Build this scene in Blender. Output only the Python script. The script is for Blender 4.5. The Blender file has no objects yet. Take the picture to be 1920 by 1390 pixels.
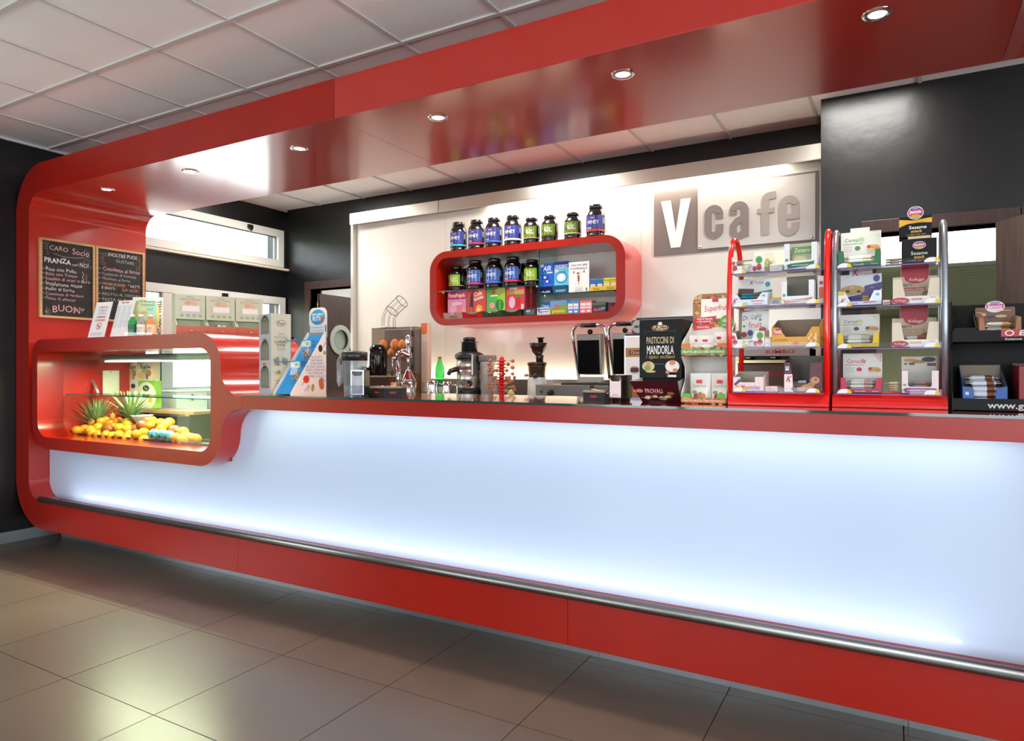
import bpy, math, random
from mathutils import Matrix, Vector
from mathutils.geometry import tessellate_polygon
random.seed(7)
PI = math.pi
SC = bpy.context.scene
COL = SC.collection

# ------------------------------------------------------------------ camera
FPX, YAW, CYP, CAMZ = 1268.2, 0.5145, 692.4, 1.3011      # focal length in pixels (1920 wide), yaw, horizon row, eye height
CA, SA = math.cos(YAW), math.sin(YAW)
cam_d = bpy.data.cameras.new('camera')
cam_d.sensor_width = 36.0
cam_d.lens = FPX / 1920 * 36
cam_d.shift_y = (CYP - 695) / 1920
cam_d.clip_start = 0.05
cam = bpy.data.objects.new('camera', cam_d)
cam.location = (0, 0, CAMZ)
cam.rotation_euler = (PI / 2, 0, YAW)
COL.objects.link(cam)
SC.camera = cam

# ------------------------------------------------------------------ view, sampling helpers
SC.view_settings.view_transform = 'Standard'
SC.view_settings.look = 'None'
SC.view_settings.gamma = 1
SC.view_settings.use_curve_mapping = False
SC.view_settings.exposure = 0.0
SC.cycles.use_denoising = True
SC.cycles.max_bounces = 10
SC.cycles.transparent_max_bounces = 16
SC.cycles.caustics_reflective = False
SC.cycles.caustics_refractive = False
SC.cycles.sample_clamp_indirect = 6

# ------------------------------------------------------------------ sky
world = bpy.data.worlds.new('sky')
SC.world = world
world.use_nodes = True
bg = world.node_tree.nodes['Background']
bg.inputs[0].default_value = (0.86, 0.94, 1.0, 1)
bg.inputs[1].default_value = 9.0

def area(name, loc, rot, sx, sy, power, color=(1, 1, 1), portal=False):
    l = bpy.data.lights.new(name, 'AREA')
    l.shape = 'RECTANGLE'; l.size = sx; l.size_y = sy; l.energy = power; l.color = color
    if portal: l.cycles.is_portal = True
    o = bpy.data.objects.new(name, l)
    o.location = loc; o.rotation_euler = rot
    COL.objects.link(o)
    return o

XW, YBW, ZC = -5.775, 5.21, 3.025          # left wall, back wall, ceiling
XE, YS = 4.2, -4.2                         # right wall, wall behind the camera
# daylight enters through the windows: portals guide the sky light
area('portal', (XW - .12, .45, 1.45), (0, -PI / 2, 0), 2.3, 2.5, 1, portal=True)
area('portal', (XW - .12, 4.4, 2.6), (0, -PI / 2, 0), .32, 1.6, 1, portal=True)
area('portal', (XW - .12, 4.4, 1.5), (0, -PI / 2, 0), .95, 1.6, 1, portal=True)
area('portal', (-2.6, YS - .12, 1.55), (PI / 2, 0, 0), 3.4, 2.2, 1, portal=True)
area('portal', (XE + .12, .4, 1.55), (0, PI / 2, 0), 2.2, 5.4, 1, portal=True)  # portal of the added fill glazing in the right wall
area('portal', (1.8, YS - .12, 1.55), (PI / 2, 0, 0), 3.4, 2.2, 1, portal=True)

# ------------------------------------------------------------------ pixel -> place (a pixel gives a direction only)
def ray(u, v):
    x = (u - 960) / FPX; z = -(v - CYP) / FPX
    return (x * CA - SA, x * SA + CA, z)
def atY(u, v, Y):
    d = ray(u, v); t = Y / d[1]; return Vector((d[0] * t, Y, CAMZ + d[2] * t))
def atX(u, v, X):
    d = ray(u, v); t = X / d[0]; return Vector((X, d[1] * t, CAMZ + d[2] * t))
def atZ(u, v, Z):
    d = ray(u, v); t = (Z - CAMZ) / d[2]; return Vector((d[0] * t, d[1] * t, Z))
def XU(u, Y): return atY(u, 700, Y).x
def ZV(u, v, Y): return atY(u, v, Y).z

# ------------------------------------------------------------------ materials
def lin(c):
    return tuple(((x / 255) / 12.92 if x / 255 <= .04045 else ((x / 255 + .055) / 1.055) ** 2.4) for x in c)
MATS = {}
def mat(col, rough=.5, metal=0, spec=.5, coat=0, emit=None, estr=0, trans=0, ior=1.45, sss=0, var=0, vscale=8, bump=0, bscale=60, vcol=None, stretch=None, alpha=1, crough=.06):
    key = (tuple(col), rough, metal, spec, coat, emit, estr, trans, ior, sss, var, vscale, bump, bscale, vcol, stretch, alpha, crough)
    if key in MATS: return MATS[key]
    m = bpy.data.materials.new('surface')
    m.use_nodes = True
    nt = m.node_tree; b = nt.nodes['Principled BSDF']; I = b.inputs
    c = lin(col)
    I['Base Color'].default_value = (*c, 1)
    I['Roughness'].default_value = rough
    I['Metallic'].default_value = metal
    I['Specular IOR Level'].default_value = spec
    I['IOR'].default_value = ior
    I['Coat Weight'].default_value = coat
    I['Coat Roughness'].default_value = crough
    I['Transmission Weight'].default_value = trans
    I['Alpha'].default_value = alpha
    if sss: I['Subsurface Weight'].default_value = sss; I['Subsurface Radius'].default_value = (.02, .01, .005)
    if emit: I['Emission Color'].default_value = (*lin(emit), 1); I['Emission Strength'].default_value = estr
    if var or bump:
        tc = nt.nodes.new('ShaderNodeTexCoord'); src = tc.outputs['Object']
        if stretch:
            mp = nt.nodes.new('ShaderNodeMapping'); mp.inputs['Scale'].default_value = stretch
            nt.links.new(src, mp.inputs['Vector']); src = mp.outputs['Vector']
        if var:
            n = nt.nodes.new('ShaderNodeTexNoise'); n.inputs['Scale'].default_value = vscale; n.inputs['Detail'].default_value = 5
            nt.links.new(src, n.inputs['Vector'])
            mx = nt.nodes.new('ShaderNodeMix'); mx.data_type = 'RGBA'
            c2 = lin(vcol) if vcol else tuple(min(1, x * (1 + var)) for x in c)
            c1 = c if vcol else tuple(x * (1 - var) for x in c)
            mx.inputs[6].default_value = (*c1, 1); mx.inputs[7].default_value = (*c2, 1)
            rp = nt.nodes.new('ShaderNodeMapRange'); rp.inputs[1].default_value = .35; rp.inputs[2].default_value = .65
            nt.links.new(n.outputs['Fac'], rp.inputs[0]); nt.links.new(rp.outputs[0], mx.inputs[0])
            nt.links.new(mx.outputs[2], I['Base Color'])
        if bump:
            n2 = nt.nodes.new('ShaderNodeTexNoise'); n2.inputs['Scale'].default_value = bscale; n2.inputs['Detail'].default_value = 3
            nt.links.new(src, n2.inputs['Vector'])
            bp = nt.nodes.new('ShaderNodeBump'); bp.inputs['Strength'].default_value = bump; bp.inputs['Distance'].default_value = .01
            nt.links.new(n2.outputs['Fac'], bp.inputs['Height']); nt.links.new(bp.outputs[0], I['Normal'])
    MATS[key] = m
    return m
def pane(tint=(255, 255, 255), rough=0.0, ior=1.5, haze=0):
    """thin sheet: what is not reflected passes straight through"""
    key = ('pane', tint, rough, ior, haze)
    if key in MATS: return MATS[key]
    m = bpy.data.materials.new('clear_sheet'); m.use_nodes = True
    nt = m.node_tree; nt.nodes.clear()
    out = nt.nodes.new('ShaderNodeOutputMaterial'); mx = nt.nodes.new('ShaderNodeMixShader')
    lw = nt.nodes.new('ShaderNodeLayerWeight'); lw.inputs[0].default_value = .5
    pw = nt.nodes.new('ShaderNodeMath'); pw.operation = 'POWER'; pw.inputs[1].default_value = 5
    fr = nt.nodes.new('ShaderNodeMath'); fr.operation = 'MULTIPLY_ADD'; fr.inputs[1].default_value = .95; fr.inputs[2].default_value = ((ior - 1) / (ior + 1)) ** 2
    nt.links.new(lw.outputs['Facing'], pw.inputs[0]); nt.links.new(pw.outputs[0], fr.inputs[0])
    tr = nt.nodes.new('ShaderNodeBsdfTransparent'); tr.inputs[0].default_value = (*lin(tint), 1)
    gl = nt.nodes.new('ShaderNodeBsdfGlossy'); gl.inputs['Roughness'].default_value = rough
    nt.links.new(fr.outputs[0], mx.inputs[0])
    src = tr.outputs[0]
    if haze:
        m2 = nt.nodes.new('ShaderNodeMixShader'); m2.inputs[0].default_value = haze
        df = nt.nodes.new('ShaderNodeBsdfDiffuse'); df.inputs[0].default_value = (*lin(tint), 1)
        nt.links.new(tr.outputs[0], m2.inputs[1]); nt.links.new(df.outputs[0], m2.inputs[2]); src = m2.outputs[0]
    nt.links.new(src, mx.inputs[1]); nt.links.new(gl.outputs[0], mx.inputs[2])
    nt.links.new(mx.outputs[0], out.inputs[0])
    MATS[key] = m
    return m
def glow(col, s):
    return mat((0, 0, 0), emit=col, estr=s)

RED = mat((152, 23, 10), .32, spec=.5, var=.05, vscale=3)
REDG = mat((176, 27, 10), .3, spec=.5, coat=1, crough=.13, bump=.02, bscale=14, stretch=(.4, 6, 1))
BLACKW = mat((13, 13, 14), .36, bump=.25, bscale=9, var=.15, vscale=3)
STEEL = mat((196, 198, 200), .28, metal=1)
BRUSH = mat((205, 200, 190), .35, metal=1, bump=.05, bscale=30, stretch=(1, 60, 60))
CHROME = mat((225, 225, 228), .08, metal=1)
WHITE = mat((236, 236, 232), .45)
BLACK = mat((14, 14, 15), .35)
BLACKG = mat((10, 10, 11), .12)
PVC = mat((205, 205, 196), .4)
BROWN = mat((52, 32, 28), .4, var=.25, vscale=5, stretch=(14, 14, .8))
GREENEDGE = mat((10, 120, 105), .1, emit=(20, 150, 130), estr=.15)
CLEAR = pane()
GLASSTINT = pane((232, 246, 242))

# ------------------------------------------------------------------ mesh builder
GLYPH = {}
def load_glyphs():
    chars = [chr(c) for c in range(33, 127)] + ['\u20ac', '\u00e8', '\u00ab']
    tmp = []
    for bold in (0, 1):
        for c in chars + ['HH']:
            for k in ((c, 0), ('H' + c + 'H', 1)):
                if c == 'HH' and k[1]: continue
                cu = bpy.data.curves.new('glyph', 'FONT'); cu.body = k[0]; cu.size = 1; cu.resolution_u = 2
                cu.offset = .018 if bold else 0
                o = bpy.data.objects.new('glyph', cu); COL.objects.link(o); tmp.append((bold, c, k[1], o, cu))
    dg = bpy.context.evaluated_depsgraph_get(); dg.update()
    width = {}
    for bold, c, pair, o, cu in tmp:
        me = bpy.data.meshes.new_from_object(o.evaluated_get(dg))
        vs = [v.co.copy() for v in me.vertices]
        if pair or c == 'HH':
            xs = [v.x for v in vs]; width[(bold, c)] = max(xs) - min(xs)
        else:
            GLYPH[(bold, c)] = [[(v.x, v.y) for v in vs], [tuple(p.vertices) for p in me.polygons], 0]
        bpy.data.meshes.remove(me)
    for (bold, c), g in GLYPH.items():
        g[2] = width[(bold, c)] - width[(bold, 'HH')]
    for t in tmp:
        bpy.data.objects.remove(t[3]); bpy.data.curves.remove(t[4])
load_glyphs()

class MB:
    def __init__(s, M=None):
        s.v = []; s.f = []; s.m = []; s.sm = []; s.M = M or Matrix(); s.mats = []
    def mi(s, m):
        if m not in s.mats: s.mats.append(m)
        return s.mats.index(m)
    def add(s, vs, fs, m, smooth=False):
        o = len(s.v); M = s.M
        s.v += [tuple(M @ Vector(p)) for p in vs]
        k = s.mi(m)
        for f in fs:
            s.f.append(tuple(o + i for i in f)); s.m.append(k); s.sm.append(smooth)
        return s
    def box(s, x0, x1, y0, y1, z0, z1, m):
        vs = [(x, y, z) for z in (z0, z1) for y in (y0, y1) for x in (x0, x1)]
        return s.add(vs, [(0, 2, 3, 1), (4, 5, 7, 6), (0, 1, 5, 4), (2, 6, 7, 3), (0, 4, 6, 2), (1, 3, 7, 5)], m)
    def prism(s, poly, y0, y1, m, holes=(), axis='y', ms=None, smooth=False):
        """poly in (x,z) extruded along y (or axis 'x': (y,z) along x; 'z': (x,y) along z)"""
        def P(a, b, t):
            return (a, t, b) if axis == 'y' else ((t, a, b) if axis == 'x' else (a, b, t))
        loops = [list(poly)] + [list(h) for h in holes]
        flat = [p for l in loops for p in l]
        tris = tessellate_polygon([[Vector((p[0], p[1], 0)) for p in l] for l in loops])
        n = len(flat)
        vs = [P(p[0], p[1], y0) for p in flat] + [P(p[0], p[1], y1) for p in flat]
        s.add(vs, [t for t in tris] + [tuple(n + i for i in reversed(t)) for t in tris], m)
        k = 0
        for l in loops:
            c = len(l); fs = []
            for i in range(c):
                j = (i + 1) % c
                fs.append((k + i, k + j, n + k + j, n + k + i))
            used = vs
            s.add(vs, fs, ms or m, smooth)
            k += c
        return s
    def lathe(s, prof, m, c=(0, 0, 0), seg=20, axis='z', smooth=True, cap=True):
        vs = []; fs = []
        for r, h in prof:
            for i in range(seg):
                a = 2 * PI * i / seg
                x, y = r * math.cos(a), r * math.sin(a)
                p = (x, y, h) if axis == 'z' else ((x, h, y) if axis == 'y' else (h, x, y))
                vs.append((p[0] + c[0], p[1] + c[1], p[2] + c[2]))
        for k in range(len(prof) - 1):
            for i in range(seg):
                j = (i + 1) % seg
                fs.append((k * seg + i, k * seg + j, (k + 1) * seg + j, (k + 1) * seg + i))
        if cap:
            if prof[0][0] > 1e-5: fs.append(tuple(reversed(range(seg))))
            if prof[-1][0] > 1e-5: fs.append(tuple((len(prof) - 1) * seg + i for i in range(seg)))
        return s.add(vs, fs, m, smooth)
    def cyl(s, x, y, z0, z1, r, m, seg=16, r2=None):
        return s.lathe([(r, z0), (r if r2 is None else r2, z1)], m, (x, y, 0), seg)
    def tube(s, pts, r, m, seg=8, closed=False, flat=1.0):
        pts = [Vector(p) for p in pts]; n = len(pts); vs = []; fs = []
        prev = None
        for i, p in enumerate(pts):
            a = pts[i - 1] if (i > 0 or closed) else p
            b = pts[(i + 1) % n] if (i < n - 1 or closed) else p
            t = (b - a).normalized()
            if prev is None:
                up = Vector((0, 0, 1)) if abs(t.z) < .9 else Vector((1, 0, 0))
                q = t.cross(up).normalized()
            else:
                q = (prev - t * prev.dot(t)).normalized()
            prev = q; w = t.cross(q)
            rr = r[i] if isinstance(r, (list, tuple)) else r
            for k in range(seg):
                an = 2 * PI * k / seg
                vs.append(p + q * (math.cos(an) * rr) + w * (math.sin(an) * rr * flat))
        for i in range(n if closed else n - 1):
            for k in range(seg):
                l = (k + 1) % seg; j = (i + 1) % n
                fs.append((i * seg + k, i * seg + l, j * seg + l, j * seg + k))
        if not closed:
            fs.append(tuple(reversed(range(seg)))); fs.append(tuple((n - 1) * seg + k for k in range(seg)))
        return s.add(vs, fs, m, True)
    def ball(s, c, r, m, seg=14, rings=9, sx=1, sy=1, sz=1):
        prof = [(r * math.sin(PI * k / rings), -r * math.cos(PI * k / rings)) for k in range(rings + 1)]
        vs = []; fs = []
        for rr, h in prof:
            for i in range(seg):
                a = 2 * PI * i / seg
                vs.append((c[0] + rr * math.cos(a) * sx, c[1] + rr * math.sin(a) * sy, c[2] + h * sz))
        for k in range(rings):
            for i in range(seg):
                j = (i + 1) % seg
                fs.append((k * seg + i, k * seg + j, (k + 1) * seg + j, (k + 1) * seg + i))
        return s.add(vs, fs, m, True)
    # flat print on a plane x-z facing -y, at depth y
    def flat(s, poly, y, m):
        tris = tessellate_polygon([[Vector((p[0], p[1], 0)) for p in poly]])
        return s.add([(p[0], y, p[1]) for p in poly], [t for t in tris], m)
    def rect(s, cx, cz, w, h, y, m): return s.flat([(cx - w / 2, cz - h / 2), (cx + w / 2, cz - h / 2), (cx + w / 2, cz + h / 2), (cx - w / 2, cz + h / 2)], y, m)
    def ell(s, cx, cz, rx, rz, y, m, n=18, rot=0):
        c, q = math.cos(rot), math.sin(rot)
        return s.flat([(cx + rx * math.cos(2 * PI * i / n) * c - rz * math.sin(2 * PI * i / n) * q, cz + rx * math.cos(2 * PI * i / n) * q + rz * math.sin(2 * PI * i / n) * c) for i in range(n)], y, m)
    def line(s, pts, w, y, m):
        for a, b in zip(pts, pts[1:]):
            dx, dz = b[0] - a[0], b[1] - a[1]; l = math.hypot(dx, dz) or 1e-6
            nx, nz = -dz / l * w / 2, dx / l * w / 2
            ex, ez = dx / l * w * .4, dz / l * w * .4
            s.add([(a[0] + nx - ex, y, a[1] + nz - ez), (a[0] - nx - ex, y, a[1] - nz - ez), (b[0] - nx + ex, y, b[1] - nz + ez), (b[0] + nx + ex, y, b[1] + nz + ez)], [(0, 1, 2, 3)], m)
        return s
    def text(s, t, cx, cz, h, y, m, w=None, bold=1, it=0, rot=0, al='c', maxw=None, jit=0):
        """cap height h (metres); w squeezes or stretches to a width"""
        adv = []; x = 0
        for ch in t:
            g = GLYPH.get((bold, ch)); adv.append(x); x += (g[2] if g else .3)
        tot = max(x, .01); sc = h / .69; sx = sc
        if w: sx = w / tot
        elif maxw and tot * sc > maxw: sx = maxw / tot
        off = -tot * sx / 2 if al == 'c' else (0 if al == 'l' else -tot * sx)
        c, q = math.cos(rot), math.sin(rot)
        for ch, a in zip(t, adv):
            g = GLYPH.get((bold, ch))
            if not g: continue
            jz = random.uniform(-jit, jit) * h
            vs = []
            for gx, gy in g[0]:
                px = off + (a + gx) * sx + it * gy * sc; pz = gy * sc - h / 2 + jz
                vs.append((cx + px * c - pz * q, y, cz + px * q + pz * c))
            s.add(vs, g[1], m)
        return s
    def build(s, name, parent=None, bevel=0, seg=2, loc=None):
        me = bpy.data.meshes.new(name)
        me.from_pydata(s.v, [], s.f)
        for m in s.mats: me.materials.append(m)
        me.polygons.foreach_set('material_index', s.m)
        me.polygons.foreach_set('use_smooth', s.sm)
        me.update()
        o = bpy.data.objects.new(name, me)
        COL.objects.link(o)
        if parent: o.parent = parent
        if loc: o.location = loc
        if bevel:
            b = o.modifiers.new('bevel', 'BEVEL'); b.width = bevel; b.segments = seg; b.limit_method = 'ANGLE'; b.angle_limit = .6
        return o

def tag(o, label=None, cat=None, group=None, kind=None):
    if label: o['label'] = label
    if cat: o['category'] = cat
    if group: o['group'] = group
    if kind: o['kind'] = kind
    return o
def thing(name, label, cat, loc=(0, 0, 0), rz=0, group=None):
    o = bpy.data.objects.new(name, None); COL.objects.link(o)
    o.location = loc; o.rotation_euler = (0, 0, rz); o.empty_display_size = .05
    return tag(o, label, cat, group)
def struct(name, mb, bevel=0, parent=None):
    o = mb.build(name, parent, bevel)
    if not parent: o['kind'] = 'structure'
    return o
def copy_thing(root, loc, rz=None, label=None, group=None):
    def cp(o, p):
        c = o.copy(); COL.objects.link(c); c.parent = p
        for ch in o.children: cp(ch, c)
        return c
    r = cp(root, None); r.location = loc
    if rz is not None: r.rotation_euler = (0, 0, rz)
    if label: r['label'] = label
    if group: r['group'] = group
    return r
def arc(cx, cz, r, a0, a1, n=8):
    return [(cx + r * math.cos(a0 + (a1 - a0) * i / n), cz + r * math.sin(a0 + (a1 - a0) * i / n)) for i in range(n + 1)]
def rrect(x0, x1, z0, z1, r, n=8):
    """r = (bl, br, tr, tl) or one radius; counter-clockwise from bottom-left"""
    if not isinstance(r, (tuple, list)): r = (r,) * 4
    return (arc(x0 + r[0], z0 + r[0], r[0], PI, 1.5 * PI, n) + arc(x1 - r[1], z0 + r[1], r[1], 1.5 * PI, 2 * PI, n)
            + arc(x1 - r[2], z1 - r[2], r[2], 0, .5 * PI, n) + arc(x0 + r[3], z1 - r[3], r[3], .5 * PI, PI, n))
# ================================================================== THE ROOM
# ---- floor: brown-grey porcelain tiles on a grout bed
TT, FX0, FY0 = .6132, -3.0371, 1.5507
def tile_mat():
    m = bpy.data.materials.new('porcelain'); m.use_nodes = True
    nt = m.node_tree; b = nt.nodes['Principled BSDF']
    geo = nt.nodes.new('ShaderNodeNewGeometry'); oi = nt.nodes.new('ShaderNodeObjectInfo')
    n1 = nt.nodes.new('ShaderNodeTexNoise'); n1.inputs['Scale'].default_value = 2.2; n1.inputs['Detail'].default_value = 7; n1.inputs['Distortion'].default_value = .6
    nt.links.new(geo.outputs['Position'], n1.inputs['Vector'])
    mx = nt.nodes.new('ShaderNodeMix'); mx.data_type = 'RGBA'
    mx.inputs[6].default_value = (*lin((86, 74, 65)), 1); mx.inputs[7].default_value = (*lin((112, 95, 82)), 1)
    nt.links.new(n1.outputs['Fac'], mx.inputs[0])
    mul = nt.nodes.new('ShaderNodeMix'); mul.data_type = 'RGBA'; mul.blend_type = 'MULTIPLY'; mul.inputs[0].default_value = 1
    rp = nt.nodes.new('ShaderNodeMapRange'); rp.inputs[3].default_value = .9; rp.inputs[4].default_value = 1.0
    nt.links.new(oi.outputs['Random'], rp.inputs[0])
    nt.links.new(mx.outputs[2], mul.inputs[6]); nt.links.new(rp.outputs[0], mul.inputs[7])
    nt.links.new(mul.outputs[2], b.inputs['Base Color'])
    b.inputs['Roughness'].default_value = .3
    b.inputs['Specular IOR Level'].default_value = .55
    bp = nt.nodes.new('ShaderNodeBump'); bp.inputs['Strength'].default_value = .06; bp.inputs['Distance'].default_value = .005
    n2 = nt.nodes.new('ShaderNodeTexNoise'); n2.inputs['Scale'].default_value = 40
    nt.links.new(geo.outputs['Position'], n2.inputs['Vector']); nt.links.new(n2.outputs['Fac'], bp.inputs['Height']); nt.links.new(bp.outputs[0], b.inputs['Normal'])
    return m
TILE = tile_mat()
floor = struct('floor', MB().box(XW - .1, XE + .1, YS - .1, YBW + 8, -.12, -.006, mat((58, 54, 52), .8)))
g = .002
base = MB().box(g, TT - g, g, TT - g, -.006, 0, TILE).build('tile', floor, .0012, 1)
tile_me = base.data
first = True
i0 = math.floor((XW - FX0) / TT); i1 = math.ceil((XE - FX0) / TT); j0 = math.floor((YS - FY0) / TT); j1 = math.ceil((YBW - FY0) / TT)
for i in range(i0, i1):
    for j in range(j0, j1):
        x0, y0 = FX0 + i * TT, FY0 + j * TT
        if x0 < XW - .001 or x0 + TT > XE or y0 < YS or y0 + TT > YBW:
            ax, bx, ay, by = max(x0 + g, XW), min(x0 + TT - g, XE), max(y0 + g, YS), min(y0 + TT - g, YBW)
            if bx - ax < .02 or by - ay < .02: continue
            MB().box(ax, bx, ay, by, -.006, 0, TILE).build('tile', floor)
        else:
            o = base if first else bpy.data.objects.new('tile', tile_me)
            if not first: COL.objects.link(o); o.parent = floor
            o.location = (x0, y0, 0); first = False

# ---- ceiling: white lay-in tiles in a T-bar grid
CT, CX0, CY0 = .6, -5.2666, 2.2245
CTILE = mat((238, 240, 239), .8, var=.04, vscale=1.5, bump=.1, bscale=200)
TBAR = mat((198, 196, 192), .5)
ceiling = struct('ceiling', MB().box(XW - .1, XE + .1, YS - .1, YBW + .1, ZC + .03, ZC + .12, CTILE))
cb = MB().box(.009, CT - .009, .009, CT - .009, ZC + .006, ZC + .02, CTILE).build('tile', ceiling)
first = True
for i in range(math.floor((XW - CX0) / CT), math.ceil((XE - CX0) / CT)):
    for j in range(math.floor((YS - CY0) / CT), math.ceil((YBW - CY0) / CT)):
        x0, y0 = CX0 + i * CT, CY0 + j * CT
        if x0 < XW or x0 + CT > XE or y0 < YS or y0 + CT > YBW:
            ax, bx, ay, by = max(x0 + .009, XW), min(x0 + CT - .009, XE), max(y0 + .009, YS), min(y0 + CT - .009, YBW)
            if bx - ax < .02 or by - ay < .02: continue
            MB().box(ax, bx, ay, by, ZC + .006, ZC + .02, CTILE).build('tile', ceiling)
        else:
            o = cb if first else bpy.data.objects.new('tile', cb.data)
            if not first: COL.objects.link(o); o.parent = ceiling
            o.location = (x0, y0, 0); first = False
for i in range(math.ceil((XW - CX0) / CT), math.ceil((XE - CX0) / CT)):
    x = CX0 + i * CT
    MB().box(x - .010, x + .010, YS, YBW, ZC - .002, ZC + .01, TBAR).build('grid_bar', ceiling)
for j in range(math.ceil((YS - CY0) / CT), math.ceil((YBW - CY0) / CT)):
    y = CY0 + j * CT
    MB().box(XW, XE, y - .013, y + .013, ZC - .004, ZC + .009, TBAR).build('grid_bar', ceiling)
MB().box(XW, XW + .02, YS, YBW, ZC - .014, ZC + .004, TBAR).build('edge_angle', ceiling)

# ---- walls
ROOMW = mat((188, 186, 180), .6)
def wall_with_holes(name, axis, t0, t1, a0, a1, holes, m, z0=0, z1=ZC + .05):
    mb = MB()
    mb.prism([(a0, z0), (a1, z0), (a1, z1), (a0, z1)], t0, t1, m, [[(h[0], h[2]), (h[1], h[2]), (h[1], h[3]), (h[0], h[3])] for h in holes], axis=axis)
    return struct(name, mb)
WUP = (3.35, 5.17, 2.40, 2.80)      # y0, y1, z0, z1 upper window
WLO = (3.35, 5.19, 1.05, 2.075)     # lower window
WBIG = (-.85, 1.70, .35, 2.55)      # tall glazing in front of the bar
wall_with_holes('wall_left', 'x', XW - .25, XW, YS - .25, YBW + .2, [WBIG, WUP, WLO], BLACKW)
DL = (-5.40, -4.55, 0.0, 2.15)      # doorway behind the bar
wall_with_holes('wall_back', 'y', YBW, YBW + .14, XW, -.27, [(DL[0], DL[1], -.01, DL[3])], BLACKW)
DR = (-.10, .53, 0.0, 2.14)
YR = 4.752
wall_with_holes('wall_back_right', 'y', YR, YR + .14, -.41, XE, [(DR[0], DR[1], -.01, DR[3])], BLACKW)
struct('wall_return', MB().box(-.41, -.27, YR + .14, YBW, 0, ZC + .05, BLACKW))
wall_with_holes('wall_front', 'y', YS - .25, YS, XW, XE, [(-4.3, -.9, .45, 2.65), (.1, 3.5, .45, 2.65)], ROOMW)
wall_with_holes('wall_right', 'x', XE, XE + .2, YS - .25, YBW + .2, [(-2.3, 3.1, .45, 2.65)], ROOMW)
struct('baseboard_left', MB().box(XW, XW + .012, YS, 2.9, 0, .085, mat((150, 152, 152), .35, metal=.6)), .002)

def window(n, y0, y1, z0, z1, muls=(), fr=.075, handles=(), x=XW):
    o = tag(thing('window_%d' % n, 'white plastic framed window in the black wall', 'window', (x, 0, 0)), kind='structure')
    del o['label']; del o['category']
    mb = MB()
    mb.prism(rrect(y0, y1, z0, z1, .0005, 1), -.07, .012, PVC, [rrect(y0 + fr, y1 - fr, z0 + fr, z1 - fr, .0005, 1)], axis='x')
    mb.build('window_frame', o, .004)
    for a in muls:
        MB().box(-.06, .008, a - .05, a + .05, z0 + fr, z1 - fr, PVC).build('mullion', o, .004)
    edges = [y0 + fr] + [b for a in muls for b in (a - .05, a + .05)] + [y1 - fr]
    for a, b in zip(edges[::2], edges[1::2]):
        MB().prism(rrect(a, b, z0 + fr, z1 - fr, .0005, 1), -.05, -.02, mat((90, 96, 100), .4), [rrect(a + .008, b - .008, z0 + fr + .008, z1 - fr - .008, .0005, 1)], axis='x').build('gasket', o)
        MB().box(-.04, -.036, a + .004, b - .004, z0 + fr + .004, z1 - fr - .004, CLEAR).build('pane', o)
    for a, z in handles:
        MB().box(.012, .035, a - .03, a + .03, z - .02, z + .02, BLACK).box(.03, .045, a - .012, a + .012, z - .045, z + .0, BLACK).build('latch', o, .003)
    return o
window(1, *WUP, handles=[(4.72, 2.765)])
window(2, *WLO, muls=[3.83], handles=[(4.42, 2.03)])
window(3, *WBIG, muls=[0.0, .85], fr=.06)
for n, x0 in ((4, -4.3), (5, .1)):
    o = tag(bpy.data.objects.new('window_%d' % n, None), kind='structure'); COL.objects.link(o); o.location = (0, YS, 0)
    MB().prism(rrect(x0, x0 + 3.4, .45, 2.65, .0005, 1), -.07, .012, PVC, [rrect(x0 + .07, x0 + 3.33, .52, 2.58, .0005, 1)]).build('window_frame', o)
    MB().box(x0 + 1.65, x0 + 1.75, -.06, .01, .52, 2.58, PVC).build('mullion', o)
    for k in (0, 1): MB().box(x0 + .07 + k * 1.68, x0 + 1.65 + k * 1.68, -.04, -.036, .52, 2.58, CLEAR).build('pane', o)
o = tag(bpy.data.objects.new('window_6', None), kind='structure'); COL.objects.link(o); o.location = (XE, 0, 0)  # unseen glazing added in the right wall to brighten room and ceiling
MB().prism(rrect(-2.3, 3.1, .45, 2.65, .0005, 1), -.012, .07, PVC, [rrect(-2.23, 3.03, .52, 2.58, .0005, 1)], axis='x').build('window_frame', o)
for y in (-.5, 1.3): MB().box(-.01, .06, y - .05, y + .05, .52, 2.58, PVC).build('mullion', o)
for a, b in ((-2.23, -.55), (-.45, 1.25), (1.35, 3.03)): MB().box(.036, .04, a, b, .52, 2.58, CLEAR).build('pane', o)
struct('trim_1', MB().box(XW - .05, XW + .05, 3.3, YBW - .002, 2.365, 2.388, mat((206, 192, 172), .5)), .003)   # sill of the upper window
struct('trim_2', MB().box(XW - .05, XW + .045, 3.3, YBW - .002, 1.02, 1.045, mat((206, 192, 172), .5)), .003)

# outside: a grassy hillside beyond the left windows
hb = MB(); N = 24
HG = mat((150, 152, 104), .9, var=.4, vscale=.9, vcol=(108, 130, 70))
vs = []; fs = []
for i in range(N + 1):
    for j in range(N + 1):
        a = i / N; b = j / N
        x = -11 - 26 * a; y = -26 + 27 * b
        vs.append((x, y, -1.5 + 9 * a ** .75 + .5 * math.sin(y * .5 + a * 5) * a))
for i in range(N):
    for j in range(N):
        k = i * (N + 1) + j; fs.append((k, k + 1, k + N + 2, k + N + 1))
hb.add(vs, fs, HG, True)
struct('hillside', hb)
struct('ground', MB().box(-40, -6.2, -30, 30, -1.7, -1.5, mat((206, 204, 198), .9)))

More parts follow.
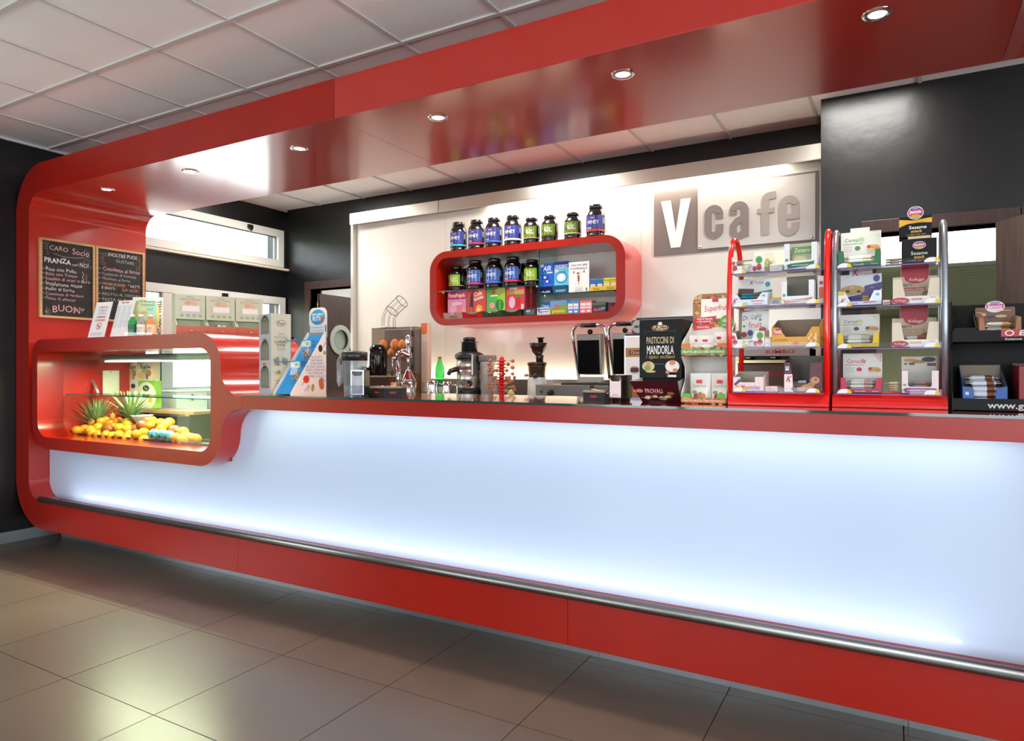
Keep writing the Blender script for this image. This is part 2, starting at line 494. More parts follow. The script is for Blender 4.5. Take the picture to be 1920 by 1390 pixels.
# ---- doorway behind the bar with its open leaf and the room beyond
mb = MB()
mb.box(DL[0] - .075, DL[0], YBW - .022, YBW + .16, 0, DL[3] + .075, BROWN).box(DL[0], DL[1] + .07, YBW - .022, YBW + .16, DL[3], DL[3] + .075, BROWN)
mb.box(DL[1], DL[1] + .07, YBW - .022, YBW + .16, 0, DL[3], BROWN)
struct('trim_3', mb, .003)
d = tag(bpy.data.objects.new('door_1', None), kind='structure'); COL.objects.link(d); d.location = (-5.33, YBW + .02, 0)
ph = [(.30 + .12 * math.cos(2 * PI * k / 28), 1.62 + .12 * math.sin(2 * PI * k / 28)) for k in range(28)]
MB().prism([(0, .01), (.8, .01), (.8, 2.10), (0, 2.10)], 0, .042, mat((60, 36, 30), .4, var=.2, vscale=5, stretch=(14, 14, .8)), [ph], axis='x').build('door_leaf', d, .002)
ringp = lambda r: [(.30 + r * math.cos(2 * PI * k / 28), 1.62 + r * math.sin(2 * PI * k / 28)) for k in range(28)]
MB().prism(ringp(.165), .042, .054, mat((178, 178, 174), .4, metal=.8), [ringp(.112)], axis='x').build('porthole_ring', d, .003)
MB().prism(ringp(.118), .018, .024, pane((190, 200, 190), haze=.35), axis='x').build('porthole_glass', d)
for z in (.3, 1.2, 1.96):
    MB().cyl(.02, -.012, z - .06, z + .06, .011, mat((120, 110, 90), .35, metal=1), 10).build('hinge', d)
BRW = mat((224, 224, 220), .6)
struct('side_room', MB().box(-5.9, -3.4, 7.6, 7.7, 0, 2.7, BRW).box(-6.0, -5.9, YBW + .2, 7.7, 0, 2.7, BRW).box(-3.5, -3.4, YBW + .14, 7.7, 0, 2.7, BRW).box(-6, -3.4, YBW + .14, 7.7, 2.62, 2.7, BRW))
area('ceiling_lamp', (-4.6, 6.4, 2.6), (0, 0, 0), .6, .6, 45, (1, .97, .92))

# ---- doorway at the right with its leaf, and the rooms behind
struct('trim_4', MB().box(-.18, .62, YR - .022, YR + .16, DR[3], DR[3] + .08, BROWN).box(.53, .62, YR - .022, YR + .16, 0, DR[3], BROWN).box(-.18, -.10, YR - .022, YR + .16, 0, DR[3], BROWN)
       .box(.625, 1.3, YR - .02, YR + .0, DR[3], DR[3] + .08, BROWN), .003)
d = tag(bpy.data.objects.new('door_2', None), kind='structure'); COL.objects.link(d); d.location = (.535, YR - .03, 0); d.rotation_euler = (0, 0, -1.03)
MB().box(.0, .62, -.04, 0, .01, 2.135, mat((70, 56, 50), .45, var=.2, vscale=5, stretch=(14, 14, .8))).build('door_leaf', d, .002)
for z in (.3, 1.98):
    MB().cyl(-.012, .0, z - .06, z + .06, .012, mat((150, 135, 100), .3, metal=1), 10).build('hinge', d)
GW = mat((176, 178, 150), .6)
mb = MB().box(-1.2, -1.1, YBW + .14, 12, 0, 3.2, GW).box(-1.2, -.27, YBW + .14, YBW + .2, 0, 3.2, GW).box(2.4, 2.5, YR + .14, 12, 0, 3.2, GW).box(-1.2, 2.5, 12, 12.1, 0, 3.2, GW)
struct('side_room', mb)
struct('side_ceiling', MB().box(-.27, 2.5, YR + .14, YBW + .14, 2.9, 3.0, BRW).box(-1.2, 2.5, YBW + .14, 6.3, 2.9, 3.0, BRW).box(-1.2, 2.5, 6.3, 6.42, 2.13, 3.0, BRW))
SLATC = mat((176, 184, 172), .6)
for k in range(28):
    struct('ceiling_slat', MB().box(-1.1, 2.4, 6.425 + k * .2, 6.615 + k * .2, 2.12, 2.16, SLATC))
area('ceiling_lamp', (.6, 5.8, 2.88), (0, 0, 0), .6, .6, 110, (1, .98, .94))
area('ceiling_lamp', (.9, 9.0, 2.11), (0, 0, 0), .6, .6, 90, (1, .98, .9))

# ---- recessed lamp panels in the ceiling over the bar interior
for k, (i, w_) in enumerate(((0, 'over the doorway side'), (4, 'over the wall shelf'), (8, 'over the black pier'))):
    x = CX0 + (i + .5) * CT; y = CY0 + 3.5 * CT
    o = thing('ceiling_light', 'square white recessed ceiling lamp panel %s of the bar' % w_, 'ceiling light', (x, y, ZC - .006), 0, 'lamp panels over the bar')
    MB().prism(rrect(-.29, .29, -.29, .29, .001, 1), 0, .012, mat((230, 230, 228), .4), [rrect(-.26, .26, -.26, .26, .001, 1)], axis='z').build('frame', o)
    MB().box(-.26, .26, -.26, .26, .004, .010, glow((255, 250, 240), 3)).build('diffuser', o)
    area('ceiling_lamp', (x, y, ZC - .008), (0, 0, 0), .5, .5, 26, (1, .97, .92))
# ================================================================== THE BAR
YF, YD = 2.60, 3.50          # front plane and depth of the frame
XL, XI, XRI, XRO = -5.767, -5.582, .62, .80
ZB, ZBI, ZTI, ZT = .135, .335, 2.60, 2.81
RO, RI = .36, .15
bar = thing('bar_counter', 'long red bar counter with rounded frame, backlit white front and glass display niche', 'bar counter', (0, YF, 0))
def bp(mb, name, parent=bar, bevel=0, wn=True):
    o = mb.build(name, parent, bevel)
    if wn:
        w = o.modifiers.new('wn', 'WEIGHTED_NORMAL'); w.weight = 80; w.keep_sharp = False
    return o
D = YD - YF
xs1, xs2 = -2.53, .395
A = [(-5.40, ZB)] + list(reversed(arc(XL + RO, ZB + RO, RO, PI, 1.5 * PI, 16))) + list(reversed(arc(XL + RO, ZT - RO, RO, .5 * PI, PI, 16))) + [(xs1, ZT), (xs1, ZTI)] + arc(XI + RI, ZTI - RI, RI, .5 * PI, PI, 14) + arc(XI + RI, ZBI + RI, RI, PI, 1.5 * PI, 14) + [(-5.40, ZBI)]
bp(MB().prism(A, 0, D, RED, ms=REDG, smooth=True), 'frame_end')
bp(MB().box(xs1 + .0015, xs2 - .0015, 0, D, ZTI, ZT, REDG), 'header_panel', bevel=.0015, wn=False)
C = [(xs2, ZTI), (xs2, ZT)] + list(reversed(arc(XRO - RO, ZT - RO, RO, 0, .5 * PI, 14))) + list(reversed(arc(XRO - RO, ZB + RO, RO, 1.5 * PI, 2 * PI, 14))) + [(xs2, ZB), (xs2, ZBI)] + arc(XRI - RI, ZBI + RI, RI, 1.5 * PI, 2 * PI, 12) + arc(XRI - RI, ZTI - RI, RI, 0, .5 * PI, 12)
bp(MB().prism(C, 0, D, RED, ms=REDG, smooth=True), 'frame_end')
for a, b in ((-5.40, -3.27), (-3.27, -1.20), (-1.20, xs2)):
    bp(MB().box(a + .0008, b - .0008, 0, D, ZB, ZBI, RED), 'plinth_panel', bevel=.001, wn=False)
KICK = mat((165, 168, 170), .3, metal=.85)
for a, b in ((-5.635, -4.132), (-4.132, -1.163), (-1.163, .044), (.044, .75)):
    bp(MB().box(a + .001, b - .001, .25, .262, 0, ZB, KICK), 'kick_plate', wn=False)
# white front panel
PANEL = mat((190, 204, 226), .22, spec=.5, coat=.25, crough=.12)
bp(MB().prism([(XI + .005, ZBI - .01), (XRI - .01, ZBI - .01), (XRI - .01, 1.09), (-3.5, 1.09), (-3.5, .74), (XI + .005, .74)], .14, .152, PANEL), 'front_panel', wn=False)
# display niche and counter edge are one continuous band
x0, x1, z0, z1 = -5.535, -3.425, .722, 1.517
zc0, zc1 = 1.073, 1.146
R = .19
xa = x1 + .165
out = (arc(x0 + .20, z0 + .20, .20, PI, 1.5 * PI, 10) + arc(x1 - R, z0 + R, R, 1.5 * PI, 2 * PI, 10)
       + list(reversed(arc(x1 + .17, zc0 - .17, .17, .5 * PI, PI, 10))) + [(x1 + .19, zc0), (x1 + .19, zc1)]
       + list(reversed(arc(x1 + .17, zc1 + .17, .17, PI, 1.5 * PI, 10))) + arc(x1 - R, z1 - R, R, 0, .5 * PI, 10) + arc(x0 + .12, z1 - .12, .12, .5 * PI, PI, 10))
hx0, hx1, hz0, hz1 = -5.462, -3.515, .808, 1.428
hole = rrect(hx0, hx1, hz0, hz1, (.12, .10, .10, .07), 10)
DB = .44
bp(MB().prism(out, 0, DB, RED, [hole], ms=REDG, smooth=True), 'display_niche')
rear = [(hx1, z0 + .03)] + [q for q in out[11:-11] if q[0] >= hx1] + [(hx1, z1)]
bp(MB().prism(rear, DB, .64, REDG, smooth=True), 'niche_return')
bp(MB().box(x0 + .05, hx1, DB, .64, hz1 + .01, z1 - .0005, REDG), 'niche_top', wn=False)
bp(MB().box(x1 + .191, XRI - .003, 0, .72, zc0, zc1, RED), 'counter_edge', bevel=.001, wn=False)
REDGLASS = mat((150, 12, 8), .03, spec=.8, coat=1)
bp(MB().box(x1 + .19, XRI - .003, -.004, .72, zc1, zc1 + .009, mat((30, 70, 66), .05, spec=.7)).box(x1 + .192, XRI - .005, -.002, .718, zc1 + .009, zc1 + .0096, REDGLASS), 'glass_top', wn=False)
ZCT = zc1 + .0096
# foot rail
rl = bp(MB().tube([(-5.40, -.012, ZBI + .022), (XRI - .01, -.012, ZBI + .022)], .021, mat((128, 126, 122), .33, metal=1), 16), 'foot_rail', wn=False)
for k in range(7):
    x = -5.2 + k * .95
    MB().cyl(x, .004, ZBI - .001, ZBI + .012, .009, STEEL, 10).build('rail_bracket', rl)
# LED lighting of the white front: one strip under the counter lip, one behind the rail
LEDC = (.80, .88, 1.0)
for a, b, zz, yy, rx, pw in ((-3.20, .33, zc0 - .0012, .03, 1, 2.4), (-5.25, .20, ZBI + .010, .045, -1, 3.8)):
    bp(MB().box(a, b, yy - .008, yy + .004, zz - .0008, zz + .0008, glow((225, 235, 255), 4)), 'light_strip', wn=False)
    # aims at the panel, tilted towards its middle
    area('led_strip_lamp', ((a + b) / 2, YF + yy + .006, zz - .004 * rx), (PI / 2 - rx * .95, 0, 0), b - a, .012, pw, LEDC)
# glass of the niche
GN = .175
pn = MB().prism(rrect(hx0 + .004, hx1 - .004, hz0 + .004, hz1 - .004, (.11, .09, .09, .065), 8), GN, GN + .006, GLASSTINT)
bp(pn, 'niche_glass', wn=False)
bp(MB().box(hx0 + .005, hx1 - .005, GN + .02, DB - .01, 1.106, 1.114, GLASSTINT).box(hx0 + .005, hx1 - .005, GN + .018, GN + .02, 1.106, 1.114, GREENEDGE), 'glass_shelf', wn=False)
# tube lamp in the niche
tl = bp(MB().tube([(hx0 + .36, GN + .10, hz1 - .045), (hx1 - .04, GN + .10, hz1 - .045)], .026, mat((150, 150, 152), .4, metal=.5), 14), 'tube_lamp', wn=False)
MB().box(hx0 + .40, hx1 - .06, GN + .085, GN + .115, hz1 - .075, hz1 - .068, glow((255, 244, 214), 14)).build('diffuser', tl)
area('niche_lamp', ((hx0 + hx1) / 2 + .15, YF + GN + .10, hz1 - .08), (0, 0, 0), 1.5, .03, 80, (1, .86, .58))

# recessed spotlights in the header
spots = [(200, 355), (357, 321), (561, 278), (821, 220), (1168, 139), (1645, 26)]
SPOTN = ['first', 'second', 'third', 'fourth', 'fifth', 'sixth']
proto = None
for k, (u, v) in enumerate(spots):
    p = atZ(u, v, ZTI)
    lab = 'round chrome recessed spotlight in the red soffit, %s from the chalkboards' % SPOTN[k]
    if proto is None:
        proto = thing('recessed_spotlight', lab, 'spotlight', (p.x, p.y, ZTI), 0, 'spotlights in the red soffit')
        MB().lathe([(.030, -.001), (.034, -.006), (.050, -.005), (.052, 0)], CHROME, seg=28, cap=False).build('trim_ring', proto)
        MB().lathe([(.031, -.002), (.02, -.0045), (0, -.0055)], glow((255, 250, 238), 30), seg=20, cap=False).build('lamp', proto)
    else:
        copy_thing(proto, (p.x, p.y, ZTI), label=lab)
    l = bpy.data.lights.new('spot_lamp', 'SPOT'); l.energy = 50; l.spot_size = 1.5; l.spot_blend = .6; l.color = (1, .9, .75); l.shadow_soft_size = .03
    o = bpy.data.objects.new('spot_lamp', l); o.location = (p.x, p.y, ZTI - .015); COL.objects.link(o)

# ---- back wall: white glass cladding with metal pelmet, hidden tubes, sign
YP = 5.15
clad = thing('wall_cladding', 'white glossy glass cladding with a brushed metal pelmet on the black back wall', 'wall panel', (0, YP, 0))
CLAD = mat((226, 222, 212), .12, spec=.5, coat=.3)
xp0, xp1 = -4.70, -.412
for a, b in ((-4.70, -3.62), (-3.62, -1.74), (-1.74, xp1)):
    MB().box(a + .001, b - .001, 0, .045, .9, 2.84, CLAD).build('glass_panel', clad)
MB().box(xp0 - .03, xp0, -.06, .05, .0, 2.845, mat((190, 188, 180), .35, metal=.6)).build('end_profile', clad, .003)
for a, b in ((-4.70, -3.625), (-3.62, xp1)):
    MB().prism([(-.105, 2.737), (-.10, 2.732), (-.095, 2.737), (-.095, 2.835), (.0, 2.835), (.0, 2.842), (-.105, 2.842)], a, b - .002, BRUSH, axis='x').build('pelmet', clad)
for a, b in ((-2.9, -1.0),):
    MB().tube([(a, -.045, 2.79), (b, -.045, 2.79)], .013, glow((255, 246, 224), 12), 10).build('fluorescent_tube', clad)
area('pelmet_lamp', (-1.9, YP - .05, 2.775), (0, 0, 0), 2.4, .03, 28, (1, .92, .78))
# glow line behind the worktop
area('worktop_lamp', (-2.5, YP - .03, 1.185), (PI - .35, 0, 0), 4.0, .025, 22, (1, .84, .62))
# stainless worktop along the back with its upstand
ZW = 1.05
wt = thing('back_worktop', 'stainless steel worktop with upstand along the white cladding', 'worktop', (0, 4.35, 0))
WSTEEL = mat((170, 168, 162), .32, metal=.9)
MB().box(-4.55, -.415, 0, .75, ZW - .04, ZW, WSTEEL).build('top', wt, .004)
MB().box(-4.55, -.415, -.058, -.046, ZW + .001, 1.216, WSTEEL).build('upstand', clad, .002)
MB().box(-4.5, -.45, .05, .74, .12, ZW - .04, mat((150, 150, 148), .5)).build('base_unit', wt)
MB().box(-4.45, -.5, .1, .7, 0, .12, BLACK).build('plinth', wt)

sign = thing('wall_sign', 'grey cafe wall sign with a white V on a taupe square', 'sign', (0, YP - .004, 0))
TAUPE = mat((118, 108, 102), .35); ACR = mat((196, 192, 184), .25, coat=.3)
MB().box(-1.633, -.455, -.008, 0, 2.18, 2.683, TAUPE).build('backing_board', sign)
MB().prism([(-1.289, 2.205), (-.478, 2.205), (-.478, 2.665), (-1.289, 2.665)], -.022, -.010, ACR).build('acrylic_plate', sign, .003)
L = MB()
L.prism([(-1.575, 2.60), (-1.50, 2.60), (-1.46, 2.35), (-1.42, 2.60), (-1.345, 2.60), (-1.425, 2.235), (-1.497, 2.235)], -.012, -.008, mat((240, 238, 232), .3))
L.build('letter', sign)
TA2 = mat((128, 118, 112), .4); TA3 = mat((160, 150, 144), .4)
def stroke(pts, w, m, y0, y1, closed=False):
    mb = MB(); n = len(pts); L1 = []; L2 = []
    for i, p in enumerate(pts):
        a = pts[i - 1] if i else p; b = pts[i + 1] if i < n - 1 else p
        dx, dz = b[0] - a[0], b[1] - a[1]; l = math.hypot(dx, dz) or 1
        nx, nz = -dz / l * w / 2, dx / l * w / 2
        L1.append((p[0] + nx, p[1] + nz)); L2.append((p[0] - nx, p[1] - nz))
    vs = [(p[0], y, p[1]) for y in (y0, y1) for L_ in (L1, L2) for p in L_]
    fs = []
    for i in range(n - 1):
        fs += [(i, i + 1, n + i + 1, n + i), (2 * n + i, 3 * n + i, 3 * n + i + 1, 2 * n + i + 1), (i, 2 * n + i, 2 * n + i + 1, i + 1), (n + i, n + i + 1, 3 * n + i + 1, 3 * n + i)]
    fs += [(0, n, 3 * n, 2 * n), (n - 1, 3 * n - 1, 4 * n - 1, 2 * n - 1)]
    mb.add(vs, fs, m)
    return mb
def letters():
    w = .052; y0, y1 = -.032, -.023
    def c_(x): return [(x + .108, 2.415)] + [(x + .108, 2.455)] + arc(x + .066, 2.455, .042, 0, PI, 8) + arc(x + .066, 2.335, .042, PI, 2 * PI, 8) + [(x + .108, 2.375)]
    stroke([(x, z) for x, z in c_(-1.235)], w, TA2, y0, y1).build('letter', sign)
    x = -1.05
    a = stroke([(x + .02, 2.43), (x + .02, 2.46)] + arc(x + .062, 2.46, .042, PI, 0, 8) + [(x + .104, 2.265)], w, TA2, y0, y1)
    a2 = stroke([(x + .10, 2.405), (x + .05, 2.385), (x + .022, 2.35)] + arc(x + .058, 2.31, .036, PI, 1.6 * PI, 6) + [(x + .11, 2.30)], w * .95, TA2, y0 - .0008, y1)
    o = len(a.v); a.v += a2.v; a.f += [tuple(i + o for i in f) for f in a2.f]; a.m += a2.m; a.sm += a2.sm
    a.build('letter', sign)
    x = -.86
    f_ = stroke([(x + .125, 2.545)] + arc(x + .085, 2.51, .032, .5 * PI, PI, 6) + [(x + .053, 2.265)], w, TA3, y0, y1)
    f_.box(x, x + .115, y0 - .0008, y1, 2.42, 2.455, TA3)
    f_.build('letter', sign)
    x = -.715
    e_ = stroke([(x + .11, 2.385), (x + .11, 2.46)] + arc(x + .068, 2.46, .042, 0, PI, 8) + arc(x + .068, 2.31, .042, PI, 2 * PI, 8) + [(x + .11, 2.335)], w, TA3, y0, y1)
    e_.box(x + .02, x + .136, y0 - .0008, y1, 2.358, 2.396, TA3)
    e_.build('letter', sign)
letters()
for x in (-1.27, -.50):
    MB().lathe([(.009, -.026), (.008, -.03), (0, -.031)], CHROME, (x, 0, 2.22), 12, 'y').build('screw', sign)
for o in sign.children:
    pass

# ---- wall shelf
YS0, YS1 = 4.773, 5.15
shelf = thing('wall_shelf', 'red rounded box shelf with glass boards mounted on the white cladding', 'shelf', (0, YS0, 0))
sx0, sx1, sz0, sz1 = -3.52, -1.735, 1.675, 2.312
o_ = rrect(sx0, sx1, sz0, sz1, .17, 12); h_ = rrect(sx0 + .068, sx1 - .072, sz0 + .055, sz1 - .058, .105, 12)
bp(MB().prism(o_, 0, YS1 - YS0 - .004, RED, [h_], ms=REDG, smooth=True), 'shelf_box', shelf)
GEDGE = mat((30, 66, 62), .1)
def gboard(a, b, z):
    return MB().box(a, b, .02, .36, z, z + .008, GLASSTINT).box(a, b, .017, .02, z, z + .008, GEDGE).build('glass_board', shelf)
gboard(sx0 + .07, -2.47, 1.968)
gboard(-2.462, sx1 - .074, 1.888)
MB().box(-2.470, -2.462, .03, .36, sz0 + .056, sz1 - .06, GLASSTINT).box(-2.470, -2.462, .027, .03, sz0 + .056, sz1 - .06, GEDGE).build('glass_divider', shelf)
for x, z in ((sx0 + .10, 1.958), (-2.43, 1.878), (-2.50, 1.958), (sx1 - .10, 1.878)):
    MB().cyl(x, .06, z, z + .01, .012, STEEL, 10).build('shelf_pin', shelf)
# ================================================================== ITEMS: helpers
def R3(*c): return mat(c, .5)
def C(h):
    return mat(tuple(int(h[i:i + 2], 16) for i in (0, 2, 4)), .42)
WHT = C('f2f0ec')
def prints(mb, decs, w, h, y, x0=0, z0=0):
    """decals in fractions of a w x h face; each layer a hair in front of the last"""
    for k, d in enumerate(decs):
        yy = y - .0005 - .00025 * k
        t = d[0]; X = lambda a: x0 + a * w; Z = lambda a: z0 + a * h
        if t == 'r': mb.rect(X(d[1]), Z(d[2]), d[3] * w, d[4] * h, yy, C(d[5]))
        elif t == 'e': mb.ell(X(d[1]), Z(d[2]), d[3] * w, d[4] * h, yy, C(d[5]), rot=d[6] if len(d) > 6 else 0)
        elif t == 'p': mb.flat([(X(a), Z(b)) for a, b in d[1]], yy, C(d[2]))
        elif t == 'l': mb.line([(X(a), Z(b)) for a, b in d[1]], d[2] * h, yy, C(d[3]))
        elif t == 't':
            o = d[6] if len(d) > 6 else {}
            o = dict(o)
            if 'w' in o: o['w'] *= w
            if 'maxw' not in o and 'w' not in o: o['maxw'] = .95 * w
            elif 'maxw' in o: o['maxw'] *= w
            mb.text(d[1], X(d[2]), Z(d[3]), d[4] * h, yy, C(d[5]), **o)
    return mb
def carton(name, label, cat, loc, rz, w, d, h, col, decs=(), side=(), group=None, bevel=.0015, topcol=None):
    """closed box: origin at the middle of its base, front towards local -y"""
    o = thing(name, label, cat, loc, rz, group)
    mb = MB().box(-w / 2, w / 2, -d / 2, d / 2, 0, h, col)
    if topcol: mb.box(-w / 2 + .001, w / 2 - .001, -d / 2 + .001, d / 2 - .001, h, h + .0006, topcol)
    mb.build('box', o, bevel)
    if decs:
        prints(MB(), decs, w, h, -d / 2, -w / 2, 0).build('print', o)
    if side:                                            # left side, facing local -x
        m = MB(Matrix.Translation((-w / 2, 0, 0)) @ Matrix.Rotation(-PI / 2, 4, 'Z'))
        prints(m, side, d, h, 0, -d / 2, 0).build('side_print', o)
    return o
def tray(name, label, cat, loc, rz, w, d, hf, hs, hb, cut, col, inner, fdec=(), hdec=(), head=None, group=None, lean=0, hz=0, slant=0):
    """open display carton. front panel outline 'cut' (fractions), sides hf->hs, back hb; 'head' = outline of a header card (fractions of w, hb)"""
    o = thing(name, label, cat, loc, rz, group)
    t = .0022; x0 = -w / 2
    mb = MB()
    sl = slant
    front = [(x0, 0), (x0 + w, 0)] + [(x0 + a * w, b * hf) for a, b in reversed(cut)]
    def tilt(mbb, y):      # front panel leaning outwards by sl at its top
        for k, v in enumerate(mbb.v):
            mbb.v[k] = (v[0], v[1] - sl * (v[2] / hf), v[2])
        return mbb
    f = MB().prism(front, -d / 2, -d / 2 + t, col); tilt(f, 0)
    def merge(a, b):
        off = len(a.v); a.v += b.v
        for fc, m_, s_ in zip(b.f, b.m, b.sm):
            a.f.append(tuple(i + off for i in fc)); a.m.append(a.mi(b.mats[m_])); a.sm.append(s_)
    merge(mb, f)
    mb.box(x0, x0 + w, -d / 2, d / 2, 0, t, col)
    sp = [(-d / 2 + t, 0), (d / 2, 0), (d / 2, hs), (-d / 2 + t - sl, hf)]
    mb.prism(sp, x0, x0 + t, col, axis='x').prism(sp, x0 + w - t, x0 + w, col, axis='x')
    mb.box(x0 + t, x0 + w - t, d / 2 - t, d / 2, 0, hb, inner)
    for xx in (x0 + t, x0 + w - t - .0006):
        mb.prism([(-d / 2 + 2 * t, t), (d / 2 - t, t), (d / 2 - t, hs - .002), (-d / 2 + 2 * t - sl, hf - .002)], xx, xx + .0006, inner, axis='x')
    mb.build('tray', o)
    if head:
        hm = MB().prism([(x0 + a * w, b * hb) for a, b in head[0]], d / 2 - 2 * t, d / 2 - t - .0002, head[1])
        if hdec: prints(hm, hdec, w, hb, d / 2 - 2 * t, x0, 0)
        hm.build('header_card', o)
    if fdec:
        p = prints(MB(), fdec, w, hf, -d / 2, x0, 0)
        tilt(p, 0).build('print', o)
    return o
BARM = {}
def bar_mesh(L, W, H, col, c2):
    key = (round(L, 3), W, H, col, c2)
    if key in BARM: return BARM[key]
    mb = MB(); a = C(col); b = C(c2)
    n = 10
    prof = [(math.cos(2 * PI * i / n) * W / 2 * (1 if abs(math.cos(2 * PI * i / n)) < .8 else .96), H / 2 + math.sin(2 * PI * i / n) * H / 2) for i in range(n)]
    xs = [-L / 2, -L / 2 + .012, -L / 2 + .02, L / 12, L / 3.4, L / 2 - .02, L / 2 - .012, L / 2]
    sc = [.12, .15, 1, 1.04, 1, 1, .15, .12]
    vs = [(x, p[0] * (1 if s > .5 else .95), H / 2 + (p[1] - H / 2) * s) for x, s in zip(xs, sc) for p in prof]
    for k in range(len(xs) - 1):
        mb.add([], [], a)
        fs = [(k * n + i, k * n + (i + 1) % n, (k + 1) * n + (i + 1) % n, (k + 1) * n + i) for i in range(n)]
        mb.add(vs, fs, b if k in (3,) else a, True)
    o = mb.build('snack_bar'); me = o.data; bpy.data.objects.remove(o)
    BARM[key] = me
    return me
def bars(box_loc, rz, spots, L, W, H, col, c2, label, group):
    """wrapped snack bars lying in a tray: spots = (dx, dy, z, extra turn)"""
    me = bar_mesh(L, W, H, col, c2)
    M = Matrix.Translation(box_loc) @ Matrix.Rotation(rz, 4, 'Z')
    for dx, dy, z, tr in spots:
        o = bpy.data.objects.new('snack_bar', me); COL.objects.link(o)
        o.location = M @ Vector((dx, dy, z)); o.rotation_euler = (0, 0, rz + tr)
        tag(o, label, 'snack bar', group)
def on(u, v, z=None):
    return atZ(u, v, ZCT if z is None else z)

# ================================================================== CHALKBOARDS on the red end panel
WOOD = mat((196, 160, 112), .5, var=.15, vscale=9, stretch=(1, 1, 8))
SLATE = mat((30, 30, 29), .7, var=.35, vscale=6, vcol=(46, 45, 43))
CH = dict(w='d8d8d0', p='d8a8a4', o='cc8a66', g='a8a8a0')
def rays(mb, cx, cz, r0, r1, a0, a1, n, y, col):
    for k in range(n):
        a = a0 + (a1 - a0) * k / (n - 1); q = r1 * random.uniform(.8, 1.1)
        mb.line([(cx + r0 * math.cos(a), cz + r0 * math.sin(a)), (cx + q * math.cos(a), cz + q * math.sin(a))], .0018, y, C(col))
def chalkboard(y0, label, lines, extra):
    w, h = .403, .60
    o = thing('chalkboard', label, 'chalkboard', (XI + .012, y0 + w / 2, 1.69), PI / 2, 'menu chalkboards on the red end panel')
    MB().prism([(-w / 2, 0), (w / 2, 0), (w / 2, h), (-w / 2, h)], -.012, .01, WOOD, [[(-w / 2 + .017, .017), (w / 2 - .017, .017), (w / 2 - .017, h - .017), (-w / 2 + .017, h - .017)]]).build('wood_frame', o, .002)
    MB().box(-w / 2 + .015, w / 2 - .015, -.004, .006, .015, h - .015, SLATE).build('slate', o)
    mb = MB()
    for t, x, z, hh, c, kw in lines:
        k = dict(bold=0, al='l', jit=.12); k.update(kw)
        mb.text(t, x, z, hh, -.0045, C(CH[c]), **k)
    extra(mb)
    mb.build('chalk_writing', o)
    return o
def ex1(mb):
    rays(mb, -.06, .525, .085, .112, PI * .82, PI * 1.15, 8, -.0045, 'a8a8a0'); rays(mb, .05, .52, .085, .118, -PI * .4, PI * .12, 9, -.0045, 'a8a8a0')
    rays(mb, -.16, .045, .0, .04, -PI * .4, PI * .4, 6, -.0045, 'a8a8a0')
    for c in (.355, .315): mb.line([(.105, c + .02), (.118, c), (.105, c - .02)], .003, -.0045, C('d8d8d0'))
    mb.line([(-.10, .49), (-.03, .475), (.06, .478), (.12, .49)], .0025, -.0045, C('d8a8a4'))
    for z in (.372, .336, .300, .262, .222, .187, .152): mb.line([(-.183, z), (-.167, z - .002)], .003, -.0045, C('b8b8b0'))
chalkboard(2.664, 'wood framed chalkboard headed Caro Socio, nearer the bar front', [
    ('CARO', -.135, .535, .034, 'p', {}), ('Socio', .03, .528, .044, 'p', dict(maxw=.13)),
    ('PRANZA', -.17, .44, .036, 'w', dict(bold=1, maxw=.19)), ('con', .03, .425, .02, 'w', {}), ('NOI :', .085, .428, .034, 'w', dict(maxw=.09)),
    ('Riso con Pollo', -.16, .372, .026, 'w', dict(maxw=.25)), ('Riso con Tonno', -.16, .336, .024, 'p', dict(maxw=.25)), ('verdure', .135, .335, .012, 'o', dict(rot=PI / 2, al='c')),
    ('Insalata di orzo o farro', -.16, .300, .024, 'p', dict(maxw=.34)), ('Insalatone miste', -.16, .262, .028, 'w', dict(maxw=.32)),
    ('Pollo al forno', -.16, .222, .026, 'w', dict(maxw=.27)), ('Contorno di verdure', -.16, .185, .022, 'p', dict(maxw=.32)), ('Piatto di affettati', -.16, .15, .022, 'g', dict(maxw=.32)),
    ('BUON', -.115, .075, .05, 'p', {}), ('APP', .05, .075, .03, 'g', {})], ex1)
def ex2(mb):
    rays(mb, .13, .50, .03, .075, -PI * .45, PI * .45, 9, -.0045, 'cc8a66'); rays(mb, -.11, .50, .03, .065, PI * .6, PI * 1.4, 8, -.0045, 'cc8a66')
    for z in (.425, .385, .347, .305, .222, .178): mb.line([(-.185, z), (-.16, z)], .0028, -.0045, C('b8b8b0'))
    for x in (-.165, -.145, -.125): mb.ell(x, .545, .003, .003, -.0045, C('d8d8d0'), 6)
chalkboard(3.073, 'wood framed chalkboard headed Inoltre puoi gustare, farther from the bar front', [
    ('INOLTRE PUOI', -.105, .545, .028, 'w', dict(maxw=.24)), ('GUSTARE :', -.04, .50, .025, 'g', {}),
    ('Cotolette al forno', -.145, .425, .030, 'p', dict(maxw=.31)), ('Carpaccio di bresaola', -.15, .385, .022, 'g', dict(maxw=.32)), ('Merluzzo al forno', -.15, .347, .022, 'g', dict(maxw=.3)),
    ('HAMBURGHER', -.15, .305, .024, 'o', dict(maxw=.19)), ('" FATTI', .06, .303, .022, 'w', {}), ('E SFATTI', -.155, .270, .020, 'w', {}), ('DA NOI!!', .01, .268, .024, 'o', {}),
    ('RISOTTO AL TARTUFO', -.15, .222, .022, 'g', dict(maxw=.32)), ('PASTA AL RAGU', -.15, .178, .026, 'g', dict(maxw=.3)), ('CON CONTORNO', -.03, .135, .02, 'g', {}), ('ETITO', .0, .06, .034, 'g', {})], ex2)

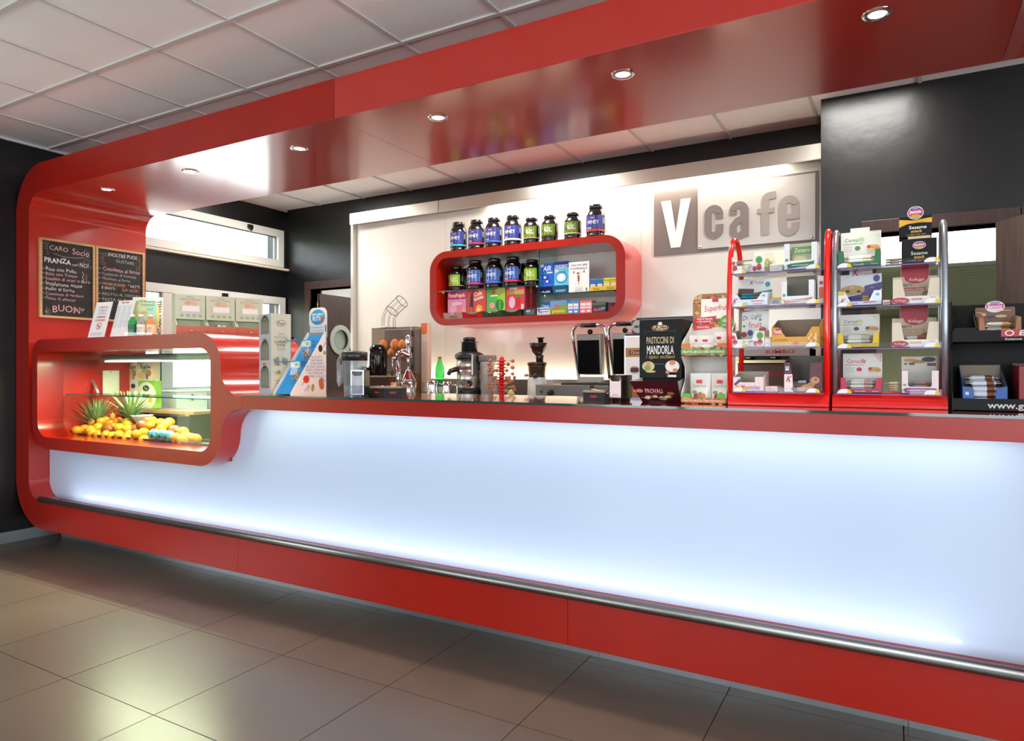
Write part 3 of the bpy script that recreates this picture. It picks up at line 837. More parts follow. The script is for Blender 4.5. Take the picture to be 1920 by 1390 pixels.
# ================================================================== ON THE DISPLAY NICHE
ZN = 1.5175
def sign_holder(u0, u1, label, decs, y=2.665):
    xa, xb = XU(u0, y), XU(u1, y); w = .178
    o = thing('menu_stand', label, 'menu stand', ((xa + xb) / 2, y + .045, ZN), .10, 'clear menu stands on the display niche')
    T = Matrix.Rotation(-.26, 4, 'X')
    M = Matrix.Translation((0, 0, .002)) @ T
    MB(M).box(-w / 2, w / 2, 0, .003, 0, .275, pane((255, 255, 255))).box(-w / 2, w / 2, .006, .008, 0, .275, pane((255, 255, 255))).build('acrylic_sheet', o)
    MB().box(-w / 2, w / 2, 0, .075, 0, .003, pane((255, 255, 255))).build('acrylic_foot', o)
    MB(M).box(-w / 2 + .003, w / 2 - .003, .0035, .0050, .004, .272, mat((248, 246, 244), .5)).build('paper', o)
    prints(MB(M), decs, w, .275, .0034, -w / 2, 0).build('print', o)
sign_holder(146, 186, 'leaning white notice headed E VIETATA in red, beside the chalkboards', [
    ('t', "E' VIETATA", .5, .84, .05, 'd02828'), ('t', 'LA SOMMINISTRAZIONE', .5, .765, .022, '5060a0'), ('t', 'E LA VENDITA', .5, .715, .022, '5060a0'), ('t', 'DI BEVANDE ALCOLICHE', .5, .665, .022, '5060a0'),
    ('t', 'AI MINORI', .5, .58, .05, 'd02828'), ('t', 'DI 18 ANNI', .5, .49, .05, 'd02828'), ('e', .5, .335, .14, .09, 'd02828'), ('e', .5, .335, .115, .074, 'f4f2f0'), ('r', .48, .34, .05, .08, '303438'), ('r', .55, .32, .05, .04, '303438'),
    ('l', [(.42, .40), (.58, .27)], .012, 'd02828'), ('r', .5, .15, .5, .008, '9098b0'), ('r', .5, .12, .7, .008, '9098b0'), ('r', .5, .09, .66, .008, '9098b0')])
random.seed(3)
lst = [('r', .42, .935, .42, .035, 'd05058'), ('t', 'PREZZI', .42, .935, .02, 'f4f0f0')]
for cx in (.18, .5, .82):
    for k in range(17):
        lst.append(('r', cx + random.uniform(-.03, .0), .83 - .035 * k, .2 + random.uniform(-.05, .05), .010, 'a8a8ac'))
sign_holder(188, 229, 'leaning price list in small print, beside the vitamin drink display', lst, 2.675)

# vitamin drink display
ploc = on(275, 629, ZN); vx, vy = XU(277, 2.86), 2.86
vit = thing('drink_display', 'pale green vitamin drink counter display with bottle pictures', 'display', (vx, vy, ZN), .62)
w, h = .20, .285
MB().box(-w / 2, w / 2, .0, .012, 0, h, C('dfe6d2')).build('backboard', vit, .001)
MB().box(-w / 2, w / 2, -.10, .0, 0, .006, C('d8e0cc')).build('base', vit, .001)
MB().box(-w / 2 - .01, w / 2 - .03, -.10, -.097, 0, .035, CLEAR).build('acrylic_lip', vit)
prints(MB(), [('e', .32, .62, .3, .34, 'b8cf9a'), ('p', [(.05, .45), (.1, .8), (.45, .95), (.55, .45)], 'c4d4a0'), ('p', [(.5, .4), (.45, .9), (.78, .9), (.78, .35)], 'a8dcb8'), ('r', .9, .5, .16, 1.0, 'eef0dc'),
      ('t', 'Le Bevande', .5, .90, .05, '303838', dict(bold=0, w=.5)), ('t', 'Funzionali', .5, .82, .05, '303838', dict(bold=0, w=.45, it=.15)), ('t', 'DEF', .58, .70, .06, '7a9c80', dict(bold=0)), ('t', 'VITAMIN', .28, .62, .08, 'e08060', dict(bold=0, w=.42)),
      ('t', 'VITAMIN WELL', .89, .5, .09, '202018', dict(rot=PI / 2, w=1.22)), ('e', .85, .52, .05, .3, 'e6e08a')], w, h, 0, -w / 2).build('print', vit)
def drink(x, y, col, lab, cap, label, kind):
    M = vit.matrix_basis
    o = thing('drink_bottle', label, 'bottle', (0, 0, 0), 0, 'bottles in the vitamin drink display')
    c, s_ = math.cos(.62), math.sin(.62)
    o.location = (vx + x * c - y * s_, vy + x * s_ + y * c, ZN + .006); o.rotation_euler = (0, 0, .62)
    MB().lathe([(.024, 0), (.027, .004), (.027, .09), (.025, .105), (.012, .128), (.011, .138)], col, seg=18).build('body', o)
    MB().cyl(0, 0, .136, .152, .0135, cap, 14).build('cap', o)
    MB().lathe([(.0274, .02), (.0274, .085)], lab, seg=18, cap=False).build('wrap_label', o)
    m = MB()
    if kind: m.text(kind, 0, .06, .008, -.0285, C('2c4434'), maxw=.045)
    for k in range(4): m.rect(0, .048 - .006 * k, .03, .002, -.0284, C('8a9890'))
    m.build('print', o)
drink(-.075, -.06, mat((40, 150, 70), .15), mat((16, 104, 60), .35), C('e8eee8'), 'green drink bottle in the vitamin display', 'ALOE')
drink(-.018, -.065, mat((214, 226, 222), .1, trans=.7), mat((226, 224, 214), .4), C('e6ece8'), 'clear drink bottle with cream label in the vitamin display', 'RELOAD')
drink(.045, -.06, mat((238, 150, 90), .12, trans=.25), mat((240, 206, 178), .4), C('f0e6dc'), 'orange drink bottle in the vitamin display', 'CARE')

# three biscuit dispensers in a row
BG = C('c9d2b4')
dirx, diry = math.cos(1.18), math.sin(1.18)
p0 = Vector((-3.985, 2.79, ZN))
def biscuit(k, label):
    w, d, h = .180, .13, .265
    loc = p0 + Vector((dirx, diry, 0)) * (.186 * k)
    o = thing('biscuit_dispenser', label, 'dispenser', loc, 1.18, 'vegan biscuit dispensers on the display niche')
    mb = MB()
    mb.box(-w / 2, w / 2, -d / 2 + .03, d / 2, .105, h, BG)
    mb.box(-w / 2, w / 2, -d / 2 + .03, d / 2, 0, .004, BG).box(-w / 2, w / 2, d / 2 - .003, d / 2, 0, .106, BG)
    sp = [(-d / 2 - .025, .064), (-d / 2 + .005, 0), (d / 2, 0), (d / 2, .11), (-d / 2 + .03, .11), (-d / 2 + .005, .085)]
    mb.prism(sp, -w / 2, -w / 2 + .003, BG, axis='x').prism(sp, w / 2 - .003, w / 2, BG, axis='x')
    mb.build('carton', o, .0008)
    SAL = C('c98a70')
    MB().add([(-w / 2, -d / 2 + .004, 0), (w / 2, -d / 2 + .004, 0), (w / 2 + .004, -d / 2 - .028, .062), (.02, -d / 2 - .026, .058), (0, -d / 2 - .025, .054), (-.02, -d / 2 - .026, .058), (-w / 2 - .004, -d / 2 - .028, .062)], [(0, 1, 2, 3, 4, 5, 6)], SAL).add([(-w / 2, -d / 2 + .006, 0), (w / 2, -d / 2 + .006, 0), (w / 2 + .004, -d / 2 - .026, .062), (-w / 2 - .004, -d / 2 - .026, .062)], [(3, 2, 1, 0)], C('b9b49c')).build('front_flap', o)
    m = MB()
    prints(m, [('t', 'Dr Gusty', .5, .90, .05, '505848', dict(bold=0, it=.2, maxw=.3)), ('t', 'BISCOTTI VEGANI', .5, .80, .065, 'd88878', dict(maxw=.72)), ('e', .42, .66, .11, .085, 'd9a880', .3), ('e', .60, .65, .12, .075, 'e0b48c', -.2),
                ('r', .52, .42, .7, .2, 'c2c8a0'), ('r', .52, .43, .58, .22, 'f0eeea')] + [q for j in range(4) for q in (('e', .22 + .2 * j, .15, .055, .055, '5e9a78'), ('e', .22 + .2 * j, .15, .035, .035, 'c9d2b4'), ('r', .22 + .2 * j, .15, .03, .03, '5e9a78'))], w, h - .105, -d / 2 + .03, -w / 2, .105)
    m.build('print', o)
    q = MB(); q.rect(0, .030, .036, .014, -d / 2 - .0145, C('c04838')); q.text('MIXI', 0, .030, .008, -d / 2 - .0155, C('e8c0b0')); q.build('flap_print', o)
    return o, loc
biscuit(0, 'biscuit dispenser next to the vitamin drink display, empty tray')
b1, bl = biscuit(1, 'biscuit dispenser filled with wrapped biscuits, between two others')
biscuit(2, 'biscuit dispenser at the counter end of the row, empty tray')
random.seed(5)
for k, c in enumerate(('8a5a34', 'd8c8a0', 'b8b8b0', 'c89a58', 'e0d4b8')):
    me = bar_mesh(.075, .04, .018, c, 'e4dcc8')
    o = bpy.data.objects.new('wrapped_biscuit', me); COL.objects.link(o)
    a = -.05 + .025 * k
    o.location = bl + Vector((dirx * a, diry * a, 0)) + Vector((diry, -dirx, 0)) * .05 + Vector((0, 0, .045 + .006 * (k % 2))); o.rotation_euler = (.3, .2 * (k - 2), 1.18 + .5 * (k - 2))
    tag(o, 'small wrapped biscuit in the filled biscuit dispenser', 'biscuit', 'wrapped biscuits in the dispenser')

# ================================================================== INSIDE THE NICHE: fruit
OR1 = mat((248, 142, 14), .38, sss=.15, bump=.12, bscale=260, var=.1, vscale=12)
orange_m = None
def orange(p, r=.0375, label='ripe orange in the fruit heap inside the glass display niche'):
    global orange_m
    if orange_m is None:
        mb = MB().ball((0, 0, 0), 1, OR1, 16, 10, sz=.94)
        o = mb.build('orange'); orange_m = o.data
        stem_o = MB().lathe([(.10, .925), (.07, .96), (0, .965)], mat((110, 120, 40), .7), seg=8).build('stem_end'); orange.stem = stem_o.data
        bpy.data.objects.remove(o); bpy.data.objects.remove(stem_o)
    o = bpy.data.objects.new('orange', orange_m); COL.objects.link(o)
    o.location = p; o.scale = (r, r, r); o.rotation_euler = (random.uniform(-1.2, 1.2), random.uniform(-1.2, 1.2), random.uniform(0, 6))
    tag(o, label, 'orange', 'oranges in the display niche')
    s_ = bpy.data.objects.new('stem_end', orange.stem); COL.objects.link(s_); s_.parent = o
random.seed(11)
YL = {0: 2.835, 1: 2.885, 2: 2.94, 3: 2.99}
zA = [(310, 1095, 0), (410, 1075, 1), (480, 1092, 0), (515, 1140, 0), (590, 1152, 0), (690, 1160, 0), (775, 1172, 0), (860, 1160, 0), (968, 1205, 0), (985, 1142, 1), (1085, 1150, 0), (1180, 1125, 1), (1070, 1232, 0), (1185, 1220, 0),
      (150, 1082, 1), (205, 1100, 0), (250, 1118, 0), (520, 1000, 2), (580, 1060, 1), (630, 985, 2), (690, 975, 3), (755, 1015, 3), (790, 1052, 2), (862, 1065, 1), (848, 985, 3), (970, 1085, 1), (980, 1020, 2), (1285, 1035, 2), (1290, 975, 3), (140, 930, 3), (172, 992, 2), (245, 1020, 2)]  # last three are reflections of oranges, modelled as solid fruit
zB = [(195, 975, 2), (300, 965, 3), (265, 1005, 2), (205, 1045, 1), (385, 1150, 0), (455, 1172, 0), (490, 1125, 1), (550, 1150, 1), (612, 1165, 0), (462, 1078, 1)]
for zx, zy, l in zA: orange(atY(100 + zx / 6.95, 650 + zy / 6.95, YL[l]))
for zx, zy, l in zB: orange(atY(270 + zx / 6.32, 640 + zy / 6.32, YL[l]))
# dark red mangoes
MANGO = mat((140, 44, 30), .35, var=.5, vscale=14, vcol=(176, 92, 34), sss=.1)
mang = [(100 + 710 / 6.95, 650 + 1080 / 6.95, 1, .3), (100 + 1172 / 6.95, 650 + 1030 / 6.95, 2, 1.2), (100 + 1240 / 6.95, 650 + 985 / 6.95, 3, .7), (100 + 1072 / 6.95, 650 + 1085 / 6.95, 2, 0), (270 + 365 / 6.32, 640 + 1062 / 6.32, 2, .2)]
mm = None
for u, v, l, a in mang:
    if mm is None:
        o = MB().ball((0, 0, 0), .04, MANGO, 16, 10, sx=1.25, sy=.95, sz=.95).build('mango'); mm = o.data
        so = MB().cyl(0, 0, 0, .006, .003, mat((70, 50, 30), .8), 6).build('stem'); mst = so.data; bpy.data.objects.remove(so)
    else:
        o = bpy.data.objects.new('mango', mm); COL.objects.link(o)
    o.location = atY(u, v, YL[l] - .015); o.rotation_euler = (.2, .2, a)
    tag(o, 'dark red mango among the oranges in the display niche', 'mango', 'mangoes in the display niche')
    s_ = bpy.data.objects.new('stem', mst); COL.objects.link(s_); s_.parent = o; s_.location = (.049, 0, 0); s_.rotation_euler = (0, PI / 2, 0)
# fruits wrapped in blue printed film
FILM = mat((176, 208, 216), .12, var=.5, vscale=22, vcol=(70, 150, 178), coat=.6)
fm = None
for u, v in ((289.5, 815), (305, 816), (317, 818)):
    if fm is None:
        o = MB().ball((0, 0, 0), .042, FILM, 14, 9, sz=.95, sy=.9).build('wrapped_fruit'); fm = o.data
        fo = MB().ball((.01, -.037, -.006), .014, mat((60, 110, 60), .3), 8, 5, sy=.2).tube([(-.025, -.0365, .012), (-.01, -.041, .02), (.012, -.0405, .018), (.026, -.036, .01)], .0025, mat((40, 120, 180), .3), 5).build('film_print'); fpm = fo.data; bpy.data.objects.remove(fo)
    else:
        o = bpy.data.objects.new('wrapped_fruit', fm); COL.objects.link(o)
    o.location = atY(u, v, 2.83); o.rotation_euler = (0, 0, random.uniform(0, .5))
    tag(o, 'round fruit wrapped in pale blue printed film in the display niche', 'wrapped fruit', 'film wrapped fruit in the display niche')
    s_ = bpy.data.objects.new('film_print', fpm); COL.objects.link(s_); s_.parent = o
# pineapples
LEAF = mat((104, 132, 84), .45, var=.35, vscale=20, vcol=(168, 176, 120)); PINE = mat((150, 110, 34), .5, var=.5, vscale=50, vcol=(206, 160, 60), bump=.8, bscale=70)
def pineapple(u, v, Y, label, sc=1):
    p = atY(u, v, Y)                                       # p = top of the body
    o = thing('pineapple', label, 'pineapple', (p.x, p.y, p.z - .15 * sc))
    zf = .15 * sc - (p.z - hz0 - .002)                     # the body stands on the niche floor
    bz = lambda t: zf + (.155 * sc - zf) * t
    MB().lathe([(.036 * sc, bz(0)), (.05 * sc, bz(.13)), (.054 * sc, bz(.45)), (.048 * sc, bz(.78)), (.03 * sc, bz(.96)), (0, bz(1))], PINE, seg=18).build('body', o)
    for k in range(56):
        a = k * 2.4; t = k / 56
        ln = (.07 + .10 * (1 - abs(t - .55))) * sc; lean = .95 * (1 - t) + .12
        c, s_ = math.cos(a), math.sin(a); wd = .010 * sc
        pts = []
        for q in range(4):
            f = q / 3; rad = .012 * sc + ln * math.sin(lean) * f * (1 + .25 * f); zz = .145 * sc + t * .035 * sc + ln * math.cos(lean) * f * (1 - .12 * f * lean)
            ww = wd * (1 - f) ** .7
            pts.append((rad, zz, ww))
        vs = []
        for rad, zz, ww in pts:
            vs += [(c * rad - s_ * ww, s_ * rad + c * ww, zz + .3 * ww), (c * rad, s_ * rad, zz - .2 * ww), (c * rad + s_ * ww, s_ * rad - c * ww, zz + .3 * ww)]
        fs = [(3 * q + e, 3 * q + e + 1, 3 * q + e + 4, 3 * q + e + 3) for q in range(3) for e in (0, 1)]
        MB().add(vs, fs, LEAF).build('leaf', o)
pineapple(181, 797, 2.97, 'pineapple with spiky green crown beside the pinned white paper, in the display niche', 1.35)
pineapple(245, 783, 2.98, 'pineapple with a yellow base showing beside the tea boxes, in the display niche', 1.3)
pineapple(148, 800, 3.0, 'solid stand-in for a reflected pineapple with drooping brown crown at the red end wall of the display niche', 1.1)  # copies a pineapple's mirror image in the side wall as solid fruit
car = atY(211, 784, 3.0)
o = thing('carrot', 'orange carrot standing between the two green pineapples', 'carrot', car)
MB().lathe([(.006, -.05), (.018, -.02), (.021, .02), (.016, .032), (0, .034)], mat((226, 112, 40), .5, var=.1, vscale=30), seg=12).build('root', o)
MB().lathe([(.008, .033), (.007, .042), (.002, .046)], mat((150, 130, 60), .7), seg=8).build('stem', o)
pb = atY(266, 790, 3.0)
o = thing('bowl', 'white ceramic bowl behind the pineapple in the display niche', 'bowl', (pb.x, pb.y, hz0 + .09))
MB().lathe([(.03, 0), (.035, .004), (.075, .06), (.078, .064), (.072, .062), (.03, .012), (0, .01)], mat((240, 238, 232), .15), seg=24, cap=False).build('body', o)
MB().lathe([(.032, -.008), (.03, .002)], mat((240, 238, 232), .15), seg=20).build('foot', o)
# fruit tray under the heap
o = thing('fruit_tray', 'dark low tray under the heap of fruit in the display niche', 'tray', ((hx0 + hx1) / 2, 2.94, hz0 + .001))
wt_ = (hx1 - hx0) / 2 - .13
MB().box(-wt_, wt_, -.13, -.055, 0, .012, mat((60, 44, 34), .5)).build('base', o)
MB().box(-wt_, wt_, -.062, -.055, .012, .03, mat((60, 44, 34), .5)).build('rim', o)

# ---- behind the niche: service shelf with boxes and bottles
sv = thing('service_shelf', 'narrow wooden service shelf behind the glass display niche', 'shelf', (-5.08, 3.37, .955))
MB().box(-.49, .49, -.12, .12, 0, .025, mat((128, 96, 64), .5, var=.2, vscale=4, stretch=(1, 9, 9))).build('board', sv, .002)
for x in (-.42, .42): MB().box(x - .012, x + .012, -.1, .1, -.955, 0, BLACK).build('leg', sv)
ZS = .981
SALT = [('r', .5, .83, 1.0, .34, '9a9a9e'), ('r', .5, .93, .55, .09, 'c84438'), ('p', [(0, .6), (.5, .72), (1, .82), (1, 0), (0, 0)], 'e8d8b4'), ('e', .3, .2, .28, .16, 'd8b078'), ('e', .7, .3, .2, .14, 'c87050'), ('e', .45, .4, .2, .1, '9ab070'), ('t', 'Sale', .5, .56, .15, '28307c', dict(w=.72)), ('r', .62, .15, .13, .2, '4060b0')]
TEA = [('e', .5, .45, .6, .5, 'e4e8d4'), ('e', .48, .72, .2, .11, '24384a'), ('t', 'Tea', .48, .72, .1, 'c8d890'), ('e', .75, .3, .12, .11, 'e0c830'), ('r', .4, .42, .5, .03, '9aa888')]
Yb = 3.36
def bx(u0, u1, v0, z, decs, col, label, name, grp, d=.06, Y=Yb):
    xa, xb = XU(u0, Y), XU(u1, Y); zt = ZV((u0 + u1) / 2, v0, Y)
    return carton(name, label, 'box', ((xa + xb) / 2, Y + d / 2, z), 0, xb - xa, d, zt - z, col, decs, group=grp), zt
_, zt = bx(241.5, 258, 714, ZS, [('e', .5, .8, .25, .09, '24384a'), ('e', .3, .45, .12, .05, 'c8b840'), ('e', .6, .45, .12, .05, 'c8b840')], C('e6e8dc'), 'cream tea box below the narrow salt box', 'tea_box', None)
_, zt2 = bx(259, 290, 714, ZS, TEA, C('8cc050'), 'green tea box below the wide salt box', 'tea_box', None)
bx(240.5, 257.5, 668, zt + .001, SALT, C('d8c8a0'), 'narrow grey topped salt box standing on the cream tea box', 'salt_box', None)
bx(258.5, 287, 667, zt2 + .001, SALT, C('d8c8a0'), 'wide grey topped salt box standing on the green tea box', 'salt_box', None)
def bottle(u, vt, z, Y, r, label, prof, col, capc, capp, labc=None):
    x = XU(u, Y); zt = ZV(u, vt, Y); h = zt - z
    o = thing('bottle', label, 'bottle', (x, Y, z))
    MB().lathe([(a * r, b * h) for a, b in prof], col, seg=16).build('body', o)
    MB().lathe([(a * r, b * h) for a, b in capp], capc, seg=14).build('cap', o)
    if labc: MB().lathe([(r * 1.02, .12 * h), (r * 1.02, .45 * h)], labc, seg=16, cap=False).build('wrap_label', o)
bottle(210, 714.5, ZS, 3.33, .024, 'dark sauce bottle with black pourer before the pinned paper', [(1, 0), (1, .55), (.5, .68), (.45, .8)], mat((60, 30, 20), .15), BLACK, [(.6, .78), (.6, .86), (.25, .9), (.2, 1)], C('b87838'))
bottle(233, 714.5, ZS, 3.35, .030, 'clear glass bottle with white cap beside the tea boxes', [(1, 0), (1, .45), (.5, .7), (.45, .9)], pane((226, 214, 196), haze=.15), C('e8dcc0'), [(.55, .88), (.55, 1)], C('a04a30'))
bottle(200.5, 752, ZS, 3.34, .022, 'small clear bottle with pale label behind the green pineapple', [(1, 0), (1, .6), (.6, .8)], mat((214, 220, 214), .2), C('c8d0cc'), [(.6, .8), (.6, 1)], C('c0ccc8'))
bottle(222.5, 731, ZS, 3.31, .024, 'small hot sauce bottle with green cap and diamond label', [(1, 0), (1, .5), (.35, .75), (.32, .86)], mat((150, 50, 36), .2), C('2a8c50'), [(.42, .84), (.42, 1)], C('dcdcc4'))
# notice paper and dangling lamp lead on the end panel
o = thing('paper_sheet', 'blank white paper pinned to the red end panel behind the niche', 'paper', (XI + .003, 0, 0))
ya, yb = atX(192, 700, XI).y, atX(223, 700, XI).y; za, zb = atX(208, 738, XI).z, atX(208, 695, XI).z
MB().box(0, .0012, ya, yb, za, zb, mat((222, 226, 200), .6)).build('sheet', o)
MB().box(.0013, .0022, ya + .004, yb - .006, za - .012, zb - .01, mat((228, 230, 208), .6)).build('sheet', o)
MB().lathe([(.005, .002), (.005, .006), (0, .008)], C('b0a080'), (0, (ya + yb) / 2, zb - .012), 8, 'x').build('pin', o)
pA = atY(168.5, 701, 3.02); pB = atY(184, 737, 2.95)
o = thing('rod_lamp', 'slim metal rod lamp with loose red and yellow wires in the niche', 'lamp', (0, 0, 0))
MB().tube([pA, pB], .010, mat((196, 190, 180), .3, metal=.8), 10).build('rod', o)
pC = atY(174, 671, 3.0)
MB().tube([pA, pA.lerp(pC, .4) + Vector((-.03, 0, 0)), pA.lerp(pC, .7) + Vector((-.01, 0, .0)), pC], .003, C('c8d020'), 6).build('wire', o)
MB().tube([pA, pA.lerp(pC, .4) + Vector((.03, 0, 0)), pA.lerp(pC, .75) + Vector((.012, 0, .0)), pC], .003, C('d84030'), 6).build('wire', o)

# ---- side counter under the window, seen through the niche
sc_ = thing('side_counter', 'white service counter under the window behind the niche', 'counter', (XW + .30, 4.35, 0))
MB().box(-.285, .28, -.80, .82, .90, .94, mat((206, 204, 198), .35)).build('top', sc_, .003)
MB().box(-.28, .26, -.78, .80, .08, .90, mat((120, 132, 136), .5)).build('cabinet', sc_)
MB().box(-.26, .22, -.76, .78, 0, .08, BLACK).build('plinth', sc_)
for k, (y, hh, c, lab) in enumerate(((3.78, .16, 'd8dcd8', 'white lidded storage box on the side counter, nearest the niche'), (4.12, .16, 'ccd4d4', 'pale grey storage box in the middle of the side counter'), (4.46, .17, 'd4d8d0', 'white storage box on the side counter beside the back wall'))):
    o = thing('storage_box', lab, 'storage box', (XW + .30, y, .941), PI / 2)
    MB().box(-.15, .15, -.12, .12, 0, hh, C(c)).build('box', o, .006)
    MB().box(-.155, .155, -.125, .125, hh, hh + .012, C('e4e4e0')).build('lid', o, .003)
    MB().box(-.008, .008, -.126, -.12, hh - .06, hh - .02, C('3a3e40')).lathe([(.010, -.128), (.010, -.12)], C('3a3e40'), (0, 0, hh - .065), 10, 'y').build('latch', o)
    if k:
        q = thing('paper_cup', 'brown paper cup on the %s storage box' % ('middle', 'far')[k - 1], 'cup', (XW + .34, y, .9545 + hh))
        MB().lathe([(.026, 0), (.036, .09), (.038, .092), (.034, .09), (.024, .004), (0, .004)], C('c08848'), seg=18, cap=False).build('body', q)
        MB().lathe([(.0285, .02), (.0345, .07)], C('8a5a2c'), seg=18, cap=False).build('sleeve', q)
# ================================================================== ON THE COUNTER, left part
# tall dried-fruit carton with three arched openings
pL = atX(486, 738, -3.232); pc = pL + Vector((.144, -.042, 0))
o = thing('snack_tower', 'tall cream carton tower with arched grey openings beside the niche', 'display', (pc.x, pc.y, ZCT), -.28)
# local frame: near corner at origin; openings face towards local -y... left face runs along -x
wl, wr, hh = .15, .125, .462
CREAM = C('d9d0b6'); GREYF = C('a9aeb2')
ar_ = (wl / 2 - .02) / math.cos(.5)
def arch(zb, zt): return [(-wl + .02, zb), (-.02, zb)] + arc(-wl / 2, zt - ar_, ar_, .5, PI - .5, 8)
MB().prism([(-wl, 0), (0, 0), (0, hh), (-wl, hh)], 0, .003, GREYF, [arch(.035, .165), arch(.195, .315), arch(.345, .455)]).build('front_panel', o)
mb = MB().box(-.003, 0, .003, wr, 0, hh, CREAM).box(-wl, -wl + .003, .003, wr, 0, hh, CREAM).box(-wl, 0, wr - .003, wr, 0, hh, C('8c8f92')).box(-wl, 0, 0, wr, hh, hh + .002, CREAM)
for z in (.0, .035, .18, .195, .33, .345): mb.box(-wl + .003, -.003, .003, wr - .003, z, z + .003, C('8c8f92'))
mb.build('carton', o)
m = MB(Matrix.Rotation(PI / 2, 4, 'Z'))
prints(m, [('e', .5, .885, .24, .042, '8a8470'), ('e', .5, .885, .21, .034, 'd9d0b6'), ('t', 'Fox', .5, .885, .04, '4a4636', dict(w=.3)), ('t', '100%', .5, .75, .028, '9c957c', dict(bold=0)), ('t', 'NATURAL', .5, .71, .028, '9c957c', dict(bold=0, w=.66)), ('t', 'LUXURY', .5, .655, .032, '6c664e', dict(w=.62)), ('t', 'FOOD', .5, .615, .032, '6c664e', dict(w=.4)), ('r', .5, .575, .45, .008, 'a8a088'), ('r', .5, .555, .4, .008, 'a8a088'),
           ('p', [(.12, .44), (.38, .47), (.42, .38), (.2, .36)], '9c9880'), ('p', [(.55, .47), (.82, .44), (.78, .36), (.56, .38)], '9c9880'), ('e', .35, .37, .06, .015, 'b07840'), ('e', .35, .27, .14, .025, 'c8a060'), ('e', .4, .28, .05, .02, '6a9a40'), ('t', 'PERFECT', .45, .17, .02, '5c5640', dict(bold=0)), ('t', 'SNACK', .45, .14, .02, '5c5640', dict(bold=0))], wr, hh, 0, 0).build('print', o)
m = MB(); prints(m, [('e', .45, .375, .14, .022, 'a86a40'), ('e', .6, .37, .1, .018, 'c08850'), ('r', .5, .69, .4, .008, '888c90'), ('t', 'SNACK', .5, .69, .018, '606468'), ('t', 'FOX', .5, .94, .02, '8a9094')], wl, hh, 0, -wl).build('front_print', o)
for z, a, c in ((.1985, .2, 'b8a878'), (.1985, -.5, '8a7c5c')):
    me = bar_mesh(.07, .05, .02, c, 'd8ccb0'); q = bpy.data.objects.new('snack_sachet', me); COL.objects.link(q)
    q.location = (pc.x - .055 + .03 * a, pc.y + .085, ZCT + z); q.rotation_euler = (0, 0, a)
    tag(q, 'snack sachet lying in the middle opening of the cream tower', 'sachet', 'sachets in the cream tower')

# blue and white sloping stand for hanging snack bags: slope faces the customers, lettered side faces right
px = atY(545, 737, 2.645); rz = -.087
sw, sd, sh = .155, .25, .362
o = thing('snack_stand', 'blue and white sloping cardboard stand with hooks for snack bags', 'display', (px.x, px.y, ZCT), rz)
BL = C('1f86c4'); WC = C('ece2d6')
tri = [(0, 0), (sd, 0), (sd, sh), (sd - .012, sh), (0, .012)]
MB().prism(tri, -.004, 0, WC, axis='x').build('side_panel', o)
MB().prism(tri, -sw, -sw + .004, WC, axis='x').build('side_panel', o)
MB().add([(-sw + .004, .012, .006), (-.004, .012, .006), (-.004, sd - .004, sh - .02), (-sw + .004, sd - .004, sh - .02)], [(0, 1, 2, 3)], BL).build('slope_panel', o)
MB().box(-sw, 0, sd - .004, sd, 0, sh, C('8f979c')).build('back_panel', o)
hp = [(-sw, sh - .03), (0, sh - .03), (0, sh + .105)] + arc(-.04, sh + .105, .04, 0, .5 * PI, 5)[1:] + arc(-sw + .04, sh + .105, .04, .5 * PI, PI, 5) + [(-sw, sh + .105)]
MB().prism(hp, sd, sd + .004, WC).build('header_card', o)
m = MB(); prints(m, [('e', .5, .68, .42, .26, '2a96cc'), ('t', 'SEMPLICEMENTE', .5, .77, .075, 'f0f4f4', dict(w=.66)), ('t', 'FRUTTA', .44, .63, .15, 'f4f6f6', dict(w=.48)), ('e', .74, .60, .07, .09, 'd83a2c'), ('e', .76, .68, .06, .03, '7ab040'), ('t', 'TI SEI STANCATO DELLE', .5, .33, .05, '2a86c0', dict(bold=0, w=.8)), ('t', 'SOLITE MERENDINE?', .5, .23, .05, '2a86c0', dict(bold=0, w=.74)), ('r', .03, .26, .06, .30, '2080c0'), ('r', .97, .26, .06, .30, '2080c0')], sw, .175, sd - .0005, -sw, sh - .03).build('header_print', o)
m = MB(Matrix.Rotation(PI / 2, 4, 'Z')); lines = ['IL GUSTO', 'NATURALE', 'E LEGGERO', 'DI UNO SNACK', 'SANO E GENUINO.', 'DA PORTARE', 'SEMPRE CON TE!']
for k, t in enumerate(lines): m.text(t, .172 + .008 * (k < 3), .215 - .0185 * k, .0125, -.0008, C('3f78ac'), maxw=.145, bold=0)
m.ell(.205, .265, .015, .021, -.0008, C('3a2c28')).ell(.235, .240, .010, .012, -.0008, C('8c9c3a')).ell(.105, .088, .021, .022, -.0008, C('d8402c'), rot=.4).ell(.212, .060, .019, .034, -.0008, C('b87040'), rot=.2).ell(.150, .040, .011, .022, -.0008, C('9ca050'), rot=-.1)
m.line([(.09, .075), (.075, .055)], .003, -.0008, C('6a7a30')).line([(.225, .275), (.242, .30)], .004, -.0008, C('3f86c0')).line([(.21, .10), (.24, .075)], .005, -.0008, C('2c7cc0')).line([(.12, .055), (.095, .022)], .004, -.0008, C('3f86c0')).line([(.128, .052), (.115, .025)], .004, -.0008, C('3f86c0'))
m.build('side_print', o)
c, s_ = math.cos(rz), math.sin(rz)
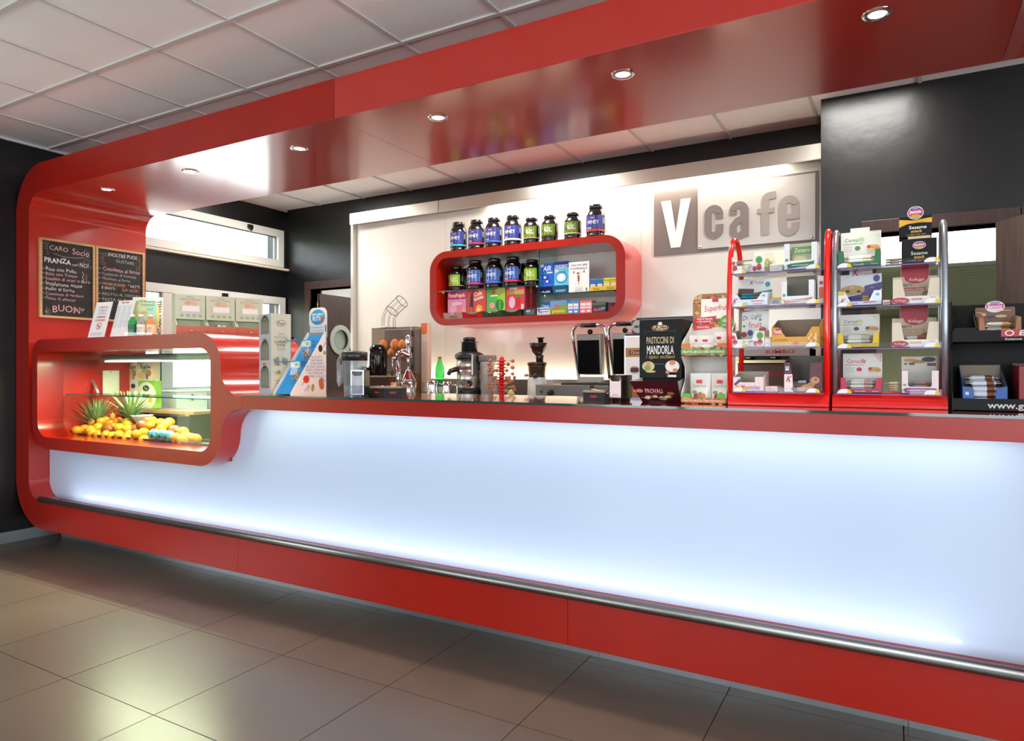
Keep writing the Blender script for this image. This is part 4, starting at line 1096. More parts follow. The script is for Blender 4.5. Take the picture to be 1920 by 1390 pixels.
for k, (zz, y) in enumerate(((.310, .20), (.190, .125))):
    for xx in (-.115, -.045):
        MB().tube([(xx, y, zz), (xx, y - .125, zz - .004), (xx, y - .145, zz + .008)], .0026, C('2f7cbc'), 6).build('hook', o)
    MB().tube([(-sw + .004, y, zz), (-.004, y, zz)], .0026, C('2f7cbc'), 6).build('hook_rail', o)
    x_, y_, z_ = -.045, y - .06, zz - .108
    q = thing('snack_bag', 'clear bag of nuts hanging on the %s hook of the blue stand' % ('upper', 'lower')[k], 'snack bag', (px.x + x_ * c - y_ * s_, px.y + x_ * s_ + y_ * c, ZCT + z_), rz)
    MB().add([(-.028, -.004, .0), (.028, -.004, 0), (.034, -.012, .03), (.028, -.003, .075), (-.028, -.003, .075), (-.034, -.012, .03), (-.028, .008, 0), (.028, .008, 0), (.034, .016, .03), (.028, .006, .075), (-.028, .006, .075), (-.034, .016, .03)],
             [(0, 1, 2, 5), (5, 2, 3, 4), (7, 6, 11, 8), (8, 11, 10, 9), (0, 6, 7, 1), (1, 7, 8, 2), (2, 8, 9, 3), (6, 0, 5, 11), (11, 5, 4, 10)], pane((240, 244, 246), .1, haze=.08)).build('bag', q)
    nm = MB(); random.seed(k)
    for j in range(26): nm.ball((random.uniform(-.024, .024), random.uniform(-.004, .010), random.uniform(.006, .05)), random.uniform(.005, .008), C(random.choice(['7a4a30', 'b08a60', '94643c', 'c8a880'])), 6, 4)
    nb = nm.build('nuts', q); nb['kind'] = 'stuff'
    MB().box(-.034, .034, -.004, -.002, .072, .106, C('e8ebe6')).box(-.034, .034, .005, .007, .072, .106, C('e8ebe6')).box(.004, .028, -.0046, -.004, .080, .098, C('8cc08c')).build('header_label', q)

# water jug
pj = on(652, 745)
o = thing('jug', 'clear plastic jug with black lid beside the napkin holder', 'jug', (pj.x, pj.y + .05, ZCT))
PL = pane((226, 232, 236), .05, haze=.12)
MB().lathe([(.050, .0), (.052, .003), (.054, .05), (.066, .20), (.067, .212)], PL, seg=28, cap=False).lathe([(0, .006), (.050, .006)], PL, seg=28, cap=False).build('body', o)
MB().lathe([(.0, .060), (.053, .060), (.052, .008), (.0, .008)], pane((214, 222, 226), haze=.2), seg=24, cap=False).build('water', o)
MB().lathe([(.068, .190), (.068, .232), (.06, .237), (.045, .240), (0, .240)], mat((34, 32, 32), .3), seg=28).build('lid', o)
MB().tube([(-.062, 0, .205), (-.10, -.0, .210), (-.112, 0, .19), (-.112, 0, .08), (-.105, 0, .062), (-.095, 0, .075), (-.092, 0, .17)], .010, pane((230, 236, 240), .05, haze=.2), 10).build('handle', o)

# napkin holders
def napkin(pos, rz, w, d, h, label):
    o = thing('napkin_holder', label, 'napkin holder', pos, rz, 'chrome napkin holders on the bar')
    fp = MB().box(-w / 2, -w / 2 + .006, -d / 2, -d / 2 + .003, .012, h, CHROME).box(w / 2 - .006, w / 2, -d / 2, -d / 2 + .003, .012, h, CHROME).box(-w / 2 + .006, w / 2 - .006, -d / 2, -d / 2 + .003, h - .005, h, CHROME).box(-w / 2 + .006, w / 2 - .006, -d / 2, -d / 2 + .003, .012, .016, CHROME)
    fp.build('front_frame', o)
    SIDE = mat((120, 112, 104), .2, metal=.9)
    for xx in (-w / 2, w / 2 - .002): MB().box(xx, xx + .002, -d / 2 + .003, d / 2, .012, h, SIDE).build('side_plate', o)
    MB().box(-w / 2, w / 2, d / 2 - .003, d / 2, .012, h, SIDE).build('back_plate', o)
    cut = [(-w / 2 + .006, .018), (-w / 2 + .014, .018)] + arc(0, .014, w * .28, PI, 0, 8) + [(w / 2 - .014, .018), (w / 2 - .006, .018), (w / 2 - .006, h - .012)] + [(w * .42 * math.cos(t), h - .012 - .022 * math.sin(t)) for t in [PI * k / 10 for k in range(11)]] + [(-w / 2 + .006, h - .012)]
    MB().prism(cut, -d / 2 - .001, -d / 2 + .004, mat((240, 226, 226), .7)).build('napkin', o)
    MB().box(-w / 2 + .004, w / 2 - .004, -d / 2 + .006, d / 2 - .006, .014, h - .03, mat((236, 224, 224), .7)).build('napkin_stack', o, .003)
    for x in (-w / 2 + .012, w / 2 - .012): MB().box(x - .004, x + .004, -d / 2 + .004, d / 2 - .004, 0, .012, BLACK).build('foot', o)
pn_ = on(667, 744.5)
napkin((pn_.x, pn_.y + .035, ZCT), .25, .075, .07, .14, 'chrome napkin holder beside the plastic jug')
pn_ = on(1156, 752.5)
napkin((pn_.x, pn_.y + .05, ZCT), -.12, .068, .10, .118, 'chrome napkin holder in front of the panini grills')

# sugar sachet trays
def sachet(loc, rz, col, c2, label, tiltx=0, tilty=0):
    me = bar_mesh(.062, .042, .004, col, c2)
    q = bpy.data.objects.new('sugar_sachet', me); COL.objects.link(q); q.location = loc; q.rotation_euler = (tiltx, tilty, rz)
    tag(q, label, 'sugar sachet', 'sugar sachets in the black trays')
def sugar_tray(poly, z1, label, loc, rz, faces, sach, slabel):
    o = thing('sugar_tray', label, 'sugar tray', loc, rz, 'black sugar trays on the bar')
    DK = mat((14, 10, 12), .4, spec=.25)
    inner = [(x * .93, y * .93) for x, y in poly]
    MB().prism(poly, 0, z1, DK, [inner], axis='z').prism(inner, .0, .006, DK, axis='z').build('body', o, .001)
    MB().prism([(x * 1.01, y * 1.01) for x, y in poly], z1, z1 + .011, pane((206, 190, 176), ior=1.25, haze=.3), [inner], axis='z').build('clear_rim', o)
    for a, b in faces:
        a = Vector((*a, 0)); b = Vector((*b, 0)); mid = (a + b) / 2; ang = math.atan2(b.y - a.y, b.x - a.x)
        M = Matrix.Translation(mid) @ Matrix.Rotation(ang, 4, 'Z')
        MB(M).text('KIMBO', 0, z1 * .52, .010, -.0006, mat((208, 20, 28), .4), w=.034).build('lettering', o)
    random.seed(len(sach))
    c, s_ = math.cos(rz), math.sin(rz)
    for x, y, col, c2, a, t in sach:
        sachet((loc[0] + x * c - y * s_, loc[1] + x * s_ + y * c, loc[2] + z1 - .004 + t), rz + a, col, c2, slabel, .1 * a, .25)
ps = on(712, 745)
hexp = [(-.088, -.025), (.01, -.062), (.088, -.025), (.088, .05), (.0, .078), (-.088, .05)]
SACH = [(-.06, .0, 'e8a030', 'f0d8a0', .4, .002), (-.03, -.02, 'f0e8e4', 'd04040', -.3, .004), (.0, .0, 'f2ece6', 'e6b040', .2, .006), (.03, -.025, 'f0ece8', 'd05048', .6, .004), (.055, .0, 'f4f0ec', 'd8a0a0', -.2, .006), (.02, .03, 'f0e6e0', 'e0a040', 1.0, .008), (-.03, .03, 'e8a838', 'f0e0b0', .9, .005)]
sugar_tray(hexp, .046, 'black angled sugar tray beside the chrome citrus press', (ps.x, ps.y + .06, ZCT), .30, [(hexp[0], hexp[1]), (hexp[1], hexp[2])], SACH, 'paper sugar sachet in the angled black tray')
ps = on(1111, 752)
rp = [(-.052, -.05), (.052, -.05), (.052, .05), (-.052, .05)]
sugar_tray(rp, .038, 'black square sugar tray beside the chrome napkin holder before the grills', (ps.x, ps.y + .06, ZCT), .02, [(rp[0], rp[1])], [(-.03, -.01, 'f2ece6', 'e8e0d8', .2, .004), (0, .0, 'e8a838', 'f0d8a0', .1, .010), (.03, -.005, 'f0e8e4', 'd86058', -.15, .005), (.0, .03, 'f2eeea', 'f0e0d0', .6, .004)], 'paper sugar sachet in the square black tray')
# smoked plastic box and glass behind the angled tray
pq = on(692, 741)
o = thing('cutlery_box', 'smoked plastic box with metal edge behind the angled sugar tray', 'box', (pq.x, pq.y + .12, ZCT), .1)
SMK = pane((120, 96, 76), .03, haze=.25)
MB().box(-.065, .065, -.04, -.037, 0, .10, SMK).box(-.065, .065, .037, .04, 0, .10, SMK).box(-.065, -.062, -.037, .037, 0, .10, SMK).box(.062, .065, -.037, .037, 0, .10, SMK).box(-.065, .065, -.04, .04, 0, .003, SMK).build('walls', o)
MB().prism([(-.068, -.043), (.068, -.043), (.068, .043), (-.068, .043)], .10, .108, mat((150, 140, 120), .3, metal=.6), [[(-.062, -.037), (.062, -.037), (.062, .037), (-.062, .037)]], axis='z').build('rim', o)
MB().box(-.06, .06, -.03, .03, .004, .03, C('c89038')).build('contents', o)
pg = on(714, 741)
o = thing('drinking_glass', 'drinking glass half full of orange juice behind the angled sugar tray', 'glass', (pg.x, pg.y + .10, ZCT))
MB().lathe([(.026, 0), (.030, .1), (.0285, .1), (.0248, .006), (0, .006)], CLEAR, seg=20, cap=False).build('body', o)
MB().lathe([(0, .006), (.0246, .006), (.0270, .07), (0, .07)], mat((214, 150, 50), .3, trans=.3), seg=20, cap=False).build('juice', o)

# ================================================================== BACK WORKTOP
def bw(u, Y): return (XU(u, Y), Y, ZW)
# orange squeezing machine with wire chute
Y0 = 4.62; xa, xb = XU(697, Y0), XU(777, Y0); w = xb - xa; xm = (xa + xb) / 2
zt = ZV(740, 614, Y0); zm = ZV(740, 699, Y0)
o = thing('orange_juicer', 'automatic orange juicer with smoked clear hood and wire fruit chute', 'juicer', (xm, Y0 + .09, ZW))
dd = .18; hB = zm - ZW; hT = zt - ZW
MB().box(-w / 2, w / 2, -dd / 2 + .02, dd / 2, 0, hB, mat((196, 158, 104), .4)).build('base', o, .006)
MB().box(w / 2 - .045, w / 2 + .002, -dd / 2 + .018, dd / 2, 0, hB, mat((110, 70, 44), .4)).build('base_side', o, .003)
HOOD = pane((226, 220, 214), .03, ior=1.35, haze=.10)
MB().box(-w / 2, w / 2, -dd / 2, -dd / 2 + .005, hB, hT, HOOD).box(-w / 2, -w / 2 + .005, -dd / 2, dd / 2, hB, hT, HOOD).box(w / 2 - .005, w / 2, -dd / 2, dd / 2, hB, hT, HOOD).box(-w / 2, w / 2, -dd / 2, dd / 2, hT - .005, hT, HOOD).build('hood', o)
MB().box(-w / 2 + .01, w / 2 - .01, dd / 2 - .02, dd / 2, hB, hT - .01, mat((150, 140, 132), .5)).build('back_plate', o)
for x, z, r in ((-.11, .62, .058), (.02, .62, .060), (.10, .62, .05), (-.02, .45, .045), (.10, .40, .044), (-.12, .44, .045)):
    zz = hB + (hT - hB) * z
    MB().lathe([(0, -.02), (r * .6, -.018), (r, 0), (r * .95, .05), (0, .05)], mat((214, 120, 40), .4), (x, -.08, zz), 20, 'y').build('squeezing_cup', o)
for z in (.12, .5, .85): MB().box(w / 2 - .03, w / 2 - .012, -dd / 2 - .012, -dd / 2, hB + (hT - hB) * z - .025, hB + (hT - hB) * z + .025, BLACK).build('clip', o, .003)
MB().box(-w / 2 + .005, w / 2 - .02, -dd / 2 - .003, -dd / 2, hB - .006, hB + .006, mat((60, 56, 52), .4)).box(w / 2 - .035, w / 2 - .03, -dd / 2 - .006, -dd / 2, hB, hT, STEEL).build('hood_frame', o)
WIRE = mat((84, 84, 88), .4, metal=.5)
# chute: vertical wires bending to the right
def cw(a):
    ca_, sa_ = math.cos(a) * .06, math.sin(a) * .06
    pts = [(-.12 + ca_, sa_, hT + .0)]
    for t in range(7):
        th = t / 6 * .95
        pts.append((-.12 + .13 * (1 - math.cos(th)) + ca_ * math.cos(th), sa_, hT + .06 + .13 * math.sin(th) - ca_ * math.sin(th)))
    th = .95; L_ = .12
    pts.append((pts[-1][0] + L_ * math.sin(th), sa_, pts[-1][2] + L_ * math.cos(th)))
    return pts
for k in range(8): MB().tube(cw(2 * PI * k / 8), .0018, WIRE, 5).build('chute_wire', o)
for j in (6, 8):
    MB().tube([cw(2 * PI * k / 24)[j] for k in range(24)], .0028, WIRE, 6, closed=True).build('chute_ring', o)
MB().cyl(-.12, 0, hT, hT + .014, .068, mat((190, 190, 188), .3, metal=.7), 24).build('chute_collar', o)

# coffee doser with black domes
Y0 = 4.40
o = thing('coffee_grinder', 'black domed coffee grinder before the smoked juicer hood', 'grinder', bw(708, Y0))
zz = ZV(708, 645, Y0) - ZW; yf = (XU(722, Y0) - XU(692, Y0)) / 2 * .9
MB().lathe([(yf * .9, .0), (yf * .95, .12), (yf, .125), (yf, zz - .10), (yf * .93, zz - .05), (yf * .7, zz - .018), (yf * .35, zz - .003), (0, zz)], BLACKG, seg=28).build('hopper_dome', o)
x2 = XU(694, Y0) - XU(708, Y0)
MB().lathe([(.055, 0), (.056, .15), (.058, .22), (.05, .255), (.03, .272), (0, .276)], BLACKG, (x2 * .9, -.10, 0), 24).build('doser_dome', o)
MB().box(-.09, .09, -.15, .09, 0, .03, BLACKG).build('base', o, .006)

# chrome lever citrus press
Y0 = 4.28
xc = XU(751, Y0); base_z = ZW
zt = ZV(749, 627, Y0) - ZW; o = thing('citrus_press', 'chrome lever citrus press with black handle before the orange juicer', 'citrus press', (xc, Y0 + .1, ZW))
zb = ZV(752, 717, Y0) - ZW
MB().lathe([(.075, 0), (.078, .006), (.072, .02), (.062, zb * .55), (.066, zb), (.055, zb + .004)], mat((200, 198, 192), .18, metal=1), seg=28).build('base', o)
z1 = ZV(752, 715, Y0) - ZW; z2 = ZV(752, 693, Y0) - ZW
MB().lathe([(.062, z1), (.058, z1 + .012), (.040, z1 + (z2 - z1) * .5), (.022, z2 - .01), (.018, z2)], CHROME, seg=24).build('press_cone', o)
MB().cyl(0, 0, z2, ZV(752, 660, Y0) - ZW, .011, CHROME, 12).build('ram', o)
xcol = XU(732, Y0) - xc
MB().cyl(xcol, 0, .0, ZV(733, 672, Y0) - ZW, .021, CHROME, 16).build('column', o)
zc = ZV(745, 668, Y0) - ZW
MB().tube([(xcol, 0, zc - .03), (xcol + .01, 0, zc + .02), (xcol * .4, 0, zc + .035), (0, 0, zc + .02), (.01, 0, zc - .02)], [.026, .03, .03, .03, .024], CHROME, 12).build('head', o)
MB().cyl(0, 0, zc, zt - .075, .016, mat((200, 200, 202), .2, metal=1), 14).build('spring_housing', o)
sp = [(.019 * math.cos(t * .7), .019 * math.sin(t * .7), zc + .03 + (zt - .11 - zc - .03) * t / 54) for t in range(55)]
MB().tube(sp, .0035, CHROME, 5).build('spring', o)
MB().lathe([(.02, zt - .09), (.023, zt - .085), (.022, zt - .02), (.012, zt - .006), (.008, zt), (0, zt)], CHROME, seg=18).build('top_cap', o)
hx = XU(724, Y0) - xc; hz = ZV(724, 672, Y0) - ZW
MB().tube([(xcol - .005, -.01, hz + .005), (hx, -.02, hz)], .010, CHROME, 10).tube([(hx, -.02, hz), (hx, -.02, ZV(724, 697, Y0) - ZW)], .006, CHROME, 8).build('lever', o)
MB().tube([(hx, -.02, ZV(724, 697, Y0) - ZW), (hx, -.02, ZV(724, 718, Y0) - ZW)], [.012, .014], BLACK, 12).build('lever_grip', o)

# carton, green bottle, steel pots
def upright(u0, u1, vt, Y, d, decs, col, name, label, cat):
    xa, xb = XU(u0, Y), XU(u1, Y); h = ZV((u0 + u1) / 2, vt, Y) - ZW
    return carton(name, label, cat, ((xa + xb) / 2, Y + d / 2, ZW), 0, xb - xa, d, h, col, decs)
upright(789.5, 801, 606, 4.70, .06, [('r', .5, .93, 1.0, .14, 'e07040'), ('r', .5, .80, .7, .10, 'd8ccb8'), ('r', .5, .86, .6, .025, 'a89830'), ('r', .4, .16, .5, .12, 'b0a090'), ('r', .5, .05, 1.0, .08, '3a7a50')], C('d8b8a4'), 'drink_carton', 'tall pale carton with orange top beside the orange juicer', 'carton')
def pet(u, vt, Y, label):
    h = ZV(u, vt, Y) - ZW; r = .040
    o = thing('water_bottle', label, 'bottle', (XU(u, Y), Y, ZW), 0)
    G = mat((70, 190, 96), .08, trans=.75, ior=1.2)
    MB().lathe([(r * .8, 0), (r, .012), (r, h * .34), (r * .82, h * .43), (r * .95, h * .52), (r, h * .60), (r * .85, h * .76), (r * .4, h * .92), (.013, h * .95), (.013, h * .965)], G, seg=24).build('body', o)
    MB().lathe([(.016, h * .955), (.016, h), (0, h)], C('d8452c'), seg=14).build('cap', o)
    MB().lathe([(r * 1.01, h * .08), (r * 1.01, h * .30)], C('d8d4c8'), seg=24, cap=False).lathe([(r * 1.02, h * .1), (r * 1.02, h * .16)], C('b84030'), seg=24, cap=False).build('wrap_label', o)
pet(824.5, 669, 4.62, 'green plastic water bottle with red cap beside the steel pots')
def pot(u, vt, Y, r, label):
    h = ZV(u, vt, Y) - ZW
    o = thing('steel_pitcher', label, 'pitcher', (XU(u, Y), Y, ZW), 0)
    MB().lathe([(r, 0), (r * 1.02, .01), (r * .78, h * .75), (r * .8, h), (r * .75, h), (r * .72, h * .75), (r * .9, .02), (0, .015)], CHROME, seg=28, cap=False).build('body', o)
    MB().tube([(r * .7, .03, h * .85), (r * 1.4, .05, h * .8), (r * 1.5, .05, h * .4), (r * .95, .03, h * .25)], .006, CHROME, 8).build('handle', o)
pot(811, 714, 4.45, .055, 'chrome milk pitcher before the green water bottle')
pot(838, 716.5, 4.5, .045, 'chrome milk pitcher beside the silver centrifugal juicer')
o = thing('sponge', 'blue sponge cloth on the worktop beside the milk pitcher', 'cloth', bw(793, 4.42))
MB().box(-.04, .04, -.03, .03, 0, .045, C('1f58b0')).build('sponge', o, .008)

# centrifugal juicer
Y0 = 4.60; xc = XU(867.5, Y0)
def hz_(v, u=868): return ZV(u, v, Y0) - ZW
pxm = (XU(888, Y0) - XU(848, Y0)) / 40
o = thing('centrifugal_juicer', 'silver and black centrifugal juicer with a tall feed tube', 'juicer', (xc, Y0 + .1, ZW))
SIL = mat((190, 186, 180), .3, metal=.95, bump=.03, bscale=40, stretch=(40, 40, 1))
MB().lathe([(21.5 * pxm, 0), (21.5 * pxm, hz_(731)), (21 * pxm, hz_(730))], mat((24, 24, 25), .3), seg=32).build('foot', o)
MB().lathe([(20.5 * pxm, hz_(731)), (20.5 * pxm, hz_(694.5)), (20 * pxm, hz_(694.2)), (20.5 * pxm, hz_(693.8)), (20.5 * pxm, hz_(672))], SIL, seg=40).build('body', o)
MB().lathe([(22.5 * pxm, hz_(673)), (23 * pxm, hz_(670)), (23 * pxm, hz_(665)), (20 * pxm, hz_(662)), (13.5 * pxm, hz_(659))], mat((30, 33, 36), .35), seg=36).build('lid', o)
MB().lathe([(13 * pxm, hz_(660)), (12.7 * pxm, hz_(642)), (14.5 * pxm, hz_(641.5)), (14.5 * pxm, hz_(640.5)), (11 * pxm, hz_(640.3))], mat((38, 40, 42), .3), seg=28).build('feed_tube', o)
MB().lathe([(9.5 * pxm, hz_(641)), (9.5 * pxm, hz_(638)), (10.5 * pxm, hz_(637)), (10 * pxm, hz_(633.5)), (7 * pxm, hz_(631.8)), (0, hz_(631.4))], mat((24, 26, 28), .35), seg=24).build('pusher', o)
MB().tube([(-12 * pxm, -17 * pxm, hz_(692)), (-18 * pxm, -27 * pxm, hz_(696)), (-20 * pxm, -30 * pxm, hz_(703))], [.022, .020, .016], mat((60, 60, 58), .25, metal=.5), 12).build('spout', o)
MB().box(17 * pxm, 20 * pxm, -21 * pxm, -10 * pxm, hz_(704), hz_(665), mat((180, 178, 174), .3, metal=.9)).build('clamp_arm', o, .004)
MB().lathe([(.0, 0), (.030, .0), (.030, .006), (0, .006)], BLACK, (10.5 * pxm, -18.5 * pxm, hz_(720)), 16, 'y').build('switch_plate', o)
MB().lathe([(.0, -.008), (.012, -.006), (.012, .004)], C('e05030'), (11 * pxm, -19.4 * pxm, hz_(723.5)), 12, 'y').build('switch', o)
MB().text('robot coupe', -2 * pxm, hz_(712.5), .016, -20.8 * pxm, mat((90, 88, 84), .4), w=.09).build('lettering', o)
# pulp bin with bag
MB().box(22 * pxm, 40 * pxm, -.05, .10, hz_(679), hz_(666), mat((128, 122, 118), .4)).build('pulp_chute', o, .012)
b = thing('pulp_bin', 'grey pulp bin lined with a crumpled clear bag beside the silver juicer', 'bin', (XU(901, Y0), Y0 + .10, ZW))
MB().lathe([(.042, 0), (.05, .02), (.055, hz_(690)), (.055, hz_(680))], mat((150, 140, 132), .4), seg=22, cap=False).lathe([(0, .004), (.042, .004)], mat((150, 140, 132), .4), seg=22, cap=False).build('bin', b)
MB().lathe([(.050, .03), (.058, .12), (.054, .2), (.060, hz_(682)), (.052, hz_(678.5))], pane((238, 232, 226), .15, haze=.35), seg=14, cap=False).build('bag', b)

# cutting board, knife, peeled fruit, pear
Y0 = 4.40
cx = XU(955, Y0)
zbrd = ZW
o = thing('cutting_board', 'blue edged white cutting board on the back worktop', 'cutting board', (XU(958, 4.44), 4.44, ZW))
MB().box(-.25, .25, -.05, .12, 0, .026, mat((60, 130, 168), .45)).build('board', o, .004)
MB().box(-.245, .245, -.046, .116, .026, .0275, mat((206, 214, 216), .45)).build('cutting_face', o)
zB2 = ZW + .0276
o = thing('knife', 'black handled kitchen knife lying on the cutting board', 'knife', (XU(912, 4.42), 4.425, zB2), .05)
MB().tube([(-.075, 0, .010), (-.03, 0, .011), (.05, 0, .010)], [.008, .011, .009], BLACK, 10).build('handle', o)
MB().prism([(.045, -.012), (.13, -.010), (.15, .004), (.045, .010)], .006, .0085, CHROME, axis='z').build('blade', o)
MB().lathe([(.0, -.001), (.003, 0), (.003, .024), (0, .025)], CHROME, (0, 0, 0), 6).build('rivet', o)
o = thing('pear', 'small pale green pear on the cutting board beside the lollipop tree', 'pear', (XU(958, 4.42), 4.42, zB2))
MB().lathe([(.008, 0), (.026, .010), (.031, .026), (.026, .045), (.014, .062), (.006, .07), (0, .071)], mat((178, 180, 96), .4, sss=.1, var=.12, vscale=30), seg=18).build('body', o)
MB().tube([(0, 0, .069), (.002, 0, .08), (.006, 0, .088)], .0018, C('5a4a2c'), 5).build('stem', o)
o = thing('peeled_fruit', 'pale peeled fruit slice on the cutting board beside the pear', 'fruit slice', (XU(938, 4.40), 4.40, zB2))
MB().ball((0, 0, .010), .026, mat((226, 206, 150), .4), 12, 7, sz=.38).build('slice', o)
MB().ball((-.04, .0, .009), .024, mat((226, 168, 150), .4), 12, 7, sz=.36, sx=1.5).build('slice', o)

# lollipop tree
Y0 = 4.58
xc = XU(940.5, Y0); LZ = lambda v: ZV(940, v, Y0) - ZW
PXL = (XU(960, Y0) - XU(920, Y0)) / 40
o = thing('lollipop_tree', 'red tiered lollipop tree holding ball lollipops', 'lollipop stand', (xc, Y0, ZW))
LR = mat((214, 18, 22), .3)
MB().lathe([(.06, 0), (.06, .01), (.02, .02), (.019, LZ(672)), (.014, LZ(670)), (.005, LZ(669)), (.004, LZ(667)), (0, LZ(667))], LR, seg=18).build('stem', o)
LB = mat((196, 140, 96), .35, var=.25, vscale=60, vcol=(176, 84, 60)); LBm = MB().ball((0, 0, 0), 3.0 * PXL, LB, 10, 7).build('ball'); lbme = LBm.data; bpy.data.objects.remove(LBm)
LS = MB().tube([(0, 0, 0), (1, 0, 0)], .002, C('e8dcd0'), 5).build('stick'); lsme = LS.data; bpy.data.objects.remove(LS)
random.seed(21)
for j, v in enumerate((677, 683, 689.5, 695, 701.5, 708, 714, 719.5, 726, 732)):
    MB().lathe([(.019, LZ(v) - .006), (.034, LZ(v) - .004), (.034, LZ(v) + .004), (.019, LZ(v) + .006)], LR, seg=16).build('tier', o)
    for k in range(6):
        if random.random() < (.3 if j != 6 else .8): continue
        a = 2 * PI * k / 6 + (.5 * j) + random.uniform(-.08, .08)
        rad = 21 * PXL
        l = thing('lollipop', 'ball lollipop on the red tree, %s tier' % ['top', 'second', 'third', 'fourth', 'fifth', 'sixth', 'seventh', 'eighth', 'ninth', 'lowest'][j], 'lollipop', (xc + math.cos(a) * rad, Y0 + math.sin(a) * rad, ZW + LZ(v)), a + PI, 'lollipops on the red tree')
        q = bpy.data.objects.new('ball', lbme); COL.objects.link(q); q.parent = l
        s_ = bpy.data.objects.new('stick', lsme); COL.objects.link(s_); s_.parent = l; s_.scale = (rad - .03, 1, 1)

# slow juicer
Y0 = 4.62
xc = XU(998, Y0); SZ = lambda v: ZV(999, v, Y0) - ZW
p = (XU(1020, Y0) - XU(980, Y0)) / 40
o = thing('slow_juicer', 'white based slow juicer with smoked feed bowl', 'juicer', (xc, Y0 + .08, ZW))
WB = mat((214, 210, 204), .25); SMB = mat((64, 44, 34), .15, trans=.4); DKB = mat((38, 32, 30), .3)
MB().lathe([(16.5 * p, 0), (17 * p, .01), (15.5 * p, SZ(709)), (14 * p, SZ(708))], WB, (-.0, 0, 0), 32).box(0, 20 * p, -.02, .10, 0, SZ(712), WB).build('motor_base', o, .004)
MB().lathe([(13.5 * p, SZ(708)), (14 * p, SZ(704)), (15 * p, SZ(686)), (15.5 * p, SZ(685))], pane((150, 120, 92), .03, haze=.2), seg=28, cap=False).lathe([(0, SZ(705)), (11 * p, SZ(705)), (11 * p, SZ(688)), (0, SZ(688))], mat((70, 62, 56), .3), seg=20).build('juice_bowl', o)
MB().lathe([(16 * p, SZ(686)), (16.5 * p, SZ(681)), (15 * p, SZ(679.5)), (6 * p, SZ(678.5))], DKB, seg=28).build('bowl_lid', o)
MB().lathe([(14 * p, SZ(709)), (14 * p, SZ(704.5))], DKB, seg=24).ball((4 * p, -14 * p, SZ(705)), .022, DKB, 10, 7).build('collar', o)
MB().lathe([(6 * p, SZ(679)), (7 * p, SZ(667)), (6 * p, SZ(665))], SMB, (5 * p, 0, 0), 18).build('neck', o)
MB().lathe([(4 * p, SZ(667)), (10 * p, SZ(660)), (13.5 * p, SZ(650)), (14.5 * p, SZ(643)), (13.5 * p, SZ(643)), (12 * p, SZ(650)), (6 * p, SZ(660))], SMB, (2 * p, 0, 0), 28, cap=False).build('feed_bowl', o)
MB().lathe([(14.8 * p, SZ(645.5)), (14.8 * p, SZ(642.5)), (13.5 * p, SZ(642.5))], DKB, (2 * p, 0, 0), 28, cap=False).build('bowl_rim', o)
MB().lathe([(4.5 * p, SZ(650)), (4.5 * p, SZ(635)), (6.5 * p, SZ(634)), (6.5 * p, SZ(632.3)), (0, SZ(632))], DKB, (7 * p, -.0, 0), 18).build('pusher', o)
MB().tube([(-13 * p, -.03, SZ(704)), (-19 * p, -.05, SZ(704.5))], .012, mat((200, 170, 120), .2, trans=.4), 10).build('juice_outlet', o)

